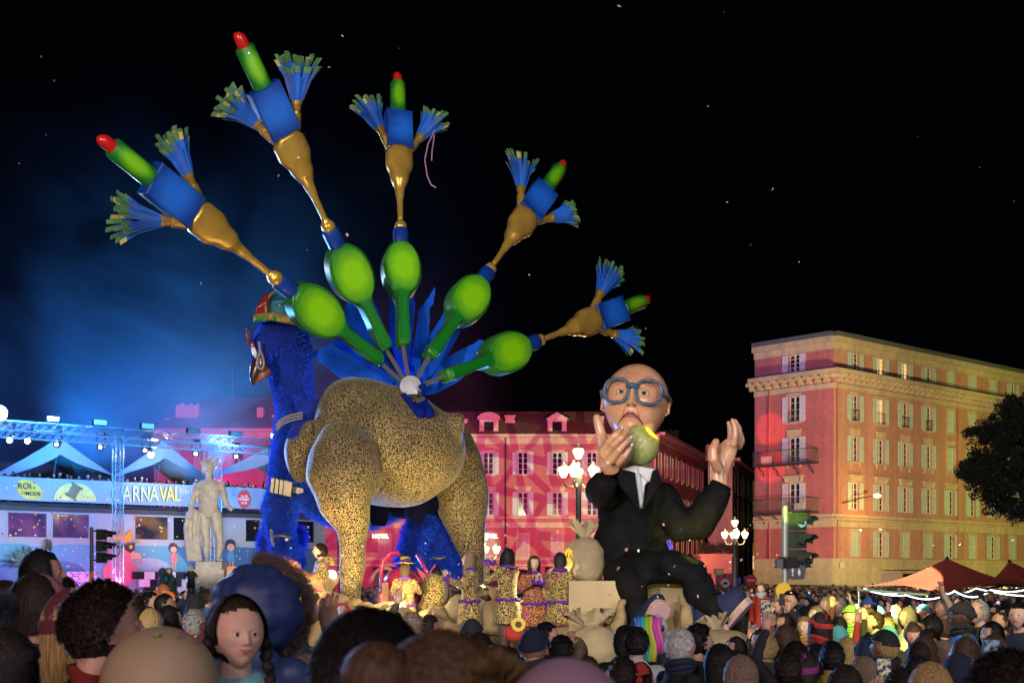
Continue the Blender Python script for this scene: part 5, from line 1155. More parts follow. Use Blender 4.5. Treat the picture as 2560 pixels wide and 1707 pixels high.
# ---- clothes: leopard coat body and trouser legs
def T(mb, pts, n=18):
    """pts: (x, y, depth, half width px, half depth px)"""
    return mb.tube([at(p_[0], p_[1], p_[2]) for p_ in pts], [(px(p_[3], p_[2]), px(p_[4], p_[2])) for p_ in pts], n, ref=(1, 0, 0))
mb = MB()
rot = Matrix.Rotation(R(12), 3, 'Y')
mb.ball(at(972, 1118, FD), (px(184, FD), px(165, FD), px(148, FD)), 32, 20, rot=rot); mb.ball(at(895, 1050, FD), (px(110, FD), px(120, FD), px(108, FD)), 28, 16); mb.ball(at(880, 1035, FD + .2), (px(88, FD), px(110, FD), px(95, FD)), 24, 14)
mb.ball(at(1065, 1125, FD), (px(98, FD), px(130, FD), px(112, FD)), 28, 16)
mb.tube([at(1050, 1100, FD), at(1118, 1082, FD - .3), at(1140, 1058, FD - .4), at(1158, 1036, FD - .5)], [(px(72, FD), px(80, FD)), (px(48, FD), px(56, FD)), (px(28, FD), px(34, FD)), (px(9, FD), px(12, FD))], 16, ref=(1, 0, 0))
mb.tube([at(860, 1010, FD - .4), at(950, 975, FD + .4), at(1040, 1020, FD + .9), at(1120, 1060, FD + .6)], [px(34, FD), px(30, FD), px(22, FD), px(20, FD)], 12)
crease = wrinkle(.028, 3.2, 3)
organic(mb, 'coat', leo, PK, voxel=.055, smooth=10, disp=crease)
mb = MB()
T(mb, [(850, 1075, 23.9, 45, 45), (856, 1130, 23.7, 86, 80), (864, 1195, 23.5, 96, 92), (861, 1268, 23.4, 64, 66), (883, 1320, 23.4, 43, 45), (880, 1390, 23.4, 33, 34), (876, 1450, 23.4, 30, 31), (875, 1515, 23.4, 29, 30)])
organic(mb, 'trouser_leg', leo, PK, voxel=.05, smooth=6, disp=wrinkle(.02, 3.5, 5))
mb = MB()
T(mb, [(1142, 1085, 26.4, 33, 30), (1150, 1140, 26.3, 52, 55), (1148, 1205, 26.2, 70, 66), (1156, 1262, 26.2, 65, 60), (1172, 1325, 26.2, 46, 44), (1184, 1400, 26.2, 29, 30), (1182, 1500, 26.2, 27, 27)])
organic(mb, 'trouser_leg', leo, PK, voxel=.05, smooth=6, disp=wrinkle(.02, 3.5, 6))
mb = MB(); mb.ball(at(752, 1140, 25.4), (px(44, 25), px(70, 25), px(72, 25)), 22, 14); mb.tube([at(745, 1085, 25.4), at(800, 1080, 25)], [px(30, 25), px(40, 25)], 12); organic(mb, 'far_thigh', leo, PK, voxel=.05, smooth=6, disp=crease)
# dark hem under the coat, bunched blue cloth at the tail
mb = MB(); T(mb, [(950, 1250, 25.8, 30, 40), (1030, 1252, 25.9, 34, 40), (1080, 1235, 26.1, 26, 40)]); T(mb, [(945, 1250, 25.4, 12, 30), (950, 1300, 25.5, 26, 10), (948, 1322, 25.5, 20, 6)]); T(mb, [(1045, 1250, 25.4, 20, 30), (1040, 1290, 25.5, 30, 10), (1052, 1315, 25.5, 4, 6)]); organic(mb, 'hem', mat('navy_cloth', (.001, .002, .02), rough=.95, spec=.1), PK, voxel=.06, smooth=3, disp=wrinkle(.04, 5, 9))
mb = MB(); T(mb, [(1000, 985, 24.2, 8, 12), (1030, 1008, 24.1, 16, 20), (1056, 1030, 24.1, 13, 18)]); T(mb, [(1058, 965, 24.3, 12, 14), (1066, 1000, 24.2, 16, 16), (1074, 1036, 24.2, 9, 10)])
organic(mb, 'bunched_cloth', mat('royal_cloth', (.003, .012, .20), rough=.95, spec=.1), PK, voxel=.045, smooth=2, disp=wrinkle(.06, 8, 4))

# ---- blue fur body: neck, head, arm, belly and hind leg
_at, _px = at, px
def at(x, y, d): return _at(x, y, d + (2.1 if d < 25.5 else 0))
def px(n, d): return _px(n, d + (2.1 if d < 25.5 else 0))
mb = MB()
T(mb, [(716, 805, 23.2, 46, 60), (714, 860, 23.2, 60, 66), (726, 920, 23.3, 52, 60), (735, 985, 23.6, 46, 52), (740, 1050, 24, 50, 58), (728, 1110, 24.4, 46, 54), (712, 1180, 24.6, 36, 46)])
mb.ball(at(700, 850, 23.0), (px(58, 23), px(52, 23), px(62, 23)), 22, 14); mb.tube([at(690, 850, 22.9), at(655, 870, 22.6), at(648, 905, 22.5)], [px(46, 23), px(30, 23), px(14, 23)], 12)
neck = organic(mb, 'neck', fur_blue, PK, voxel=.05, smooth=5, disp=wrinkle(.015, 6, 2))
mb = MB()
T(mb, [(735, 1080, 24.3, 30, 50), (716, 1150, 24.0, 34, 46), (712, 1215, 23.7, 38, 46), (700, 1270, 23.5, 42, 46), (700, 1330, 23.5, 30, 36), (712, 1375, 23.5, 34, 36), (722, 1402, 23.3, 32, 32)])
T(mb, [(676, 1310, 24.2, 16, 22), (662, 1350, 24.3, 14, 22), (672, 1392, 24.2, 20, 24)]); mb.ball(at(745, 1345, 24.2), (px(20, 24), px(24, 24), px(28, 24)), 12, 9); mb.tube([at(735, 1385, 24), at(758, 1412, 23.9)], [px(18, 24), px(9, 24)], 10)
arm_ = organic(mb, 'arm', fur_blue, PK, voxel=.045, smooth=4, disp=wrinkle(.02, 6, 7))
mb = MB(); T(mb, [(735, 1225, 25.6, 22, 40), (790, 1256, 25.6, 32, 60), (850, 1282, 25.8, 36, 60), (920, 1286, 26, 32, 60), (1000, 1256, 26.2, 28, 50), (1060, 1225, 26.5, 28, 40)])
belly = organic(mb, 'belly', fur_blue, PK, voxel=.05, smooth=4)
mb = MB(); T(mb, [(1065, 1200, 26.8, 30, 40), (1072, 1270, 26.8, 42, 50), (1100, 1330, 26.8, 52, 56), (1120, 1390, 26.8, 46, 46), (1118, 1440, 26.8, 30, 34)]); T(mb, [(1060, 1300, 26.4, 32, 36), (1035, 1350, 26.2, 34, 36), (1020, 1400, 26.2, 26, 30), (1040, 1430, 26.3, 26, 30)]); T(mb, [(1045, 1300, 26.6, 26, 36), (1080, 1380, 26.6, 40, 40), (1095, 1430, 26.6, 36, 36)])
hind = organic(mb, 'hind_leg', fur_blue, PK, voxel=.05, smooth=4, disp=wrinkle(.02, 6, 8))
for o, n, sd, ln in ((neck, 22000, 1, .055), (arm_, 22000, 2, .085), (belly, 15000, 3, .10), (hind, 20000, 4, .10)): fur(o, 'fur', fur_tip, n, ln, .0055, parent=o, seed=sd)
# jagged fur collar, bead strings, belt, bracelets
def petal(pts, d, m_, name, th=.06):
    c = at(*pts[0], d); q = MB(); q.prism([(at(x, y, d).x - c.x, at(x, y, d).z - c.z) for x, y in pts], (1, 0, 0), (0, 0, 1), (0, -1, 0), c, th); o = q.build(name, m_, PK)
    q = MB(); rs = np.random.RandomState(4)
    for k in range(len(pts)):
        a, b = at(*pts[k], d - th / 2), at(*pts[(k + 1) % len(pts)], d - th / 2); n = int((b - a).length / .02)
        for j in range(n):
            p_ = a.lerp(b, (j + rs.rand()) / max(1, n)); dv = Vector(rs.normal(size=3)); dv.y = -abs(dv.y) * .5; dv = dv.normalized() * .07; s_ = dv.orthogonal().normalized() * .006; q.add([p_ - s_, p_ + s_, p_ + dv], [(0, 1, 2)])
    f_ = q.build('fringe', fur_tip, o, fix=False); f_['kind'] = 'stuff'
petal([(735, 990), (765, 1000), (776, 1010), (770, 975), (795, 995), (800, 1030), (778, 1070), (752, 1050)], 23.0, fur_blue, 'collar_spike')
petal([(700, 1040), (752, 1052), (790, 1060), (788, 1090), (750, 1098), (715, 1095), (735, 1065), (722, 1050)], 22.9, fur_blue, 'collar_spike')
pearl = mat('pearl', (.22, .21, .22), rough=.3, metal=.2, var=0)
def beads(pts, d, r_, n, name='bead_string', m_=None):
    q = MB(); P = [at(x, y, d) for x, y in pts]; seg = [(P[i + 1] - P[i]).length for i in range(len(P) - 1)]; tot = sum(seg)
    for k in range(n):
        t = tot * k / (n - 1); i = 0
        while i < len(seg) - 1 and t > seg[i]: t -= seg[i]; i += 1
        q.ball(P[i].lerp(P[i + 1], min(1, t / seg[i])), r_, 7, 5)
    o = q.build(name, m_ or pearl, PK, smooth=True); o['kind'] = 'stuff'
for dy in (0, 7, 14): beads([(693, 1060 + dy), (705, 1047 + dy), (725, 1038 + dy), (755, 1031 + dy)], 22.75, .022, 24)
silver = mat('champagne_metal', (.20, .16, .09), rough=.4, metal=.35, var=.15)
for k, (x, w_) in enumerate(((680, 8), (691, 9), (702, 9), (718, 21))):
    q = MB(); c = at(x, 1211 + (x - 680) * .22, 23.0); q.prism([(-px(w_, 23) / 2, -px(21, 23)), (px(w_, 23) / 2, -px(22, 23)), (px(w_, 23) / 2 + .03, px(17, 23)), (-px(w_, 23) / 2 + .03, px(19, 23))], (1, 0, -.18), (.0, 0, 1), (0, -1, 0), c, .12, bevel=.015); q.build('belt_buckle', silver, PK)
q = MB(); q.prism([(at(x, y, 23.2).x - at(725, 1215, 23.2).x, at(x, y, 23.2).z - at(725, 1215, 23.2).z) for x, y in ((724, 1213), (760, 1222), (757, 1236), (722, 1228))], (1, 0, 0), (0, 0, 1), (0, -1, 0), at(725, 1215, 23.2), .06); q.build('belt', silver, PK)
for pts, d in (([(684, 1340), (705, 1338), (727, 1345)], 22.6), ([(1082, 1393), (1098, 1396), (1114, 1392)], 25.85)):
    q = MB(); q.tube([at(x, y, d) for x, y in pts], px(3.2, d), 8); q.build('bracelet', silver, PK, smooth=True)
beads([(678, 1325), (680, 1345), (683, 1362)], 22.7, .028, 9, m_=silver)
# ---- head: beak, eye, earring, turban
def cut(pts, d, th, m_, name, bev=.0): 
    c = at(*pts[0], d); q = MB(); q.prism([(at(x, y, d).x - c.x, at(x, y, d).z - c.z) for x, y in pts], (1, 0, 0), (0, 0, 1), (0, -1, 0), c, th, bevel=bev); return q.build(name, m_, PK)
q = MB(); q.tube([at(655, 905, 22.5), at(640, 925, 22.45), at(632, 945, 22.4), at(634, 962, 22.4)], [px(26, 22), px(18, 22), px(9, 22), px(3, 22)], 12); q.build('upper_beak', mat('beak_dark', (.05, .02, .015), rough=.3, coat=.4), PK, smooth=True)
q = MB(); q.tube([at(670, 925, 22.45), at(655, 938, 22.4), at(640, 955, 22.4)], [px(14, 22), px(10, 22), px(3, 22)], 12); q.build('lower_beak', mat('beak_brown', (.30, .11, .06), rough=.35, coat=.3), PK, smooth=True)
q = MB(); q.tube([at(632, 868, 22.3), at(636, 880, 22.3), at(640, 895, 22.3)], [px(5, 22), px(7, 22), px(3, 22)], 10); q.build('eye', mat('eye_white', (.8, .78, .7), rough=.2), PK, smooth=True)
q = MB(); q.ball(at(631, 862, 22.25), px(5, 22)); q.build('eye_iris', mat('amber_iris', (.5, .18, .02), rough=.2), PK, smooth=True)
lash = mat('violet_lash', (.12, .05, .13), rough=.5)
for k in range(7):
    q = MB(); a = at(630, 832 + k * 5, 22.3); q.tube([a, a + Vector((-px(9, 22), -.05, px(4 - k, 22))), a + Vector((-px(15, 22), -.1, px(12 - 2 * k, 22)))], [.03, .022, .005], 6); q.build('eyelash', lash, PK, smooth=True)
q = MB(); q.ball(at(651, 902, 22.25), (px(6, 22), px(3, 22), px(17, 22))); q.build('earring', mat('dark_red_gem', (.25, .02, .02), rough=.2, coat=.5), PK, smooth=True)
beads([(648, 856), (650, 875), (645, 895), (643, 908), (648, 921), (656, 922), (660, 908), (657, 892), (651, 878)], 22.2, .03, 34)
# turban
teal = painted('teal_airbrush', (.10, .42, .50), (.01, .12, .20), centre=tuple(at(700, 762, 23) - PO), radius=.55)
q = MB()
for x, w_, tilt, top in ((680, 20, -6, 752), (695, 22, 0, 730), (716, 22, 8, 724), (738, 20, 16, 735)): q.tube([at(x, 800, 23.0), at(x + tilt * .3, (800 + top) / 2, 22.8), at(x + tilt, top, 23.1)], [(px(w_, 23), px(34, 23)), (px(w_ * 1.15, 23), px(36, 23)), (px(w_ * .5, 23), px(14, 23))], 14, ref=(1, 0, 0))
o = organic(q, 'turban', teal, PK, voxel=.035, smooth=3)
q = MB(); q.tube([at(638, 794, 22.5), at(680, 791, 22.15), at(720, 798, 22.3), at(756, 808, 22.9)], [(px(10, 22.5), .05)] * 4, 8, ref=(0, 0, 1)); q.build('turban_band', mat('antique_gold', (.50, .33, .12), rough=.4, metal=.2, var=.3, vscale=6), PK, smooth=40)
for x in (640, 649, 664, 684): q = MB(); q.ball(at(x, 797, 22.15 if x > 650 else 22.3), px(6.5, 22), 12, 8); q.build('green_gem', mat('emerald', (.05, .28, .03), rough=.15, coat=.6), PK, smooth=True)
rg = mat('crimson_paint', (.35, .03, .03), rough=.3, coat=.4, var=.2)
q = MB()
for k in range(5): q.tube([at(640 + 7 * k, 786, 22.5), at(646 + 5 * k, 768 - 3 * k, 22.4), at(658 + 2 * k, 745 - 4 * k, 22.5)], [px(4, 22), px(6, 22), px(3, 22)], 8)
q.tube([at(662, 770, 22.55), at(670, 745, 22.6), at(688, 722, 22.7)], [px(5, 22), px(6, 22), px(3, 22)], 8)
organic(q, 'turban_ruffle', rg, PK, voxel=.025, smooth=1)
q = MB(); q.tube([at(666, 790, 22.4), at(664, 765, 22.4), at(672, 742, 22.5), at(690, 722, 22.6)], px(3, 22), 8); q.build('turban_piping', MAT['antique_gold'], PK, smooth=True)
at, px = _at, _px
# pink threads hanging from one brush
q = MB(); q.tube([at(1088, 325, 26), at(1070, 360, 25.9), at(1062, 400, 25.9), at(1068, 440, 25.9), at(1078, 462, 25.9), at(1090, 469, 25.9)], .012, 5); q.build('thread', mat('pink_thread', (.5, .25, .4)), PK); q = MB(); q.tube([at(1086, 338, 26), at(1080, 380, 25.9), at(1079, 402, 25.9)], .012, 5); q.build('thread', MAT['pink_thread'], PK)

# ---- float bed: deck, skirt, sacks, orange crate, handbag
sack_m = mat('sackcloth', (.30, .21, .11), rough=.95, var=.2, vscale=3, bump=.5, bscale=70)
sack_l = mat('pale_sackcloth', (.33, .26, .16), rough=.95, var=.15, vscale=3, bump=.5, bscale=70)
dk = MB(); x0, x1 = at(690, YH, 24).x, at(1500, YH, 24).x; dk.box(((x0 + x1) / 2, 24.5, .45), (x1 - x0, 7.0, .9)); dko = dk.build('float_deck', mat('deck_ply', (.12, .09, .06)), org=((x0 + x1) / 2, 24.5, 0)); tag(dko, 'low wooden deck of the peacock float heaped with sackcloth', 'float deck')
heap = MB(); rs = np.random.RandomState(9)
for k in range(46):
    x = 760 + 640 * k / 45 + rs.uniform(-8, 8); y = 1522 + rs.uniform(-14, 22); d = 22.4 + rs.uniform(-.4, .3); heap.ball(at(x, y + 12, d), (px(rs.uniform(18, 34), d), .3, px(rs.uniform(14, 24), d)), 12, 8, rot=Matrix.Rotation(rs.uniform(-.5, .5), 3, 'Y'))
for k in range(40):
    x = 760 + 640 * k / 39; heap.ball(at(x, 1585, 22.2), (px(26, 22), .35, px(45, 22)), 12, 8)
hp = organic(heap, 'sackcloth_heap', sack_m, None, voxel=.035, smooth=2, org=(0, 22.4, 0), disp=folds(.16, 5.5, 12)); tag(hp, 'long crumpled heap of sackcloth covering the front edge of the float', 'sackcloth', kind='thing')
def sack(x, y, d, w_, h_, m_, label, neck_w=.35, tilt=0, sym=False, seed=0):
    """x, y: bottom middle in the photograph"""
    b = at(x, y, d); W_, H_ = px(w_, d), px(h_, d); r_ = root('money_sack', b, label, 'sack', 'stuffed sacks around the float')
    rt = Matrix.Rotation(tilt, 3, 'Y'); P = lambda a, z, t=0: b + rt @ Vector((a * W_, t * W_, z * H_))
    q = MB(); q.tube([P(0, .0), P(0, .08), P(0, .3), P(0, .52), P(0, .68), P(0, .76)], [W_ * .30, W_ * .45, W_ * .51, W_ * .48, W_ * .32, W_ * .12], 24)
    organic(q, 'bag', m_, r_, voxel=max(.03, W_ / 26), smooth=4, disp=folds(W_ * .13, 2.9 / W_, seed))
    q = MB(); n = 30; vv = []; rs2 = np.random.RandomState(seed)
    for j, (rr, z) in enumerate(((.10, .74), (.09, .77), (.15, .84), (.21, .92), (.25, 1.0))):
        for k in range(n):
            a = 2 * PI * k / n; pl_ = 1 + (.22 * math.sin(a * 7) + .1 * math.sin(a * 11 + 1)) * (j / 2.5); vv.append(P(math.cos(a) * rr * pl_ * neck_w / .35, z + .02 * math.sin(a * 5 + seed) * j, math.sin(a) * rr * pl_ * .7))
    q.add(vv, [(i * n + k, i * n + (k + 1) % n, (i + 1) * n + (k + 1) % n, (i + 1) * n + k) for i in range(4) for k in range(n)]); q.build('bag_neck', m_, r_, smooth=True, fix=False)
    q = MB(); q.tube([P(.11 * math.cos(a), .755, .11 * math.sin(a)) for a in np.linspace(0, 6.28, 18)], W_ * .015, 6); q.build('cord', sack_m, r_)
    if sym: text('$', H_ * .5, mat('yellow_money_sign', (.6, .42, .03)), P(-.40, .36, -.30), rt @ Vector((.55, -.85, 0)), parent=r_, name='money_sign', bold=H_ * .012)
    return r_
sack(1461, 1452, 22.0, 100, 145, sack_l, 'plump beige money sack standing on the bench beside the seated giant', sym=True, seed=1, neck_w=.42)
for (x, y, d, w_, h_, m_, lb, nw, tl, sy, sd) in ((1476, 1668, 20.6, 140, 140, sack_l, 'big pale tied sack in front of the bench with a yellow sign', .5, 0, True, 2), (1402, 1620, 21.6, 90, 125, sack_m, 'brown slumped sack left of the big tied sack', .3, .15, False, 3),
        (1808, 1660, 20.4, 150, 120, sack_l, 'wide open sack below the raised blue shoe', .3, -.2, False, 4), (1225, 1585, 21.9, 90, 110, sack_m, 'brown sack slumped between the long haired dancers', .4, .2, False, 6), (835, 1560, 22.5, 110, 110, sack_m, 'brown sack slumped left of the leopard leg', .4, -.2, False, 7), (1160, 1560, 22.0, 110, 100, sack_l, 'pale sack lying behind the heap right of the handbag', .5, .3, False, 8)): sack(x, y, d, w_, h_, m_, lb, neck_w=nw, tilt=tl, sym=sy, seed=sd)
cr_ = root('orange_crate', at(655, 1560, 23.5), 'orange crate with glowing fur trimmed edge under the blue furry paw', 'crate')
orc = mat('orange_paint', (.55, .2, .02), rough=.4, var=.1)
q = MB(); c = at(662, 1480, 23.6); q.box(c, (px(150, 23.6), 1.3, px(128, 23.6))); q.build('box', orc, cr_); q = MB(); q.tube([at(592, 1424, 22.8), at(650, 1410, 22.9), at(715, 1418, 22.8)], .04, 8); q.build('rim', rg, cr_, smooth=True)
q = MB(); rs = np.random.RandomState(2)
for k in range(2600):
    u = rs.rand(); b = at(712 + 22 * math.sin(u * 3) + rs.uniform(-6, 12), 1412 + 165 * u, 22.7 + rs.uniform(-.2, .2)); dv = Vector((rs.uniform(.0, .9), rs.uniform(-.6, .3), rs.uniform(-.3, .7))).normalized() * rs.uniform(.08, .2); s_ = dv.orthogonal().normalized() * .007; q.add([b - s_, b + s_, b + dv], [(0, 1, 2)])
o = q.build('fur_trim', mat('ginger_fur', (.55, .22, .08)), cr_, fix=False); o['kind'] = 'stuff'
lamp('POINT', at(735, 1440, 22.2), 60, (1, .55, .25), size=.1)
hb = root('giant_handbag', at(1055, 1530, 24.6), 'giant pink handbag with an arched handle and bow behind the hatted dancer', 'handbag')
pkm = mat('hot_pink_vinyl', (.62, .03, .10), rough=.3, coat=.4, var=.1); mgm = mat('magenta_vinyl', (.30, .02, .09), rough=.4, var=.15)
q = MB(); q.ball(at(1003, 1478, 24.2), (px(55, 24), .5, px(62, 24)), 24, 16); q.box(at(1003, 1510, 24.2), (px(108, 24), .9, px(70, 24))); organic(q, 'front', pkm, hb, voxel=.05, smooth=6)
q = MB(); q.ball(at(1055, 1485, 25.0), (px(70, 24.8), .6, px(62, 24.8)), 24, 16); organic(q, 'back', mgm, hb, voxel=.06, smooth=4)
q = MB(); q.tube([at(956, 1480, 23.9), at(953, 1430, 23.9), at(958, 1400, 23.9), at(975, 1382, 23.9), at(993, 1380, 24), at(1004, 1392, 24.2)], px(5, 24), 12); q.build('handle', pkm, hb, smooth=True)
q = MB(); q.tube([at(1042, 1386, 24.7), at(1060, 1415, 24.6), at(1072, 1445, 24.5)], px(4.5, 24), 10); q.build('handle', pkm, hb, smooth=True)
q = MB(); q.prism([(0, 0), (.16, .22), (.14, .02), (.22, -.12)], (1, 0, 0), (0, 0, 1), (0, -1, 0), at(1066, 1440, 24.4), .06); q.prism([(0, 0), (-.2, .16), (-.14, -.02), (-.1, -.16)], (1, 0, 0), (0, 0, 1), (0, -1, 0), at(1070, 1440, 24.4), .06); q.build('bow', pkm, hb)
q = MB(); q.box(at(963, 1480, 23.72), (.12, .03, .34)); q.build('clasp', orc, hb)
rc = root('red_cap_roll', at(858, 1520, 20), 'bright red pink rounded bundle below the leopard leg', 'bundle'); q = MB(); q.ball(at(858, 1520, 20), (px(22, 20), .15, px(12, 20)), 16, 10, rot=Matrix.Rotation(.4, 3, 'Y')); q.build('bundle', mat('fluorescent_red', (.8, .03, .08)), rc, smooth=True)
# float spotlights aimed at the figure
yl = (1, .78, .28)
lamp('SPOT', at(1150, 1530, 21.8), 1500, yl, at(1010, 1130, 24), size=.1, angle=75, blend=.8)
lamp('SPOT', at(960, 1540, 21.2), 420, yl, at(900, 1260, 24), size=.1, angle=60, blend=.9)
lamp('SPOT', at(1190, 1540, 24.3), 380, yl, at(1120, 1230, 25), size=.1, angle=70, blend=.8)
lamp('SPOT', at(720, 1440, 21.5), 160, yl, at(752, 1180, 25), size=.1, angle=50, blend=.8)
# cold rim light from the stage side
lamp('SPOT', (-15, 38, 5), 34000, (.12, .38, 1), at(740, 1130, 24), size=.3, angle=27, blend=.6)
lamp('SPOT', (-13, 36, 9), 3500, (.45, .65, 1), at(500, 600, 23), size=.3, angle=60, blend=.6)
lamp('SPOT', (2, 36, 3), 6000, (.12, .30, 1), at(1080, 1300, 27), size=.3, angle=40, blend=.6)
lamp('SPOT', at(820, 1480, 27.5), 900, (.10, .35, 1), at(900, 1290, 26), size=.2, angle=90, blend=.6)

lamp('SPOT', (-3, -14, 9), 5200, (.95, 1, .9), at(880, 560, 24), size=.6, angle=36, blend=.6)
# ================================================================== heads
skin_l = mat('skin', (.50, .27, .18), rough=.5, var=.10, vscale=9, bump=.08, bscale=60)
lip_m = mat('lips', (.42, .12, .10), rough=.4, var=.1); eye_w = mat('eyeball', (.75, .72, .68), rough=.15, var=0); iris_m = mat('iris', (.05, .035, .025), rough=.1, var=0); pupil_m = mat('pupil', (.004, .004, .004), rough=.1, var=0)
def head_surface(nu, nv, f=None):
    """unit head, 1 high, face towards -Y. Returns vertices, faces and the material slot of each face (0 skin, 1 lips)."""
    P = dict(nose=1.0, frown=0.0, mw=.085, jaw=.34, smile=0.0, chin=1.0, brow=1.0, open=0.0, wide=.355, crown=1.0); P.update(f or {})
    V = []; 
    th = np.array([PI * (i / nv) for i in range(nv + 1)]); fr = np.arange(nu) / nu
    ph = 2 * PI * fr - .55 * np.sin(2 * PI * fr * 1.0) * 1.0    # finer spacing in the face
    ph = ph                                                     # 0 = front
    g = lambda x, s_: np.exp(-(x / s_) ** 2)
    T_, H = np.meshgrid(th, ph, indexing='ij')
    z = .5 * np.cos(T_); rr = np.sin(T_); z = np.where(z > 0, z * P['crown'], z); x = P['wide'] * rr * np.sin(H); y = -.43 * rr * np.cos(H) + .0
    lo = np.clip(-z / .5, 0, 1); front = np.clip(np.cos(H) * 1.3, 0, 1)
    x = x * (1 - P['jaw'] * lo ** 1.6) * (1 + .03 * g(z - .22, .2)); y = np.where(y > 0, y * (1 - .45 * lo ** 1.2) * 1.08, y * (1 - .12 * lo ** 2))
    rr2 = np.clip(rr, 0, 1); y = y - .045 * lo ** 2 * front
    fl = front * rr2
    ax = np.abs(x); d = 0
    d = d + .012 * P['brow'] * g(z - .075, .028) * g(ax - .12, .08)
    d = d - .030 * g(z - .005, .045) * g(ax - .125, .055)
    zt = np.clip((.06 - z) / .19, 0, 1); ridge = np.where((z < .07) & (z > -.165), (.022 + .075 * zt ** 1.3), 0) * np.where(z < -.13, np.clip((z + .165) / .035, 0, 1), 1) * np.where(z > .03, np.clip((.07 - z) / .04, 0, 1), 1)
    d = d + P['nose'] * ridge * g(x, .030 + .018 * zt) + P['nose'] * .028 * g(z + .130, .024) * g(ax - .045, .020)
    d = d + .014 * g(z + .08, .06) * g(ax - .19, .06) - .010 * g(z + .18, .05) * g(ax - .15, .04)
    zm = -.235 - P['frown'] * x ** 2 + P['smile'] * x ** 2; inm = np.clip(1 - (ax / P['mw']) ** 4, 0, 1)
    d = d + (.016 * g(z - zm - .014, .012) + .018 * g(z - zm + .018, .014) - .014 * g(z - zm, .006)) * inm + .012 * g(z - zm, .05) * g(ax, .1)
    d = d + P['chin'] * (.030 * g(z + .40, .055) * g(ax, .07)) - .014 * g(z + .315, .025) * g(ax, .07)
    y = y - d * fl
    co = np.stack([x, y, z], -1); fs = []; ms = []
    for i in range(nv):
        for k in range(nu):
            k2 = (k + 1) % nu; a, b, c, e = i * nu + k, (i + 1) * nu + k, (i + 1) * nu + k2, i * nu + k2; fs.append((a, b, c, e))
            m = (co[i, k] + co[i + 1, k] + co[i + 1, k2] + co[i, k2]) / 4
            zm_ = -.235 - P['frown'] * m[0] ** 2 + P['smile'] * m[0] ** 2
            ms.append(1 if (m[1] < -.1 and abs(m[0]) < P['mw'] and -.030 * (1 - (m[0] / P['mw']) ** 2) - .004 < m[2] - zm_ < .026 * (1 - (m[0] / P['mw']) ** 2)) else 0)
    return co.reshape(-1, 3), fs, ms
def eyes_into(mb, M, s_, open_=1.0, slots=(2, 3, 4, 0), gaze=0.0):
    """eyeballs with iris and pupil, and lids round an almond opening"""
    for sx in (-1, 1):
        c = Vector((sx * .125, -.352, -.002)); n, m_ = 18, 12
        for rad, lid in ((.058, False), (.064, True)):
            vv = []; 
            for i in range(m_ + 1):
                t = PI * i / m_
                for k in range(n): a = 2 * PI * k / n; vv.append((rad * math.sin(t) * math.cos(a), -rad * math.cos(t), rad * math.sin(t) * math.sin(a)))
            for i in range(m_ if not lid else m_ // 2 + 1):
                for k in range(n):
                    ids = [i * n + k, (i + 1) * n + k, (i + 1) * n + (k + 1) % n, i * n + (k + 1) % n]; q = [sum(vv[j][a] for j in ids) / 4 for a in range(3)]
                    if lid:
                        if abs(q[2] + .002) < .026 * open_ * (1 - (q[0] / .062) ** 2): continue
                        mb.mi(slots[3])
                    else:
                        r_ = math.hypot(q[0] - gaze, q[2]); mb.mi(slots[2] if r_ < .014 else slots[1] if r_ < .030 else slots[0])
                    mb.add([M @ (c + Vector(vv[j])) * 1.0 for j in ids], [(0, 1, 2, 3)])
    mb.mi(0)
def ear_into(mb, M, s_=1.0):
    for sx in (-1, 1):
        c = Vector((sx * .345, .03, -.03))
        pts = [c + Vector((sx * .03 * (1 if .2 < t < 5.5 else .2), .02 * math.sin(t) + .045 * math.cos(t), .10 * math.sin(t) - (.01 if t > 3 else 0))) for t in np.linspace(-1.9, 1.9 + 2.3, 12)]
        mb.tube([M @ q for q in pts], .017 * s_, 7); mb.ball(M @ (c + Vector((-sx * .004, 0, -.01))), (.02 * s_, .045 * s_, .085 * s_), 10, 8, rot=M.to_3x3().normalized())
def head_into(mb, M, scale, res=(48, 36), f=None, eyes=1.0, ears=True, gaze=0.0):
    co, fs, ms = head_surface(res[0], res[1], f); b = len(mb.v); mb.v.extend([tuple(M @ Vector(c)) for c in co]); mb.f.extend([tuple(i + b for i in q) for q in fs]); mb.m.extend(ms)
    if eyes: eyes_into(mb, M, scale, eyes, gaze=gaze)
    if ears: ear_into(mb, M, scale)
HEADM = lambda skin=None, iris=None: [skin or skin_l, lip_m, eye_w, iris or iris_m, pupil_m]

# ================================================================== the seated giant
GD = 22.0
gskin = mat('painted_skin', (.66, .34, .20), rough=.35, var=.16, vscale=2.2, coat=.2, bump=.1, bscale=8)
GR = root('seated_giant', gp(1600, GD), 'giant seated carnival man, bald, in blue glasses and black suit biting a green apple', 'carnival figure'); GO = Vector(WORG[GR.name])
hc = at(1590, 1003, GD); hs = px(222, GD)
HM = Matrix.Translation(hc) @ Euler((R(-7), R(5), R(-11)), 'XYZ').to_matrix().to_4x4() @ Matrix.Scale(hs, 4)
q = MB(); head_into(q, HM, hs, (150, 110), dict(frown=5.0, mw=.155, jaw=.20, nose=1.05, wide=.36, brow=1.4, crown=.83), eyes=.85)
q.build('head', [gskin, mat('painted_lips', (.45, .13, .12), rough=.3), eye_w, mat('blue_grey_iris', (.10, .16, .18), rough=.1), pupil_m], GR, smooth=True)
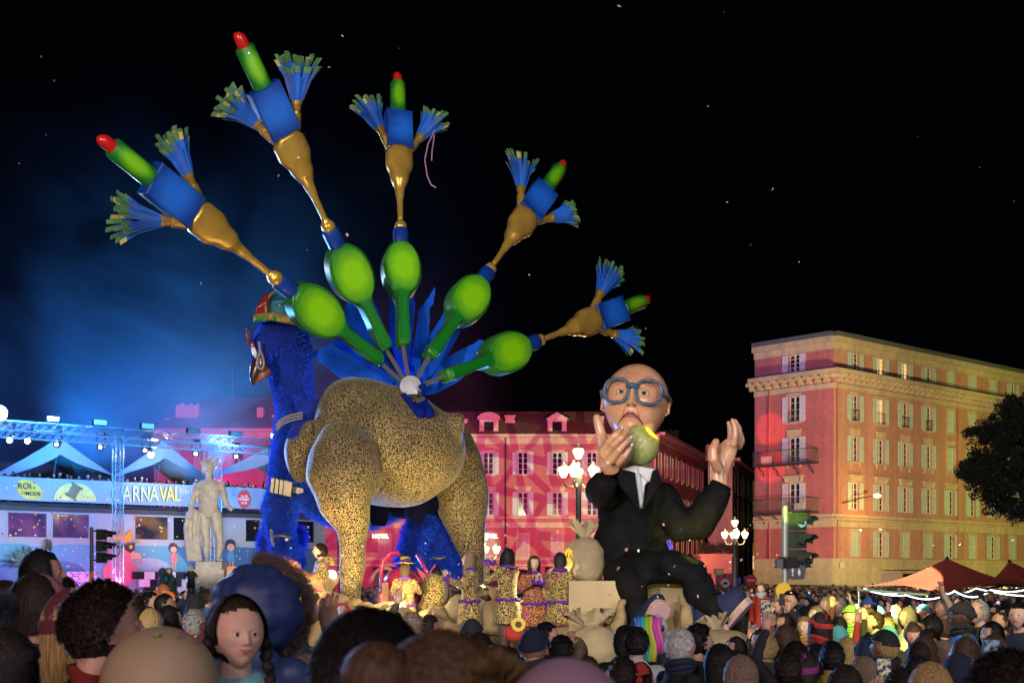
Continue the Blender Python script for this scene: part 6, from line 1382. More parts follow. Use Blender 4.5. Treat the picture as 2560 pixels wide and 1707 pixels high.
# nostrils, mouth line, brows, forehead creases
dkl = mat('painted_line', (.10, .025, .03), rough=.6, var=0); crs = mat('painted_crease', (.42, .17, .10), rough=.45)
def onface(x, z, out=.0):   # a point on the face of the giant
    co, _, _ = HC; k = np.argmin((co[:, 0] - x) ** 2 + (co[:, 2] - z) ** 2 + np.where(co[:, 1] > 0, 9, 0)); return HM @ (Vector((x, co[k, 1] - out, z)))
HC = head_surface(150, 110, dict(frown=5.0, mw=.155, jaw=.20, nose=1.05, wide=.36, brow=1.4, crown=.83))
q = MB()
for sx in (-1, 1): q.ball(onface(sx * .034, -.148, .0), (px(5, GD), px(3, GD), px(3.6, GD)), 10, 7)
q.tube([onface(x, -.235 - 5 * x * x, .004) for x in np.linspace(-.15, .15, 15)], [px(1 + 1.8 * math.sin(PI * i / 14), GD) for i in range(15)], 7)
q.build('mouth_line', dkl, GR, smooth=True)
for z0, xs, am in ((.20, (-.16, .06), .012), (.155, (-.2, .0), .015), (.17, (.09, .22), .03)):
    q = MB(); q.tube([onface(xs[0] + (xs[1] - xs[0]) * t, z0 + am * math.sin(PI * t), -.004) for t in np.linspace(0, 1, 9)], [px(.5 + 2.4 * math.sin(PI * i / 8), GD) for i in range(9)], 6); q.build('forehead_crease', crs, GR, smooth=True)
for sx in (-1, 1):
    q = MB(); q.tube([onface(sx * (.06 + .13 * t), .078 + .02 * math.sin(PI * t), -.002) for t in np.linspace(0, 1, 7)], px(1.8, GD), 6); q.build('eyebrow', crs, GR, smooth=True)
    q = MB(); q.tube([onface(sx * (.055 + .05 * t), -.15 - .14 * t, -.004) for t in np.linspace(0, 1, 7)], [px(.4 + 1.6 * math.sin(PI * i / 6), GD) for i in range(7)], 6); q.build('cheek_crease', crs, GR, smooth=True)
# glasses
gl_m = mat('grey_blue_frame', (.06, .105, .19), rough=.35, var=.3, vscale=12, bump=.5, bscale=18, coat=.2)
gs = sub('glasses', GR)
FR_ = lambda x, z, y=-.47: HM @ Vector((x, y, z))
for sx in (-1, 1):
    cx = sx * .178; q = MB(); pts = []
    for t in np.linspace(0, 2 * PI, 33)[:-1]:
        e = .78; X = math.copysign(abs(math.cos(t)) ** e, math.cos(t)) * .132; Z = math.copysign(abs(math.sin(t)) ** e, math.sin(t)) * .132; pts.append(FR_(cx + X * (1 + .06 * (Z > 0)), .0 + Z, -.455 + .9 * max(0, abs(cx + X) - .12) ** 1.6))
    pts.append(pts[0]); q.tube(pts, px(4.0, GD), 10, caps=False); q.build('rim', gl_m, gs, smooth=True)
    q = MB(); q.tube([FR_(sx * .315, .03, -.34), FR_(sx * .37, .035, -.2), FR_(sx * .385, .02, .03)], [px(6, GD), px(5, GD), px(5, GD)], 8); q.build('temple', gl_m, gs, smooth=True)
q = MB(); q.tube([FR_(-.06, .05, -.46), FR_(0, .062, -.49), FR_(.06, .05, -.46)], px(6.5, GD), 10); q.build('bridge', gl_m, gs, smooth=True)
# hands
def fingers(mb, chains, d):
    for ch in chains: mb.tube([at(x, y, dd) for x, y, dd, r_ in ch], [px(r_, d) for x, y, dd, r_ in ch], 12); mb.ball(at(*ch[-1][:3]), px(ch[-1][3] * .98, d), 12, 9)
mb = MB(); mb.tube([at(1528, 1180, 21.2), at(1525, 1158, 21.1), at(1512, 1128, 21.1), at(1507, 1096, 21.15)], [(px(21, 21), px(15, 21)), (px(28, 21), px(17, 21)), (px(20, 21), px(13, 21)), (px(11, 21), px(9, 21))], 14, ref=(1, 0, 0))
fingers(mb, [[(1503, 1130, 20.85, 11), (1522, 1104, 20.6, 9.5), (1539, 1086, 20.6, 9), (1554, 1071, 20.7, 7)], [(1512, 1142, 20.85, 11), (1533, 1112, 20.55, 10), (1553, 1094, 20.5, 9), (1567, 1081, 20.6, 7)],
             [(1527, 1152, 20.85, 11), (1548, 1124, 20.6, 9.5), (1564, 1106, 20.6, 8.5), (1577, 1095, 20.65, 6.5)], [(1544, 1160, 20.9, 9.5), (1562, 1139, 20.7, 8), (1572, 1125, 20.7, 7.5), (1579, 1114, 20.75, 6)],
             [(1512, 1112, 21.1, 14), (1502, 1082, 21.0, 13), (1496, 1058, 21.0, 12.5), (1492, 1043, 21.0, 10)]], 20.8)
organic(mb, 'hand', gskin, GR, voxel=.018, smooth=5)
mb = MB(); mb.tube([at(1800, 1228, 21.8), at(1797, 1190, 21.8), at(1803, 1155, 21.8), at(1820, 1122, 21.8), at(1832, 1102, 21.8)], [(px(20, 22), px(14, 22)), (px(23, 22), px(15, 22)), (px(27, 22), px(15, 22)), (px(25, 22), px(13, 22)), (px(16, 22), px(12, 22))], 14, ref=(1, 0, 0))
fingers(mb, [[(1832, 1115, 21.55, 9), (1838, 1090, 21.5, 8), (1838, 1068, 21.5, 7.5), (1831, 1050, 21.5, 6)], [(1842, 1112, 21.85, 9), (1850, 1092, 21.9, 8), (1848, 1070, 21.9, 7.5), (1838, 1052, 21.9, 6)], [(1824, 1112, 22.15, 9), (1826, 1088, 22.2, 7.5), (1825, 1070, 22.2, 7), (1821, 1056, 22.2, 5.5)],
             [(1846, 1120, 22.3, 9), (1856, 1104, 22.4, 7.5), (1853, 1086, 22.4, 7), (1845, 1074, 22.4, 5.5)], [(1796, 1170, 21.5, 15), (1783, 1145, 21.3, 13), (1783, 1122, 21.3, 12), (1790, 1104, 21.35, 9.5)]], 22)
organic(mb, 'hand', gskin, GR, voxel=.018, smooth=5)
nail = mat('painted_nail', (.60, .62, .72), rough=.2, coat=.5)
for x, y in ((1555, 1069), (1568, 1079), (1578, 1093), (1580, 1112)): q = MB(); q.ball(at(x, y, 20.62) + Vector((0, -px(5, 20.6), 0)), (px(4, 20), px(2.5, 20), px(4.6, 20)), 10, 7, rot=Matrix.Rotation(R(35), 3, 'Y')); q.build('fingernail', nail, GR, smooth=True)
# suit
suit = mat('black_suit', (.006, .006, .007), rough=.8, var=.4, vscale=4, spec=.10, bump=.3, bscale=9)
mb = MB(); T(mb, [(1568, 1420, 22.2, 72, 70), (1565, 1370, 22.2, 68, 66), (1568, 1300, 22.2, 68, 60), (1572, 1235, 22.2, 84, 60), (1580, 1195, 22.2, 74, 50), (1590, 1172, 22.2, 34, 34)], 24)
T(mb, [(1520, 1215, 22.0, 38, 40), (1505, 1235, 21.6, 38, 40), (1500, 1222, 21.2, 34, 36), (1515, 1190, 21.1, 30, 30)])
T(mb, [(1640, 1222, 22.2, 36, 40), (1672, 1275, 22.1, 40, 42), (1702, 1318, 22.0, 42, 44), (1745, 1310, 21.9, 46, 44), (1776, 1260, 21.8, 40, 38), (1798, 1218, 21.8, 27, 26)])
T(mb, [(1497, 1330, 22.3, 10, 30), (1505, 1400, 22.3, 18, 40)]); T(mb, [(1600, 1420, 22.0, 30, 60), (1655, 1360, 22.3, 20, 36), (1640, 1320, 22.3, 10, 30)])
organic(mb, 'jacket', suit, GR, voxel=.045, smooth=4, disp=folds(.16, 3.2, 3))
mb = MB(); T(mb, [(1540, 1425, 22.2, 50, 50), (1600, 1420, 21.6, 46, 46), (1680, 1418, 21.2, 40, 40), (1730, 1432, 21.1, 42, 40), (1756, 1485, 21.0, 38, 36), (1784, 1535, 20.9, 38, 36), (1808, 1575, 20.8, 36, 34)])
T(mb, [(1550, 1430, 21.8, 46, 46), (1575, 1450, 21.3, 38, 40), (1592, 1500, 21.2, 33, 34), (1597, 1560, 21.1, 30, 32), (1592, 1600, 21.1, 26, 28)])
organic(mb, 'trousers', suit, GR, voxel=.045, smooth=4, disp=folds(.15, 3.2, 8))
for c_, u_ in ((at(1799, 1219, 21.8), Vector((.45, 0, .9))), ):
    q = MB(); q.lathe([(px(25, 22), -.1), (px(28, 22), .06), (px(26, 22), .065)], c_, 20, axis=u_, caps=False); q.build('cuff', suit, GR, smooth=True)
shirt = mat('white_shirt', (.62, .63, .68), rough=.6, var=.06, bump=.2, bscale=10)
q = MB(); q.tube([at(1588, 1085, 22.1), at(1588, 1185, 22.1)], [px(44, 22), px(48, 22)], 18); q.build('neck', gskin, GR, smooth=True)
q = MB(); q.prism([(-.22, .0), (-.02, .06), (.30, .0), (.24, -.12), (.14, -.28), (.10, -.62), (.06, -.62), (-.04, -.18), (-.2, -.14)], (1, 0, 0), (0, .12, 1), (0, -1, 0), at(1590, 1172, 21.45), .10, bevel=.02); q.build('shirt', shirt, GR, smooth=30)
q = MB(); q.prism([(-.02, .02), (-.17, -.06), (-.08, -.20), (.0, -.06)], (1, 0, 0), (0, .1, 1), (0, -1, 0), at(1594, 1172, 21.36), .04); q.prism([(.02, .02), (.24, .0), (.20, -.22), (.02, -.06)], (1, 0, 0), (0, .1, 1), (0, -1, 0), at(1594, 1172, 21.36), .04); q.build('shirt_collar', shirt, GR)
q = MB(); q.prism([(-.02, -.04), (.05, -.04), (.10, -.50), (.06, -.58), (.02, -.50)], (1, 0, 0), (0, .12, 1), (0, -1, 0), at(1590, 1176, 21.33), .05); q.build('placket', mat('pale_tie', (.42, .46, .52), rough=.5), GR)
for sx, pts in ((-1, [(-.26, .02), (-.02, -.04), (.06, -.66), (-.06, -.5), (-.30, -.2)]), (1, [(.34, .02), (.26, -.02), (.08, -.66), (.2, -.5), (.40, -.2)])):
    q = MB(); q.prism(pts, (1, 0, 0), (0, .14, 1), (0, -1, 0), at(1590, 1174, 21.26), .06, bevel=.015); q.build('lapel', suit, GR)
# shoes
shb = mat('navy_suede', (.004, .011, .055), rough=.8, var=.3, vscale=4); sol = mat('pinkish_sole', (.38, .24, .26), rough=.5, var=.15); wel = mat('cream_welt', (.42, .3, .2))
def shoe(heel, toe, d, w_, nrm, sole_c):
    A, B = at(*heel, d), at(*toe, d - .15); ax = (B - A).normalized(); L_ = (B - A).length; n_ = Vector(nrm); n_ = (n_ - ax * n_.dot(ax)).normalized(); s_ = ax.cross(n_); W_ = px(w_, d)
    out = [(-.02, 0), (.02, .62), (.16, .8), (.35, .72), (.55, .88), (.78, 1.0), (.93, .8), (1.0, .3), (1.0, -.3), (.93, -.8), (.78, -1.0), (.55, -.88), (.35, -.72), (.16, -.8), (.02, -.62)]
    sh = sub('shoe', GR)
    q = MB(); q.prism([(a * L_, b * W_) for a, b in out], ax, s_, n_, A, .07, bevel=.015); q.build('sole', sol, sh)
    q = MB(); q.prism([(a * L_ * 1.01, b * W_ * 1.04) for a, b in out], ax, s_, n_, A - n_ * .055, .04); q.build('welt', wel, sh)
    mb = MB(); mb.tube([A + ax * (t * L_) - n_ * (.08 + h_ * .5) for t, h_ in ((.02, .34), (.2, .42), (.45, .34), (.7, .24), (.9, .18), (.99, .1))], [(W_ * k, .08 + h_ * .55) for k, h_ in ((.6, .3), (.8, .42), (.78, .36), (.98, .24), (.8, .18), (.35, .08))], 16, ref=s_)
    organic(mb, 'upper', shb, sh, voxel=.03, smooth=4)
shoe((1606, 1596), (1664, 1506), 20.7, 27, (.45, -1, -.05), None); shoe((1790, 1600), (1880, 1500), 20.8, 24, (.45, -.25, -.8), None)
q = MB(); q.box(at(1795, 1578, 20.6), (.3, .25, .12), rot=Matrix.Rotation(R(-30), 3, 'Y')); q.build('heel', sol, GR)
# apple, held: its own thing
ac = at(1604, 1110, 21.35); ar = px(53, 21.3)
ap = root('green_apple', ac, 'giant green apple with a bright yellow cut side at the giant\'s mouth', 'apple')
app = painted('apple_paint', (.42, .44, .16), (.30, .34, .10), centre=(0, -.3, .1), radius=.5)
q = MB(); vv = []; n, m_ = 36, 22; cn = Vector((.60, -.42, .68)).normalized(); cutd = ar * .62
for i in range(m_ + 1):
    t = PI * i / m_; 
    for k in range(n):
        a = 2 * PI * k / n; r_ = ar * (1 - .10 * math.exp(-(t / .35) ** 2) - .06 * math.exp(-((PI - t) / .4) ** 2) + .02 * math.sin(5 * a) * (t / PI) ** 2); v = Vector((r_ * .86 * math.sin(t) * math.cos(a), r_ * .86 * math.sin(t) * math.sin(a), r_ * math.cos(t)))
        e = v.dot(cn)
        if e > cutd: v -= cn * (e - cutd) 
        vv.append(ac + v)
q.add(vv, [(i * n + k, (i + 1) * n + k, (i + 1) * n + (k + 1) % n, i * n + (k + 1) % n) for i in range(m_) for k in range(n)])
for j, f_ in enumerate(q.f):
    if all((Vector(q.v[i]) - ac).dot(cn) > cutd - .006 for i in f_): q.m[j] = 1
q.build('flesh', [app, mat('yellow_flesh', (.85, .80, .12), rough=.4, var=.06)], ap, smooth=35)
lamp('SPOT', at(1720, 960, 19.5), 520, (1, 1, .45), ac + cn * .4, size=.05, angle=9, blend=.4)
# bench blocks
bb = mat('beige_board', (.42, .31, .17), rough=.7, var=.12, vscale=1.5)
q = MB(); c = at(1490, 1560, 21.2); q.box((c.x, 21.9, 1.08), (px(136, 21.2), 1.4, 2.16)); q.box((at(1540, 0, 22).x, 22.6, 1.05), (px(60, 22), .8, 2.0)); o = q.build('plinth', bb, org=(c.x, 21.9, 0)); tag(o, 'tall beige block under the sack and the near thigh of the seated giant', 'plinth')
q = MB(); c = at(1662, 1560, 21.9); q.box((c.x, 22.5, 1.08), (px(100, 21.9), 1.2, 2.14)); o = q.build('plinth', bb, org=(c.x, 22.5, 0)); tag(o, 'beige block between the legs of the seated giant, draped with sackcloth', 'plinth')
mb = MB(); T(mb, [(1556, 1500, 20.95, 8, 8), (1548, 1550, 20.9, 16, 14), (1540, 1610, 20.8, 30, 20)]); T(mb, [(1700, 1470, 21.2, 6, 8), (1716, 1530, 21.0, 16, 16), (1724, 1600, 20.9, 22, 20)]); T(mb, [(1660, 1590, 21.2, 18, 20), (1690, 1620, 21, 34, 30), (1700, 1690, 21, 50, 30)]); mb.tube([at(1540, 1610, 20.8), at(1700, 1620, 21)], px(26, 21), 12)
o = organic(mb, 'plinth_drape', sack_m, None, voxel=.035, smooth=2, org=(5, 21, 0), disp=folds(.12, 5, 2)); tag(o, 'sackcloth draped down the plinth below the legs of the giant', 'sackcloth')
# yellow green lamp under the jacket, blue hoop behind
lamp('SPOT', at(1690, 1385, 21.3), 190, (.9, 1, .08), at(1700, 1330, 22.3), size=.06, angle=110, blend=.6)
lamp('POINT', at(1652, 1392, 21.75), 3, (.85, 1, .05), size=.04)
lamp('SPOT', at(1745, 1400, 20.6), 120, (1, .9, .2), at(1730, 1320, 21.9), size=.05, angle=60, blend=.6)
hp = root('blue_neon_hoop', at(1655, 1382, 27), 'blue violet neon hoop behind the lap of the seated giant', 'neon hoop'); bl = emis('blue_neon', (.08, .10, 1), 1.6)
for k in range(6): q = MB(); q.tube([at(1635, 1390, 27) + Vector((math.cos(t) * (.38 - .045 * k), .03 * k, math.sin(t) * (.50 - .06 * k))) for t in np.linspace(-.3, 2.0, 16)], .012, 6); q.build('neon_tube', bl, hp)
lamp('AREA', (9, 6, 7), 90, (1, .93, .85), at(1590, 1100, 22), size=1.2)
# ================================================================== people
CM = {n_: mat(n_, c, rough=.85, var=.18, vscale=5, bump=.25, bscale=25) for n_, c in dict(
    black_coat=(.010, .010, .012), navy_coat=(.012, .018, .045), charcoal_coat=(.035, .035, .04), olive_coat=(.05, .05, .025), burgundy_coat=(.10, .015, .02), brown_coat=(.09, .05, .03), blue_coat=(.03, .09, .28),
    beige_coat=(.34, .27, .18), red_coat=(.42, .03, .02), teal_coat=(.05, .22, .26), white_coat=(.5, .5, .52), mustard_coat=(.38, .24, .04), green_coat=(.20, .30, .04), mauve_knit=(.34, .20, .30), magenta_knit=(.25, .03, .17), orange_knit=(.5, .14, .02), purple_cloth=(.10, .015, .30), denim=(.03, .045, .09), hivis_blue=(.03, .16, .60), plaid_red=(.20, .02, .02)).items()}
def hair_mat(name, c):
    def f(n, L, p):
        tc = n.new('ShaderNodeTexCoord'); mp = n.new('ShaderNodeMapping'); mp.inputs['Scale'].default_value = (150, 150, 12); L.new(tc.outputs['Object'], mp.inputs[0])
        nz = n.new('ShaderNodeTexNoise'); nz.inputs['Scale'].default_value = 1; nz.inputs['Detail'].default_value = 3; L.new(mp.outputs[0], nz.inputs['Vector'])
        cr = n.new('ShaderNodeValToRGB'); cr.color_ramp.elements[0].position = .34; cr.color_ramp.elements[1].position = .68; cr.color_ramp.elements[0].color = (*[q * .5 for q in c], 1); cr.color_ramp.elements[1].color = (*[min(1, q * 1.3) for q in c], 1)
        L.new(nz.outputs['Fac'], cr.inputs[0]); L.new(cr.outputs[0], p.inputs['Base Color']); p.inputs['Roughness'].default_value = .55; p.inputs['Specular IOR Level'].default_value = .25
        b = n.new('ShaderNodeBump'); b.inputs['Strength'].default_value = .7; b.inputs['Distance'].default_value = .006; L.new(nz.outputs['Fac'], b.inputs['Height']); L.new(b.outputs[0], p.inputs['Normal'])
    return mk(name, f)
HM_ = {n_: hair_mat(n_, c) for n_, c in dict(black_hair=(.008, .007, .007), dark_hair=(.022, .014, .010), brown_hair=(.07, .038, .018), blonde_hair=(.40, .26, .10), ash_hair=(.22, .15, .10), grey_hair=(.30, .29, .28), white_hair=(.55, .54, .52)).items()}
SK = [skin_l, mat('fair_skin', (.62, .38, .28), rough=.5, var=.08, vscale=9), mat('tan_skin', (.36, .19, .11), rough=.5, var=.08, vscale=9), mat('dark_skin', (.085, .042, .026), rough=.45, var=.1, vscale=9)]
for m_ in SK + [gskin]: m_.node_tree.nodes['Principled BSDF'].inputs['Subsurface Weight'].default_value = .18; m_.node_tree.nodes['Principled BSDF'].inputs['Subsurface Scale'].default_value = .012
HS = .238                                      # head height, m
def HMAT(zc=1.59, pitch=-8, yaw=0): return Matrix.Translation((0, 0, zc)) @ Euler((R(pitch), 0, R(yaw)), 'XYZ').to_matrix().to_4x4() @ Matrix.Scale(HS, 4)
def hand_into(mb, w_, d_, up_, s_=1.0, curl=.5):
    """wrist point, direction of the hand, direction of the palm: palm, four unequal bent fingers and a thumb off its side"""
    w_, d_, up_ = Vector(w_), Vector(d_).normalized(), Vector(up_).normalized(); sd = d_.cross(up_).normalized(); up_ = sd.cross(d_)
    mb.tube([w_ - d_ * .03 * s_, w_ + d_ * .01 * s_, w_ + d_ * .05 * s_, w_ + d_ * .09 * s_], [(.026 * s_, .02 * s_), (.032 * s_, .018 * s_), (.042 * s_, .016 * s_), (.038 * s_, .013 * s_)], 10, ref=sd)
    for k, (o_, l) in enumerate(((-.031, .062), (-.010, .074), (.011, .070), (.030, .052))):
        a = w_ + d_ * .085 * s_ + sd * o_ * s_; b = a + (d_ + up_ * curl * .5).normalized() * l * .5 * s_; c = b + (d_ * (1 - curl) + up_ * curl).normalized() * l * .5 * s_; mb.tube([a, b, c], [.0095 * s_, .0088 * s_, .0070 * s_], 7)
    a = w_ + d_ * .03 * s_ - sd * .034 * s_; b = a + (d_ * .6 - sd * .8 + up_ * .3).normalized() * .036 * s_; c = b + (d_ * .9 - sd * .2 + up_ * .4).normalized() * .03 * s_; mb.tube([a, b, c], [.012 * s_, .0105 * s_, .008 * s_], 7)
POSES = {  # elbow, wrist, hand direction, palm direction for right (x>0) and left
    'down': (((.25, .02, 1.10), (.24, -.08, .86), (0, -.2, -1), (-1, 0, 0)),) * 2,
    'phone': (((.27, -.18, 1.22), (.06, -.36, 1.50), (-.1, -.1, 1), (-.3, -1, 0)),) * 2,
    'high': (((.30, -.12, 1.55), (.20, -.22, 1.80), (-.1, -.1, 1), (0, -1, 0)), ((.25, .02, 1.10), (.20, -.12, .88), (0, -.4, -1), (-1, 0, 0))),
    'clap': (((.26, -.10, 1.16), (.05, -.34, 1.30), (-.2, -.4, 1), (-1, 0, 0)),) * 2,
}
def arm_pts(pose, sx):
    e, w_, hd, pd = POSES[pose][0 if sx > 0 else 1]
    f = lambda v: Vector((v[0] * sx, v[1], v[2]))
    return f(e), f(w_), f(hd), f(pd)
BODY, COAT, LEGS, HAIR = {}, {}, {}, {}
def body_mesh(pose, hi=False, face=None, yaw=0, pitch=-8):
    k = (pose, hi, str(face), yaw, pitch)
    if k in BODY: return BODY[k]
    mb = MB(); head_into(mb, HMAT(yaw=yaw, pitch=pitch), HS, (96, 72) if hi else (36, 28), face, eyes=1.3 if hi else .9)
    mb.tube([(0, .035, 1.34), (0, .03, 1.42), (0, .018, 1.50), (0, .010, 1.56)], [(.09, .07), (.062, .058), (.056, .054), (.055, .06)], 12, ref=(1, 0, 0))
    mb.tube([(0, .01, .80), (0, .01, 1.0), (0, .01, 1.25), (0, .02, 1.38)], [(.13, .09), (.12, .08), (.15, .09), (.08, .06)], 12, ref=(1, 0, 0))
    for sx in (-1, 1):
        e, w_, hd, pd = arm_pts(pose, sx); mb.tube([(sx * .16, .02, 1.36), e, w_], [.04, .034, .024], 8); hand_into(mb, w_, hd, pd, 1.0 if not hi else 1.0)
        mb.tube([(sx * .09, .01, .84), (sx * .10, 0, .46), (sx * .10, .03, .08)], [.07, .05, .035], 8)
    me = mb.mesh('person', HEADM(), True); BODY[k] = me; return me
def coat_mesh(pose, kind='coat', voxel=.026):
    k = (pose, kind)
    if k in COAT: return COAT[k]
    mb = MB(); z0 = {'coat': .68, 'jacket': .82, 'dress': .55}[kind]; fl = {'coat': 1.0, 'jacket': .95, 'dress': 1.25}[kind]
    mb.tube([(0, .01, z0), (0, .01, .92), (0, .01, 1.08), (0, .01, 1.24), (0, .015, 1.36), (0, .022, 1.43)], [(.19 * fl, .15 * fl), (.175, .135), (.168 if kind != 'dress' else .135, .125 if kind != 'dress' else .10), (.19, .13), (.175, .105), (.085, .075)], 18, ref=(1, 0, 0))
    for sx in (-1, 1):
        e, w_, hd, pd = arm_pts(pose, sx); s0 = Vector((sx * .165, .02, 1.35)); mb.ball(s0, .072, 12, 8); mb.tube([s0, s0.lerp(e, .5) + Vector((0, 0, .0)), e, e.lerp(w_, .5), w_ - (w_ - e).normalized() * .01], [.068, .062, .056, .050, .042], 12)
    if kind != 'dress': mb.tube([(.07 * math.cos(t), .025 + .068 * math.sin(t), 1.445 + .02 * math.sin(t)) for t in np.linspace(0, 2 * PI, 15)], .026, 8)
    o = organic(mb, 'coat_proto', CM['black_coat'], None, voxel=voxel, smooth=3, disp=folds(.035, 7, 4)); me = o.data; bpy.data.objects.remove(o); me.name = kind; COAT[k] = me; return me
def legs_mesh():
    if LEGS: return LEGS[0]
    mb = MB()
    for sx in (-1, 1):
        mb.tube([(sx * .085, .01, .95), (sx * .095, .0, .50), (sx * .10, .02, .10)], [.095, .07, .055], 12); mb.tube([(sx * .10, .05, .05), (sx * .10, -.05, .05), (sx * .105, -.17, .035)], [(.045, .05), (.045, .04), (.03, .03)], 10, ref=(1, 0, 0))
    LEGS[0] = mb.mesh('trousers', CM['denim'], True); return LEGS[0]
def scalp(dx, dy, dz, grow):  # point on the head ellipsoid (unit head coordinates)
    v = Vector((dx, dy, dz)).normalized(); k = 1 / math.sqrt((v.x / .36) ** 2 + (v.y / (.44 if v.y < 0 else .47)) ** 2 + (v.z / .5) ** 2); return v * (k + grow)
def hair_mesh(kind, n=420, hi=False, yaw=0, pitch=-8, wid=None, seed=0):
    k = (kind, n, yaw, pitch, seed)
    if k in HAIR: return HAIR[k]
    M = HMAT(yaw=yaw, pitch=pitch); mb = MB(); rs = np.random.RandomState(3 + seed); nu, nv = (48, 26) if hi else (30, 16)
    def keep(d, extra=0):
        side = abs(math.atan2(d.x, -d.y))     # 0 front .. pi back
        lim = .30 if side < .7 else (.30 - (side - .7) / .75 * .28 if side < 1.45 else -.02 - (min(side, 2.1) - 1.45) / .65 * .33)
        if kind == 'parted' and side < 1.25: lim = .42 - .16 * side
        if kind == 'receding' and side < 1.0: lim = .46 - .12 * side
        return d.z > lim - extra
    def add_cap(thick, noise, lowz=None):
        idx = {}; vv = []
        for i in range(nv + 1):
            for j in range(nu):
                t, a = PI * i / nv, 2 * PI * j / nu; d = Vector((math.sin(t) * math.sin(a) * .36, -math.sin(t) * math.cos(a) * .45, math.cos(t) * .5)); p_ = scalp(d.x, d.y, d.z, 0); ok = keep(p_, .05)
                g_ = thick * (1 + noise * rs.normal()) if keep(p_, -.04) else .004
                vv.append(M @ scalp(d.x, d.y, d.z, g_ if ok else -.03))
        fs = [(i * nu + j, (i + 1) * nu + j, (i + 1) * nu + (j + 1) % nu, i * nu + (j + 1) % nu) for i in range(nv) for j in range(nu)]
        mb.add(vv, fs)
    wd = wid or (.010 if not hi else .0045)
    if kind in ('short', 'receding', 'curly', 'buzz', 'crop'):
        add_cap({'short': .03, 'receding': .015, 'curly': .06 if not hi else .035, 'buzz': .012, 'crop': .018}[kind], (.25 if not hi else .04) if kind != 'curly' else .3)
        ln = {'short': .10, 'receding': .05, 'curly': .12 if not hi else .075, 'buzz': .02, 'crop': .06}[kind]
        for _ in range(n):
            d = Vector(rs.normal(size=3)); d.z = abs(d.z) * .9 - .3 * rs.rand(); p_ = scalp(d.x, d.y, d.z, 0)
            if not keep(p_): continue
            b = scalp(d.x, d.y, d.z, {'curly': .08}.get(kind, .02)); nrm = b.normalized(); tang = Vector((d.x * .3, -.5 if kind == 'short' else .2, -1.2)); tang = (tang - nrm * tang.dot(nrm)).normalized(); jit = Vector(rs.normal(size=3)) * (.25 if kind != 'curly' else .8)
            m1 = b + (nrm * .5 + tang + jit).normalized() * ln * .5; m2 = m1 + (tang + jit * .8 - nrm * .25).normalized() * ln * .6; sd = nrm.cross(tang).normalized() * wd / HS
            P = [M @ q for q in (b - sd, b + sd, m1 + sd, m1 - sd, m2)]; mb.add(P, [(0, 1, 2, 3), (3, 2, 4)])
    else:
        add_cap(.028, .2)
        L_ = {'long': .85, 'bob': .42, 'bun': .12, 'wavy': .8, 'ponytail': .15, 'parted': .13}[kind]
        for _ in range(int(n * 1.3)):
            a = rs.uniform({'bun': 1.0, 'parted': 1.15}.get(kind, .9), PI) * (1 if rs.rand() < .5 else -1); a0 = a * .9; pts = []
            zt = rs.uniform(.2, 1); 
            for t in np.linspace(0, 1, 6):
                el = PI / 2 * (zt * (1 - t)); dr = Vector((math.sin(a) * math.cos(el), -math.cos(a) * math.cos(el), math.sin(el))); pts.append(scalp(dr.x, dr.y, dr.z, .022 + .055 * rs.rand() ** 2))
            e = pts[-1]; wv = rs.uniform(0, 6)
            L1 = L_ * rs.uniform(.6, 1.0)
            for t in np.linspace(.2, 1, 5 if L_ > .2 else 2): pts.append(e + Vector((math.sin(a) * (-.06 * t + (.05 * math.sin(8 * t + wv) if kind == 'wavy' else 0)), -math.cos(a) * .06 * t + .03 * t + (.04 * math.cos(9 * t + wv) if kind == 'wavy' else 0), -L1 * t)))
            vv = []; ww = wd * 1.3 / HS
            for i, p_ in enumerate(pts):
                sd = Vector((math.cos(a), math.sin(a), 0)) * ww * (1 if i < len(pts) - 1 else .3); vv += [M @ (p_ - sd), M @ (p_ + sd)]
            mb.add(vv, [(2 * i, 2 * i + 1, 2 * i + 3, 2 * i + 2) for i in range(len(pts) - 1)])
        if kind == 'bun': mb.ball(M @ Vector((0, .42, .36)), (.055, .05, .05), 12, 9)
        if kind == 'ponytail': mb.tube([M @ Vector(q) for q in ((0, .5, .25), (0, .62, .1), (0, .62, -.3), (.02, .58, -.6))], [.03, .035, .03, .008], 9)
    me = mb.mesh('hair', HM_['dark_hair'], True); HAIR[k] = me; return me
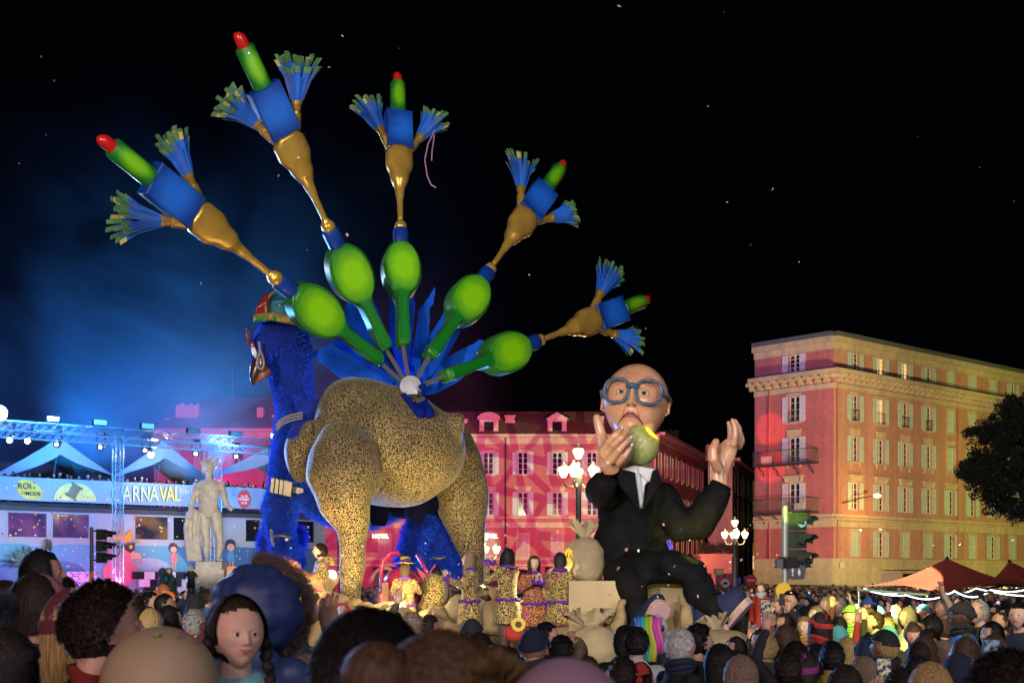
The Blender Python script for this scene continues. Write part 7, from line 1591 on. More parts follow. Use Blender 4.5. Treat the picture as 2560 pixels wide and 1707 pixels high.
def hat_mesh(kind, yaw=0, pitch=-8):
    k = ('hat', kind, yaw, pitch)
    if k in HAIR: return HAIR[k]
    M = HMAT(yaw=yaw, pitch=pitch); mb = MB(); nu, nv = 48, 18
    if kind in ('beanie', 'pom', 'cap', 'slouch'):
        vv = []; 
        for i in range(nv + 1):
            t = i / nv * 1.42 if kind != 'cap' else i / nv * 1.25
            for j in range(nu):
                a = 2 * PI * j / nu; g_ = .055 + (.035 if i > nv - 4 and kind != 'cap' else 0) + (.012 * math.sin(a * 24) if kind in ('beanie', 'pom') else .006 * math.sin(a * 8)) + (.045 * max(0, math.cos(t * 1.1)) * max(0, -math.cos(a)) if kind == 'slouch' else 0)
                tt = t + (.18 if math.cos(a) < -.2 else 0) * (i / nv); d = Vector((math.sin(tt) * math.sin(a) * .36, -math.sin(tt) * math.cos(a) * .45, math.cos(tt) * .5)); vv.append(M @ scalp(d.x, d.y, d.z, g_))
        mb.add(vv, [(i * nu + j, (i + 1) * nu + j, (i + 1) * nu + (j + 1) % nu, i * nu + (j + 1) % nu) for i in range(nv) for j in range(nu)])
        if kind == 'pom': mb.ball(M @ Vector((0, .05, .68)), .045, 12, 9)
        if kind == 'cap':
            vv = []
            for a in np.linspace(-1.0, 1.0, 11):
                for r_, z in ((.42, .17), (.62, .10)): vv.append(M @ Vector((math.sin(a) * r_ * .86, -math.cos(a) * r_ - .02 * (r_ > .5), z - .05 * abs(a))))
            b = len(vv); vv += [v + Vector((0, 0, -.006)) for v in vv]; fs = []
            for i in range(10): fs += [(2 * i, 2 * i + 2, 2 * i + 3, 2 * i + 1), (b + 2 * i, b + 2 * i + 1, b + 2 * i + 3, b + 2 * i + 2), (2 * i + 1, 2 * i + 3, b + 2 * i + 3, b + 2 * i + 1)]
            mb.add(vv, fs)
    elif kind == 'hood':
        vv = []
        for i in range(15):
            t = -.15 + i / 14 * 2.5
            for j in range(25):
                a = .75 + (2 * PI - 1.5) * j / 24; d = Vector((math.sin(t) * math.sin(a) * .40, -math.sin(t) * math.cos(a) * .46, math.cos(t) * .5)); vv.append(M @ scalp(d.x, d.y, d.z, .10 + .015 * math.sin(a * 9)))
        mb.add(vv, [(i * 25 + j, (i + 1) * 25 + j, (i + 1) * 25 + j + 1, i * 25 + j + 1) for i in range(14) for j in range(24)])
    elif kind == 'brim':
        mb.lathe([(.17, 0), (.15, .008), (.09, .01), (.085, .09), (.07, .10)], M @ Vector((0, 0, .36)), 24); 
    me = mb.mesh({'pom': 'pompom_hat', 'hood': 'hood', 'brim': 'hat'}.get(kind, kind), CM['black_coat'], True); HAIR[k] = me; return me
def put(me, name, parent, material=None, loc=(0, 0, 0)):
    o = bpy.data.objects.new(name, me); link(o, parent); o.location = loc
    if material is not None:
        o.material_slots[0].link = 'OBJECT'; o.material_slots[0].material = material
    return o
def scarf_mesh():
    if 'scarf' in HAIR: return HAIR['scarf']
    mb = MB()
    for k in range(3): mb.tube([((.078 + .008 * k) * math.cos(t), .02 + (.078 + .008 * k) * math.sin(t) - .01, 1.42 + .032 * k + .012 * math.sin(2 * t + k)) for t in np.linspace(0, 2 * PI, 20)], .026, 8)
    HAIR['scarf'] = mb.mesh('scarf', CM['red_coat'], True); return HAIR['scarf']
PTS = []
def person(x, y, d, label, pose='down', hair='short', hc_='dark_hair', hat=None, hatc='black_coat', coat='black_coat', kind='coat', skin=0, rz=None, floor=0.0, group=None, scarf=None, hi=False, face=None, yaw=0, pitch=-8, cat='person', legs=True, pants='denim', seed=0, hn=420, scale=None, skirt=False):
    top = at(x, y, d); H_ = top.z - floor; s_ = scale or (H_ / 1.72)
    if scale: floor = top.z - 1.72 * scale
    px_, py_ = top.x, d
    if rz is None: rz = math.degrees(math.atan2(0.8 - px_, -(23.5 - py_)))
    o = bpy.data.objects.new('person', body_mesh(pose, hi, face, yaw, pitch)); C.objects.link(o); o.location = (px_, py_, floor); o.scale = (s_, s_, s_); o.rotation_euler = (0, 0, R(rz)); WORG[o.name] = (0, 0, 0)
    o.material_slots[0].link = 'OBJECT'; o.material_slots[0].material = SK[skin]
    tag(o, label, cat, group)
    if hair: put(hair_mesh(hair, hn, hi, yaw, pitch, seed=seed), 'hair', o, HM_[hc_])
    if hat: put(hat_mesh(hat, yaw, pitch), {'pom': 'pompom_hat', 'brim': 'hat'}.get(hat, hat), o, CM[hatc] if isinstance(hatc, str) else hatc)
    put(coat_mesh(pose, kind), kind, o, CM[coat] if isinstance(coat, str) else coat)
    if legs: put(legs_mesh(), 'trousers' if not skirt else 'tights', o, CM[pants] if isinstance(pants, str) else pants)
    if scarf: put(scarf_mesh(), 'scarf', o, CM[scarf] if isinstance(scarf, str) else scarf)
    PTS.append((px_, py_, d)); return o
def W(o, v):  # a point of the person's own space in the world
    s_ = o.scale[0]; a = o.rotation_euler[2]; v = Vector(v) * s_; return Vector((v.x * math.cos(a) - v.y * math.sin(a), v.x * math.sin(a) + v.y * math.cos(a), v.z)) + o.location
scr = mk('phone_screen', _vg((.01, .012, .02), (.25, .3, .4), .8, 40))
def phone(o, label, v=(0, -.40, 1.62), sc_=1.0, aim=None, scrm=None):
    c = W(o, v); a = o.rotation_euler[2]; rt_ = Matrix.Rotation(a, 3, 'Z'); q = MB(); q.box(c, (.075 * sc_, .009, .15 * sc_), rot=rt_); ph = q.build('phone', blackm, org=c); tag(ph, label, 'phone')
    f = rt_ @ Vector((0, 1, 0)); q = MB(); q.box(c + f * .0055, (.066 * sc_, .002, .135 * sc_), rot=rt_); q.build('screen', scrm or scr, ph, org=c); return ph

# ---- performers on the float, in leopard print
leoP = leopard('leopard_costume', (.55, .38, .10), (.012, .010, .01), 32, .22, spots=(.25, .02, .12))
leoO = leopard('leopard_orange', (.62, .20, .05), (.012, .010, .01), 32, .2, spots=(.3, .03, .2))
prf = CM['purple_cloth']
def dancer(x, y, d, rz, label, pose='down', hair='long', hc_='dark_hair', legs=True, collar=True, cm=None, fl=.9, hat=False):
    o = person(x, y, d, label, pose=pose, hair=hair, hc_=hc_, coat=cm or leoP, kind='jacket' if collar == 'man' else 'coat', rz=rz, floor=fl, group='leopard print performers on the float', legs=True, pants=leoP if collar == 'man' else 'brown_coat', skin=1)
    if collar != 'man':
        q = MB(); n = 28; vv = []
        for j, (rr, z) in enumerate(((.155, 1.02), (.19, .92), (.215, .78), (.235, .62), (.24, .56), (.22, .56))):
            for k in range(n): a = 2 * PI * k / n; f_ = 1 + .05 * math.sin(a * 6) * j / 4; vv.append((math.cos(a) * rr * f_, .01 + math.sin(a) * rr * .8 * f_, z))
        q.add(vv, [(i * n + k, i * n + (k + 1) % n, (i + 1) * n + (k + 1) % n, (i + 1) * n + k) for i in range(5) for k in range(n)]); s = bpy.data.objects.new('skirt', q.mesh('skirt', cm or leoP, True)); link(s, o)
        q = MB(); q.tube([(math.cos(a) * .20, .01 + math.sin(a) * .16, .93 + .012 * math.sin(5 * a)) for a in np.linspace(0, 2 * PI, 26)], (.022), 8); s = bpy.data.objects.new('belt', q.mesh('belt', prf, True)); link(s, o)
        q = MB(); q.tube([(math.cos(a) * .09, .02 + math.sin(a) * .09, 1.44) for a in np.linspace(0, 2 * PI, 20)], .03, 8); s = bpy.data.objects.new('collar', q.mesh('collar', prf, True)); link(s, o)
        for sx in (-1, 1):
            e, w_, hd, pd = arm_pts(pose, sx); ax = (w_ - e).normalized(); q = MB(); q.lathe([(.045, -.03), (.06, .0), (.072, .035), (.06, .036)], w_ - ax * .02, 14, axis=ax); s = bpy.data.objects.new('cuff', q.mesh('cuff', prf, True)); link(s, o)
    else:
        put(hat_mesh('slouch'), 'hood_collar', o, leoP, loc=(0, .09, -.20))
    return o
dancer(800, 1356, 23.2, -75, 'young man in a leopard hooded suit facing left beside the blue paw', 'clap', 'short', 'dark_hair', collar='man')
dh = dancer(1013, 1404, 22.8, 178, 'dancer seen from behind in a leopard dress and wide hat before the pink handbag', 'clap', 'long', 'brown_hair')
q = MB(); q.lathe([(.19, -.01), (.20, .0), (.10, .015), (.095, .11), (.06, .125)], (0, .0, 1.70), 26); s = bpy.data.objects.new('hat', q.mesh('hat', leoP, True)); link(s, dh); q = MB(); q.lathe([(.101, .02), (.101, .055), (.097, .056)], (0, 0, 1.70), 26, caps=False); s = bpy.data.objects.new('hat_band', q.mesh('hat_band', prf, True)); link(s, dh)
dancer(1172, 1378, 21.6, -80, 'woman with long straight fair brown hair in leopard dress facing left', 'clap', 'long', 'ash_hair')
dancer(1268, 1370, 21.6, -130, 'woman with thick curly black hair in leopard dress raising her hands', 'phone', 'wavy', 'black_hair')
dancer(1335, 1388, 21.5, 12, 'brunette woman with purple collar and orange leopard skirt looking down', 'clap', 'wavy', 'brown_hair', cm=leoO)
dancer(1400, 1380, 21.4, 170, 'dark bobbed performer in leopard coat with purple collar beside the money sack', 'down', 'bob', 'dark_hair')
cp = MB(); mb = MB(); c = at(1085, 1480, 23.4); mb.ball(c, (px(36, 23), .3, px(52, 23)), 18, 12); mb.ball(c + Vector((-.1, -.1, -.35)), (px(40, 23), .35, px(30, 23)), 16, 10)
o = organic(mb, 'person', leoP, None, voxel=.04, smooth=4, org=c); tag(o, 'crouching performer in leopard print seen from behind right of the handbag', 'person', 'leopard print performers on the float'); q = MB(); q.ball(at(1092, 1434, 23.4), (.10, .11, .12)); q.build('hair', HM_['black_hair'], o, smooth=True)
for x, y, z, pw in ((1010, 1490, 22.2, 60), (1215, 1470, 22.1, 34), (1352, 1490, 21.9, 70), (800, 1490, 22.6, 60), (1140, 1490, 22.0, 34), (1430, 1480, 21.8, 44)): lamp('POINT', at(x, y, z), pw, (1, .80, .38), size=.06)
lamp('SPOT', (3, 10, 6), 1500, (1, .82, .42), at(1250, 1460, 21.7), size=.3, angle=26, blend=.7)

# ---- people one can tell apart
GC = 'spectators in front of the floats'; GR_ = 'spectators lit on the right of the square'
L_ = [
 (2062, 1531, 17.0, 'shaven headed dark skinned steward in a blue vest, lit yellow', dict(hair='buzz', hc_='black_hair', coat='charcoal_coat', skin=3, rz=50, group=GR_)),
 (2127, 1511, 17.2, 'man in a knitted hat and thick scarf brightly lit yellow green', dict(hair=None, hat='beanie', hatc='green_coat', coat='green_coat', scarf='green_coat', skin=1, rz=-28, group=GR_, pitch=-14)),
 (2186, 1526, 17.0, 'short haired man in profile looking up left, brightly lit', dict(hair='short', hc_='brown_hair', coat='green_coat', skin=1, rz=-75, group=GR_, pitch=-14)),
 (2218, 1541, 18.0, 'blonde woman in orange behind a raised phone in the light', dict(hair='long', hc_='blonde_hair', coat='orange_knit', skin=1, rz=-20, pose='phone', group=GR_)),
 (2268, 1515, 17.5, 'woman with long straight green lit hair looking left', dict(hair='long', hc_='ash_hair', coat='white_coat', skin=1, rz=-70, group=GR_)),
 (2284, 1558, 14.2, 'woman with hair tied up looking down in a dark coat', dict(hair='bun', hc_='brown_hair', coat='olive_coat', skin=0, rz=-12, pitch=12, group=GR_)),
 (2322, 1572, 13.6, 'woman with piled curly black hair looking down', dict(hair='curly', hc_='black_hair', coat='black_coat', skin=2, rz=-5, pitch=14, group=GR_)),
 (2404, 1502, 13.8, 'tall steward in black balaclava hat and blue reflective vest', dict(hair=None, hat='beanie', coat='charcoal_coat', skin=3, rz=-95, scarf='black_coat', group=GR_)),
 (2446, 1496, 15.0, 'old grey haired man looking left behind the steward', dict(hair='receding', hc_='grey_hair', coat='black_coat', skin=0, rz=-70, group=GR_)),
 (2478, 1552, 12.8, 'young woman with black hair looking left beside the steward', dict(hair='bob', hc_='black_hair', coat='black_coat', skin=1, rz=-65, group=GR_)),
 (2548, 1503, 13.6, 'young man with a heavy black fringe near the right edge', dict(hair='short', hc_='black_hair', coat='navy_coat', skin=1, rz=-40, group=GR_)),
 (2356, 1496, 19.0, 'man in a pale jacket under the rope lights raising his arm', dict(hair='crop', hc_='grey_hair', coat='beige_coat', pose='high', skin=0, rz=-60, group=GR_)),
 (2500, 1527, 16.0, 'bald man in front of the pale jackets near the right edge', dict(hair='receding', hc_='brown_hair', coat='brown_coat', skin=0, rz=-60, group=GR_)),
 (1976, 1474, 18.5, 'bearded dark haired man filming below the right traffic light', dict(hair='short', hc_='black_hair', coat='black_coat', pose='phone', skin=0, rz=-25, group=GR_)),
 (2066, 1489, 20.0, 'blonde woman with loose hair looking left past the traffic light', dict(hair='long', hc_='blonde_hair', coat='black_coat', skin=1, rz=-55, scarf='blue_coat', group=GR_)),
 (2012, 1541, 16.5, 'smiling woman with curly fair hair in a mustard scarf', dict(hair='curly', hc_='blonde_hair', coat='red_coat', scarf='mustard_coat', skin=1, rz=-35, group=GR_, face=dict(smile=3.0))),
 (2098, 1491, 21.0, 'grey haired man in glasses and dark red jacket', dict(hair='short', hc_='grey_hair', coat='burgundy_coat', skin=0, rz=-60, group=GR_)),
 (2172, 1491, 20.0, 'woman in a bright blue knitted hat with glasses', dict(hair='bob', hat='slouch', hatc='blue_coat', coat='navy_coat', skin=1, rz=-45, group=GR_)),
 (2040, 1512, 18.6, 'woman with dark blonde hair and headband looking left', dict(hair='bob', hc_='ash_hair', coat='charcoal_coat', skin=1, rz=-60, group=GR_)),
 (1958, 1532, 17.0, 'dark haired woman clapping with her face raised', dict(hair='bob', hc_='dark_hair', coat='black_coat', skin=2, rz=-50, pose='clap', pitch=-16, group=GR_)),
 (1925, 1530, 17.5, 'smiling woman with long light streaked hair beside the blue shoe', dict(hair='long', hc_='ash_hair', coat='black_coat', skin=1, rz=-60, group=GR_, face=dict(smile=3.0))),
 (1838, 1590, 13.0, 'woman with raised face directly below the blue shoe tip', dict(hair='bob', hc_='dark_hair', coat='olive_coat', skin=1, rz=-60, pose='clap', group=GR_)),
 (1900, 1572, 14.0, 'young woman with hair tied back looking left in olive coat', dict(hair='ponytail', hc_='dark_hair', coat='olive_coat', skin=0, rz=-55, group=GR_)),
 (1795, 1480, 24.0, 'dark haired man in profile behind the bent knee of the giant', dict(hair='short', hc_='black_hair', coat='black_coat', skin=0, rz=-80, group=GR_)),
 (1938, 1498, 20.5, 'fair woman in pale jacket right of the shoulder riding child', dict(hair='long', hc_='ash_hair', coat='white_coat', skin=1, rz=-50, group=GR_)),
 (2010, 1629, 9.6, 'person in a bright magenta knitted hat seen from behind', dict(hair='bob', hat='beanie', hatc='magenta_knit', coat='beige_coat', rz=170, group=GC)),
 (2080, 1598, 10.0, 'man with cropped black hair in a mustard coat seen from behind', dict(hair='crop', hc_='black_hair', coat='mustard_coat', rz=176, group=GC)),
 (2163, 1597, 12.0, 'person in a round dark navy hat specked with confetti', dict(hair=None, hat='beanie', hatc='navy_coat', coat='navy_coat', rz=172, group=GC)),
 (2112, 1660, 8.0, 'woman with smooth dark brown hair at the bottom edge', dict(hair='long', hc_='dark_hair', coat='black_coat', rz=180, group=GC)),
 (2160, 1640, 8.6, 'woman with long straight hair fading to blonde seen from behind', dict(hair='long', hc_='ash_hair', coat='charcoal_coat', rz=178, group=GC)),
 (2292, 1636, 10.0, 'person with glossy black hair left of the big navy hat', dict(hair='bob', hc_='black_hair', coat='black_coat', rz=165, group=GC)),
 (2325, 1654, 6.6, 'woman with straight pale blonde hair at the bottom edge', dict(hair='long', hc_='blonde_hair', coat='charcoal_coat', rz=180, group=GC)),
 (2398, 1632, 7.6, 'person in a large dark navy hat at the lower right', dict(hair='short', hc_='grey_hair', hat='slouch', hatc='navy_coat', coat='black_coat', rz=150, group=GC)),
 (1335, 1569, 9.8, 'man in a navy knitted hat and scarf left of the big sack', dict(hair=None, hat='beanie', hatc='navy_coat', coat='black_coat', scarf='charcoal_coat', rz=150, group=GC)),
 (1365, 1552, 12.0, 'dark haired man in glasses looking right left of the big sack', dict(hair='short', hc_='black_hair', coat='black_coat', rz=85, group=GC)),
 (1405, 1585, 10.8, 'young man with short black hair in front of the big sack', dict(hair='short', hc_='black_hair', coat='charcoal_coat', rz=150, group=GC)),
 (1440, 1590, 11.8, 'woman with ash blonde bob in front of the big sack', dict(hair='bob', hc_='ash_hair', coat='black_coat', rz=120, group=GC)),
 (1592, 1564, 11.0, 'black haired person in a white and blue jacket from behind', dict(hair='short', hc_='black_hair', coat='white_coat', rz=175, group=GC)),
 (1563, 1562, 11.6, 'tall person with smooth black hair beside the rainbow mane', dict(hair='bob', hc_='black_hair', coat='black_coat', rz=175, group=GC)),
 (1703, 1569, 10.0, 'white haired man in a black leather jacket looking right', dict(hair='short', hc_='white_hair', coat='black_coat', rz=118, group=GC, scarf='navy_coat')),
 (1748, 1560, 10.8, 'bearded man with wavy black hair beside the white haired man', dict(hair='curly', hc_='black_hair', coat='black_coat', rz=100, group=GC)),
 (1800, 1608, 8.8, 'woman with sleek long black hair from behind', dict(hair='long', hc_='black_hair', coat='charcoal_coat', rz=175, group=GC)),
 (1852, 1636, 8.0, 'woman with straight brown hair lightened at the ends', dict(hair='long', hc_='ash_hair', coat='navy_coat', rz=178, group=GC)),
 (1180, 1545, 13.0, 'person in a black knitted hat below the fair haired dancer', dict(hair=None, hat='beanie', coat='black_coat', rz=165, group=GC)),
 (1200, 1580, 9.5, 'woman with dark tied hair glancing right near the centre', dict(hair='ponytail', hc_='dark_hair', coat='charcoal_coat', rz=120, group=GC)),
 (1245, 1610, 8.6, 'girl with brown ponytail and hair tie near the centre', dict(hair='ponytail', hc_='brown_hair', coat='black_coat', rz=160, group=GC)),
 (1075, 1535, 15.0, 'dark haired person below the crouching performer', dict(hair='short', hc_='dark_hair', coat='black_coat', rz=170, group=GC)),
 (775, 1495, 17.5, 'balding grey man filming beside the orange crate', dict(hair='receding', hc_='grey_hair', coat='black_coat', rz=120, pose='phone', group=GC)),
 (735, 1545, 12.0, 'brown haired person right of the blue hood', dict(hair='short', hc_='brown_hair', coat='black_coat', rz=150, group=GC)),
 (800, 1545, 13.0, 'fair haired person in denim behind the shaved neck man', dict(hair='bob', hc_='blonde_hair', coat='denim', rz=165, group=GC)),
 (345, 1498, 15.0, 'bald man left of the beige dome', dict(hair='receding', hc_='dark_hair', coat='black_coat', rz=150, group=GC)),
 (375, 1475, 18.0, 'dark haired man in profile looking right by the fountain', dict(hair='short', hc_='black_hair', coat='black_coat', rz=80, group=GC)),
 (412, 1480, 17.0, 'cropped haired man in front of the orange hats', dict(hair='buzz', hc_='black_hair', coat='black_coat', rz=100, skin=2, group=GC)),
 (378, 1520, 13.0, 'woman with long golden hair and headphones above the beige dome', dict(hair='long', hc_='blonde_hair', coat='black_coat', rz=175, group=GC)),
 (425, 1512, 13.5, 'woman with dark hair looking right above the beige dome', dict(hair='long', hc_='black_hair', coat='black_coat', rz=105, group=GC)),
 (490, 1522, 13.0, 'person with curly grey hair left of the girl', dict(hair='curly', hc_='grey_hair', coat='navy_coat', rz=170, group=GC)),
 (492, 1485, 17.0, 'person in a black knitted hat below the fountain', dict(hair=None, hat='beanie', coat='black_coat', rz=170, group=GC)),
 (510, 1468, 22.0, 'man with dark hair right of the fountain photographer', dict(hair='short', hc_='dark_hair', coat='blue_coat', rz=160, group=GC)),
 (478, 1413, 61.0, 'man in black photographing from the fountain rim', dict(hair='crop', hc_='black_hair', coat='black_coat', rz=10, pose='phone', floor=1.15, group=None, scale=.98)),
]
for x, y, d, lb, kw in L_:
    o = person(x, y, d, lb, **kw)
    if kw.get('pose') == 'phone' and 'orange' not in lb: phone(o, 'phone raised by the ' + ' '.join(lb.split()[:6]))
    if 'vest' in lb:
        q = MB(); 
        for k in (0, 1):
            q.tube([(math.cos(a) * .205, .01 + math.sin(a) * .155, z) for z in ((.86, 1.05, 1.2, 1.3)[k], ) for a in np.linspace(0, 2 * PI, 2)], .001, 3)
        q = MB(); n = 24; vv = []
        for z, rx, ry in ((.80, .205, .165), (1.0, .20, .155), (1.2, .215, .155), (1.34, .19, .125), (1.42, .11, .09)):
            for k in range(n): a = 2 * PI * k / n; vv.append((math.cos(a) * rx, .012 + math.sin(a) * ry, z))
        q.add(vv, [(i * n + k, i * n + (k + 1) % n, (i + 1) * n + (k + 1) % n, (i + 1) * n + k) for i in range(4) for k in range(n)]); v = bpy.data.objects.new('vest', q.mesh('vest', CM['hivis_blue'], True)); link(v, o)
        q = MB(); 
        for z in (.92, 1.10): q.lathe([(1, 0), (1, .05)], (0, 0, 0), 24, caps=False)
        q.v = [(x_ * .211, .012 + y_ * .164, z_ + (.92 if i < 48 else 1.10)) for i, (x_, y_, z_) in enumerate(q.v)]
        v2 = bpy.data.objects.new('reflective_band', q.mesh('reflective_band', mat('reflective_grey', (.55, .6, .65), rough=.3), True)); link(v2, v)
# raised hands with a glowing phone in the lower right, blonde rainbow mane, child on shoulders
c_ = person(1903, 1456, 21.5, 'fair haired child in red and white jacket riding on shoulders', hair='short', hc_='ash_hair', coat='red_coat', skin=1, rz=-40, floor=.85, scale=.74, group=None, scarf='white_coat')
o = person(2255, 1665, 7.5, 'person at the bottom edge holding up a phone with both hands', pose='phone', hair='short', hc_='dark_hair', coat='black_coat', rz=178, group=GC, pitch=-8)
phone(o, 'raised phone showing the parade at the lower right', v=(0, -.42, 1.66), sc_=1.15, scrm=mk('busy_screen', _vg((.01, .01, .02), (.5, .42, .3), 1.0, 45)))
o = person(1988, 1600, 10.5, 'person left of the magenta hat lifting a glowing phone', pose='high', hair='short', hc_='black_hair', coat='black_coat', rz=175, group=GC)
phone(o, 'glowing phone held high left of the magenta hat', v=(.2, -.26, 1.95), sc_=1.15, scrm=MAT['busy_screen'])
o = person(2385, 1540, 17.0, 'person under the tents lifting a phone above the steward', pose='high', hair='long', hc_='brown_hair', coat='charcoal_coat', rz=20, group=GR_)
phone(o, 'phone held high in front of the rope lights', v=(.2, -.26, 1.95), sc_=1.1)
o = person(2560, 1640, 6.0, 'person beyond the right edge holding a white phone', pose='phone', hair='short', hc_='dark_hair', coat='black_coat', rz=178, group=GC); phone(o, 'white edged phone held up at the right edge', v=(0, -.42, 1.70), sc_=1.1)
mr_ = at(1625, 1600, 11.2); rw = root('unicorn_plush', mr_, 'plush unicorn with a long wavy rainbow mane held up in the crowd', 'plush toy')
for k, cn_ in enumerate(((.05, .18, .6), (.02, .4, .45), (.25, .55, .04), (.6, .5, .05), (.55, .04, .4), (.65, .1, .35))):
    q = MB()
    for j in range(5): x0_ = 1592 + 10 * k + 2.2 * j; q.tube([at(1622 + (x0_ - 1618) * .6, 1540 + abs(k - 2.5) * 3, 11.2)] + [at(x0_ + 6 * math.sin(t * 1.1 + j) + (t - 2) * .5, 1548 + 21 * t, 11.1 - .02 * j) for t in range(5 if k > 3 else 6)], [.022] * (6 if k > 3 else 7), 6)
    q.build('mane_lock', mat('mane_%s' % ['blue', 'cyan', 'green', 'yellow', 'magenta', 'pink'][k], cn_, rough=.5), rw, smooth=True)
q = MB(); q.ball(at(1640, 1570, 11.4), (.10, .12, .12)); q.tube([at(1640, 1570, 11.4), at(1640, 1660, 11.4)], [.09, .12], 12); q.build('body', CM['white_coat'], rw, smooth=True); q = MB(); q.ball(at(1656, 1570, 11.25), (.018, .012, .03)); q.build('eye', blackm, rw)
def flower(x, y, d):
    r_ = root('toy_flower', at(x, y, d), 'yellow sunflower on a red patchwork bag below the dancers', 'flower'); q = MB()
    for k in range(12): a = 2 * PI * k / 12; q.ball(at(x, y, d) + Vector((math.cos(a) * .055, 0, math.sin(a) * .055)), (.028, .008, .028), 8, 6)
    q.build('petal', yellow_p, r_); q = MB(); q.ball(at(x, y, d - .02), (.035, .015, .035)); q.build('disc', CM['brown_coat'], r_); q = MB(); q.ball(at(x - 8, y + 22, d + .1), (.13, .08, .10)); q.build('bag', CM['red_coat'], r_, smooth=True)
flower(1296, 1560, 15)

# ---- the rest of the crowd, one by one
HC_ = ['black_hair', 'black_hair', 'black_hair', 'dark_hair', 'dark_hair', 'dark_hair', 'brown_hair', 'brown_hair', 'blonde_hair', 'ash_hair', 'grey_hair']; COATS = ['black_coat'] * 5 + ['navy_coat'] * 3 + ['charcoal_coat'] * 3 + ['olive_coat', 'burgundy_coat', 'brown_coat', 'blue_coat', 'beige_coat', 'teal_coat', 'white_coat', 'red_coat', 'mauve_knit']
rs = np.random.RandomState(42); GX = 'anonymous spectators packed across the square'
HATW = {'beanie': 'knitted hat', 'pom': 'pompom hat', 'cap': 'cap', 'hood': 'hood', 'slouch': 'soft hat'}
CN = lambda c: c.replace('_coat', '').replace('_knit', '').replace('_', ' ')
made = 0; cells = {}
for (x, y, _) in PTS: cells.setdefault((int(x // .5), int(y // .5)), []).append((x, y))
def free(x, y, r_=.42):
    cx, cy_ = int(x // .5), int(y // .5)
    return all((x - a) ** 2 + (y - b) ** 2 > r_ * r_ for i in (-1, 0, 1) for j in (-1, 0, 1) for a, b in cells.get((cx + i, cy_ + j), []))
def zone(x, y):
    if -5.6 < x < 6.6 and y > 20.1 and y < 29: return False
    q = 1280 + x / y * F
    if 1090 < q < 1440 and y > 14.2 or 1440 <= q < 1790 and y > 12.6 or 1790 <= q < 1905 and 14.2 < y < 22: return False
    if y < 10 and q < 620: return False
    return True
spots = []
for d in np.arange(9.0, 20.2, .80):
    n = int(.76 * d / .62)
    for i in range(n): spots.append((-.378 * d + .76 * d * (i + .5) / n + rs.uniform(-.14, .14), d + rs.uniform(-.2, .2)))
for d in np.arange(20.5, 36, 1.15):
    for xx in np.arange(.385 * d, .16 * d, -.70): spots.append((xx + rs.uniform(-.15, .15), d + rs.uniform(-.3, .3)))
    for xx in np.arange(-.385 * d, -.21 * d, .72): spots.append((xx + rs.uniform(-.15, .15), d + rs.uniform(-.3, .3)))
for x, y in spots:
    if not zone(x, y) or not free(x, y) or made > 225: continue
    pxx = 1280 + x / y * F
    h_ = rs.normal(1.68, .075); h_ = min(max(h_, 1.45), 1.86)
    pose = rs.choice(['down', 'down', 'down', 'clap', 'phone', 'high'], p=[.26, .26, .22, .06, .15, .05])
    hat = rs.choice([None, 'beanie', 'pom', 'cap', 'hood', 'slouch'], p=[.66, .14, .03, .05, .07, .05]); hair = rs.choice(['short', 'crop', 'long', 'bob', 'bun', 'wavy', 'receding', 'curly', 'ponytail'], p=[.2, .12, .2, .12, .06, .1, .06, .06, .08]); hcc = HC_[rs.randint(len(HC_))]; ct = COATS[rs.randint(len(COATS))]
    if hat in ('beanie', 'pom', 'hood') and hair not in ('long', 'wavy'): hair = None
    rz = math.degrees(math.atan2(.8 - x, -(23.5 - y))) + rs.normal(0, 22)
    hatc = ['black_coat', 'navy_coat', 'charcoal_coat', 'burgundy_coat', 'mauve_knit', 'teal_coat', 'red_coat', 'beige_coat'][rs.randint(8)]
    ypx = YH + (EYE - h_) / y * F
    lb = 'spectator in %s coat with %s, %s of the floats' % (CN(ct), ('a %s %s' % (CN(hatc), HATW[hat])) if hat else ('%s %s hair' % (hair if hair != 'receding' else 'thinning', hcc.split('_')[0])), 'in front' if y < 20.3 else ('to the right' if x > 0 else 'to the left'))
    o_ = person(pxx, ypx, y, lb, pose=pose, hair=hair, hc_=hcc, hat=hat, hatc=hatc, coat=ct, skin=int(rs.choice([0, 1, 2, 3], p=[.4, .35, .17, .08])), rz=rz, group=GX + ': ' + lb.replace('spectator ', ''), scarf=(hatc if rs.rand() < .2 else None), kind=rs.choice(['coat', 'jacket'])); cells.setdefault((int(x // .5), int(y // .5)), []).append((x, y)); made += 1
    if pose == 'phone': tag(phone(o_, 'phone raised by the ' + lb.split(',')[0], v=(0, -.41, 1.60)), group='phones held up in the crowd: ' + lb)
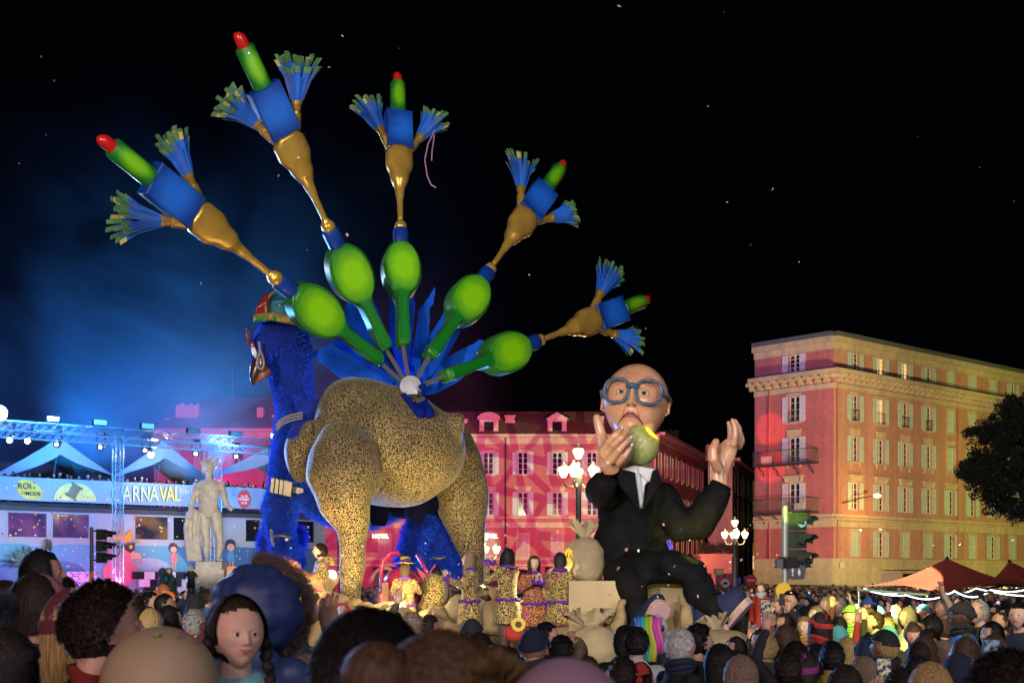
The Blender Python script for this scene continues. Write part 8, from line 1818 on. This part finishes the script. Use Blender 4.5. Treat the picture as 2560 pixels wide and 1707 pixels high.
# far crowd that reads as one mass
def far_crowd():
    import bmesh
    mats = [SK[0], SK[1], SK[2], HM_['black_hair'], HM_['brown_hair'], HM_['blonde_hair'], CM['black_coat'], CM['navy_coat'], CM['charcoal_coat'], CM['burgundy_coat'], CM['blue_coat'], CM['beige_coat']]
    mb = MB(); n = 0
    for d in np.arange(36, 92, 1.6):
        for xx in np.arange(-.40 * d, .40 * d, .8):
            x, y = xx + rs.uniform(-.3, .3), d + rs.uniform(-.6, .6)
            if (x + 15) ** 2 + (y - 66) ** 2 < 46 and y > 58 or (y > 62 + (x + 26) * .82 and x < -9): continue
            if rs.rand() < .15: continue
            h_ = rs.normal(1.67, .08); a = math.atan2(-x, 24 - y) ; fx, fy = (.8 - x), (23.5 - y); l = math.hypot(fx, fy); fx, fy = fx / l, fy / l
            mb.mi(6 + rs.randint(6)); mb.tube([(x, y, h_ - .95), (x, y, h_ - .5), (x, y, h_ - .30), (x, y, h_ - .22)], [(.2, .15), (.22, .15), (.2, .12), (.07, .07)], 8, ref=(1, 0, 0))
            mb.mi(rs.randint(3)); mb.ball((x, y, h_ - .12), (.078, .09, .115), 8, 6); mb.ball((x + fx * .09, y + fy * .09, h_ - .13), (.014, .014, .02), 5, 4)
            mb.mi(3 + rs.randint(3)); mb.ball((x - fx * .02, y - fy * .02, h_ - .085), (.085, .098, .10), 8, 6); n += 1
    o = mb.build('crowd', mats, smooth=True, fix=False); tag(o, 'dense far crowd filling the square behind the floats', 'crowd', kind='stuff')
far_crowd()
# guests on the roof terrace
tg = ['guest in %s leaning on the terrace banner' % c for c in ('black', 'navy', 'charcoal')]
for i in range(40):
    xx = 12 + i * 17 + rs.uniform(-5, 5)
    if 480 < xx < 560 and i % 2: continue
    t = rs.uniform(-2.2, .1); q = SF.p(s_of(xx, t), 6.12, t); d = q.y; h_ = rs.normal(1.68, .07); ci = rs.randint(3); ypx = YH - (6.12 + h_ - EYE) / d * F
    person(xx, ypx, d, tg[ci], pose='down' if i % 5 else 'clap', hair=['short', 'bob', 'long', 'crop'][rs.randint(4)], hc_=HC_[rs.randint(6)], coat=['black_coat', 'navy_coat', 'charcoal_coat'][ci], rz=rs.uniform(-20, 70), floor=6.12, group='guests on the roof terrace: ' + ['black', 'navy', 'charcoal'][ci])
# glowing hats by the fountain, yellow green spot on the right hand group
for k, (x, y, d) in enumerate(((392, 1475, 27), (410, 1460, 28), (425, 1478, 26.5))):
    o = person(x, y, d, ['person in an orange lit hat left in front of the fountain', 'person in a tall yellow orange lit hat in front of the fountain', 'person in a red orange lit hat right in front of the fountain'][k], hair=None, hat='slouch', hatc='orange_knit', coat='orange_knit', rz=60, group='people in glowing orange hats', floor=.0)
lamp('POINT', at(408, 1462, 25.6) + Vector((0, 0, .3)), 30, (1, .45, .1), size=.1)
lamp('SPOT', (3.2, 9, 6.5), 10000, (.85, 1, .12), at(2195, 1548, 17.2), size=.08, angle=11.5, blend=.35)
lamp('SPOT', (2.5, 8, 7), 3200, (1, .88, .62), at(2190, 1530, 18), size=.3, angle=38, blend=.6)
# ================================================================== people right in front of the camera, standing on the platform
def plaid_fn(n, L, p):
    tc = n.new('ShaderNodeTexCoord'); mp = n.new('ShaderNodeMapping'); mp.inputs['Scale'].default_value = (7, 7, 7); L.new(tc.outputs['Object'], mp.inputs[0]); ck = n.new('ShaderNodeTexChecker'); ck.inputs['Scale'].default_value = 1.0
    ck.inputs['Color1'].default_value = (.16, .008, .008, 1); ck.inputs['Color2'].default_value = (.008, .007, .007, 1); L.new(mp.outputs[0], ck.inputs['Vector']); L.new(ck.outputs[0], p.inputs['Base Color']); p.inputs['Roughness'].default_value = .9
CM['plaid'] = mk('red_black_plaid', plaid_fn); CM['puffer'] = mat('blue_puffer', (.025, .045, .16), rough=.5, var=.1, vscale=3); CM['aqua_coat'] = mat('aqua_coat', (.16, .42, .46), rough=.7, var=.12); CM['cream_coat'] = mat('cream_coat', (.42, .33, .22), rough=.8, var=.1)
NG = 'people close to the camera'
def tufts(parent, name, c, r_, n, ln, material, seed=0, wd=.0016, squash=(1, 1, 1)):
    rs2 = np.random.RandomState(seed); q = MB()
    for _ in range(n):
        d = Vector(rs2.normal(size=3)).normalized(); b = Vector(c) + Vector((d.x * squash[0], d.y * squash[1], d.z * squash[2])) * r_; dv = (d + Vector(rs2.normal(size=3)) * .35).normalized() * ln * rs2.uniform(.5, 1.2); s = dv.orthogonal().normalized() * wd; q.add([b - s, b + s, b + dv], [(0, 1, 2)])
    o = bpy.data.objects.new(name, q.mesh(name, material, False)); link(o, parent); o['kind'] = 'stuff'; return o
girl = person(592, 1488, 4.1, 'girl with two dark braids and an aqua coat looking back smiling', hair='parted', hc_='dark_hair', coat='aqua_coat', skin=1, rz=30, hi=True, face=dict(nose=.72, jaw=.36, mw=.08, smile=2.5, brow=.4, wide=.365), pitch=-2, scale=.90, group=NG, hn=5200)
for sx in (-1, 1):
    q = MB(); 
    for k in range(11):
        z = 1.56 - .042 * k; q.ball((sx * (.098 + .004 * k), .0 - .006 * k, z), (.024 - .0008 * k, .022, .027), 10, 7, rot=Matrix.Rotation(.5 * (1 if k % 2 else -1), 3, 'Y'))
    b = bpy.data.objects.new('braid', q.mesh('braid', HM_['dark_hair'], True)); link(b, girl)
m1 = person(258, 1459, 4.2, 'man with thick dark hair and red plaid coat, seen from behind, head turned right', hair='curly', hc_='dark_hair', coat='plaid', skin=0, rz=114, hi=True, floor=.4, group=NG, hn=8000, face=dict(nose=1.1))
for k, (x, y, z) in enumerate(((.02, .02, 1.735), (-.03, -.02, 1.738), (.05, .05, 1.72))):
    pass
m2 = person(98, 1434, 5.6, 'woman in a mauve pink flat cap at the left', hair='bob', hc_='dark_hair', hat='cap', hatc=mat('mauve_cap', (.32, .13, .14), rough=.9, bump=.4, bscale=80), coat='navy_coat', rz=112, hi=True, floor=.4, group=NG, hn=2600)
m3 = person(188, 1476, 5.0, 'woman with golden hair under a burgundy knitted hat at the left', hair='long', hc_='blonde_hair', hat='slouch', hatc='burgundy_coat', coat='black_coat', rz=140, hi=True, floor=.4, group=NG, hn=3600)
m4 = person(16, 1572, 4.4, 'person in a dark hat with a grey fur pompom and olive coat', hair='bob', hat='beanie', hatc='black_coat', coat='olive_coat', rz=150, hi=True, floor=.4, group=NG, hn=1500)
tufts(m4, 'fur_pompom', (0, .02, 1.79), .036, 2600, .035, mat('grey_fur', (.02, .03, .045), rough=.8), 5)
m5 = person(108, 1373, 6.2, 'child with black hair and white bow riding above the crowd at left', hair='bob', hc_='black_hair', coat='navy_coat', rz=95, scale=.85, group=NG, hn=1800, hi=True)
q = MB(); 
for sx in (-1, 1): q.ball((sx * .045, -.02, 1.745), (.045, .015, .028), 10, 7, rot=Matrix.Rotation(sx * .5, 3, 'Y'))
b = bpy.data.objects.new('hair_bow', q.mesh('hair_bow', CM['white_coat'], True)); link(b, m5); tufts(m5, 'fur_hood', (0, .06, 1.44), .115, 2400, .06, mat('sandy_fur', (.22, .16, .11), rough=.9), 7, squash=(1.1, 1, .5))
person(18, 1452, 6.8, 'woman with long dark brown hair cut off by the left edge', hair='long', hc_='dark_hair', coat='black_coat', rz=165, group=NG, floor=.0, hn=1500, hi=True)
person(140, 1432, 7.2, 'man in glasses in profile behind the flat cap woman', hair='short', hc_='dark_hair', coat='black_coat', rz=90, group=NG, hn=1500)
m6 = person(648, 1434, 5.4, 'person in a big blue quilted hood with brown fur trim facing right', hair=None, hat=None, coat='puffer', skin=0, rz=152, hi=True, floor=.4, group=NG, pose='phone')
q = MB(); vv = []; nu, nv = 40, 22
for i in range(nv + 1):
    t = PI * .86 * i / nv
    for j in range(nu):
        a = .75 + (2 * PI - 1.5) * j / (nu - 1); r_ = .158 + .018 * abs(math.sin(t * 4.6)) ** .6 - .008 * (abs(a - PI) < .09) - .006 * (abs(abs(a - PI) - 1.2) < .08) + .003 * math.sin(a * 7 + t * 9) ; vv.append((math.sin(t) * math.sin(a) * r_, -math.sin(t) * math.cos(a) * r_ * 1.05 + .015, 1.585 + math.cos(t) * r_ * 1.0))
q.add(vv, [(i * nu + j, (i + 1) * nu + j, (i + 1) * nu + j + 1, i * nu + j + 1) for i in range(nv) for j in range(nu - 1)]); b = bpy.data.objects.new('hood', q.mesh('hood', CM['puffer'], True)); link(b, m6)
fu = MB(); rs3 = np.random.RandomState(8)
for _ in range(9000):
    t = rs3.uniform(.05, PI * .84); a = .75 * (1 if rs3.rand() < .5 else -1) + rs3.normal() * .05; r_ = .168; b_ = Vector((math.sin(t) * math.sin(a) * r_, -math.sin(t) * math.cos(a) * r_ * 1.05 + .01, 1.585 + math.cos(t) * r_)); dv = (Vector((b_.x, b_.y - .1, b_.z - 1.585)).normalized() + Vector(rs3.normal(size=3)) * .35).normalized() * rs3.uniform(.03, .075); s = dv.orthogonal().normalized() * .0015; fu.add([b_ - s, b_ + s, b_ + dv], [(0, 1, 2)])
b = bpy.data.objects.new('fur_trim', fu.mesh('fur_trim', mat('brown_fur', (.10, .065, .05), rough=.8))); link(b, m6); b['kind'] = 'stuff'
m7 = person(925, 1512, 2.3, 'man with closely cropped black hair out of focus at the bottom', hair='crop', hc_='black_hair', coat='black_coat', skin=0, rz=158, hi=True, floor=.4, group=NG, hn=9000)
m8 = person(1125, 1580, 1.9, 'brunette out of focus with hair pinned up at the bottom centre', hair='bun', hc_='brown_hair', coat='black_coat', skin=0, rz=120, hi=True, floor=.4, group=NG, hn=7000)
tufts(m8, 'fur_hair_clip', (-.075, -.02, 1.66), .028, 1500, .026, mat('leopard_fur', (.12, .075, .02), rough=.8, var=.7, vscale=30), 9, squash=(2.0, 1.2, .6))
m9 = person(1415, 1646, 1.75, 'person in a pinkish mauve fleece hat out of focus at the bottom', hair=None, hat='beanie', hatc=mat('mauve_fleece', (.30, .17, .24), rough=.95, var=.08), coat='black_coat', rz=175, hi=True, floor=.4, group=NG)
m10 = person(2520, 1628, 3.9, 'person with curly dark hair at the bottom right corner', hair='curly', hc_='dark_hair', coat='black_coat', skin=0, rz=95, hi=True, floor=.4, group=NG, hn=5200)
bc = at(400, 1712, 3.9); bl_ = root('cream_balloon', bc, 'large cream balloon with bits of confetti stuck on it, beside the girl', 'balloon')
q = MB(); q.lathe([(.001, -.26), (.06, -.24)] + [(.168 * math.cos(t), .170 * math.sin(t) if t > 0 else .22 * math.sin(t)) for t in np.linspace(-1.1, 1.565, 22)], bc, 40, caps=False); q.build('skin', mat('cream_latex', (.34, .25, .15), rough=.65, var=.12, vscale=5), bl_, smooth=True)
q = MB(); q.tube([bc - Vector((0, 0, .2)), bc - Vector((.05, 0, .6)), bc - Vector((.02, 0, 1.0))], .002, 5); q.build('string', CM['white_coat'], bl_)
for x, y, m_, w_ in ((392, 1583, CM['green_coat'], .012), (458, 1580, CM['magenta_knit'], .016), (475, 1575, CM['orange_knit'], .01)):
    c = at(x, y + 2, 3.80); q = MB(); q.box(c, (w_, .003, w_ * .8), rot=Matrix.Rotation(.3, 3, 'Y')); q.build('paper_scrap', m_, bl_)
# unseen pinkish and blue fill spots, added to brighten the near heads
lamp('SPOT', (-3.5, -4, 3.4), 640, (1, .55, .60), at(600, 1600, 4.4), size=.5, angle=34, blend=.7)
lamp('SPOT', (2.0, -4, 3.5), 170, (.95, .6, .85), at(1150, 1620, 2.2), size=.5, angle=60, blend=.7)
lamp('SPOT', (-12, 16, 5), 1300, (.35, .5, 1), at(250, 1500, 5), size=.5, angle=40, blend=.6)
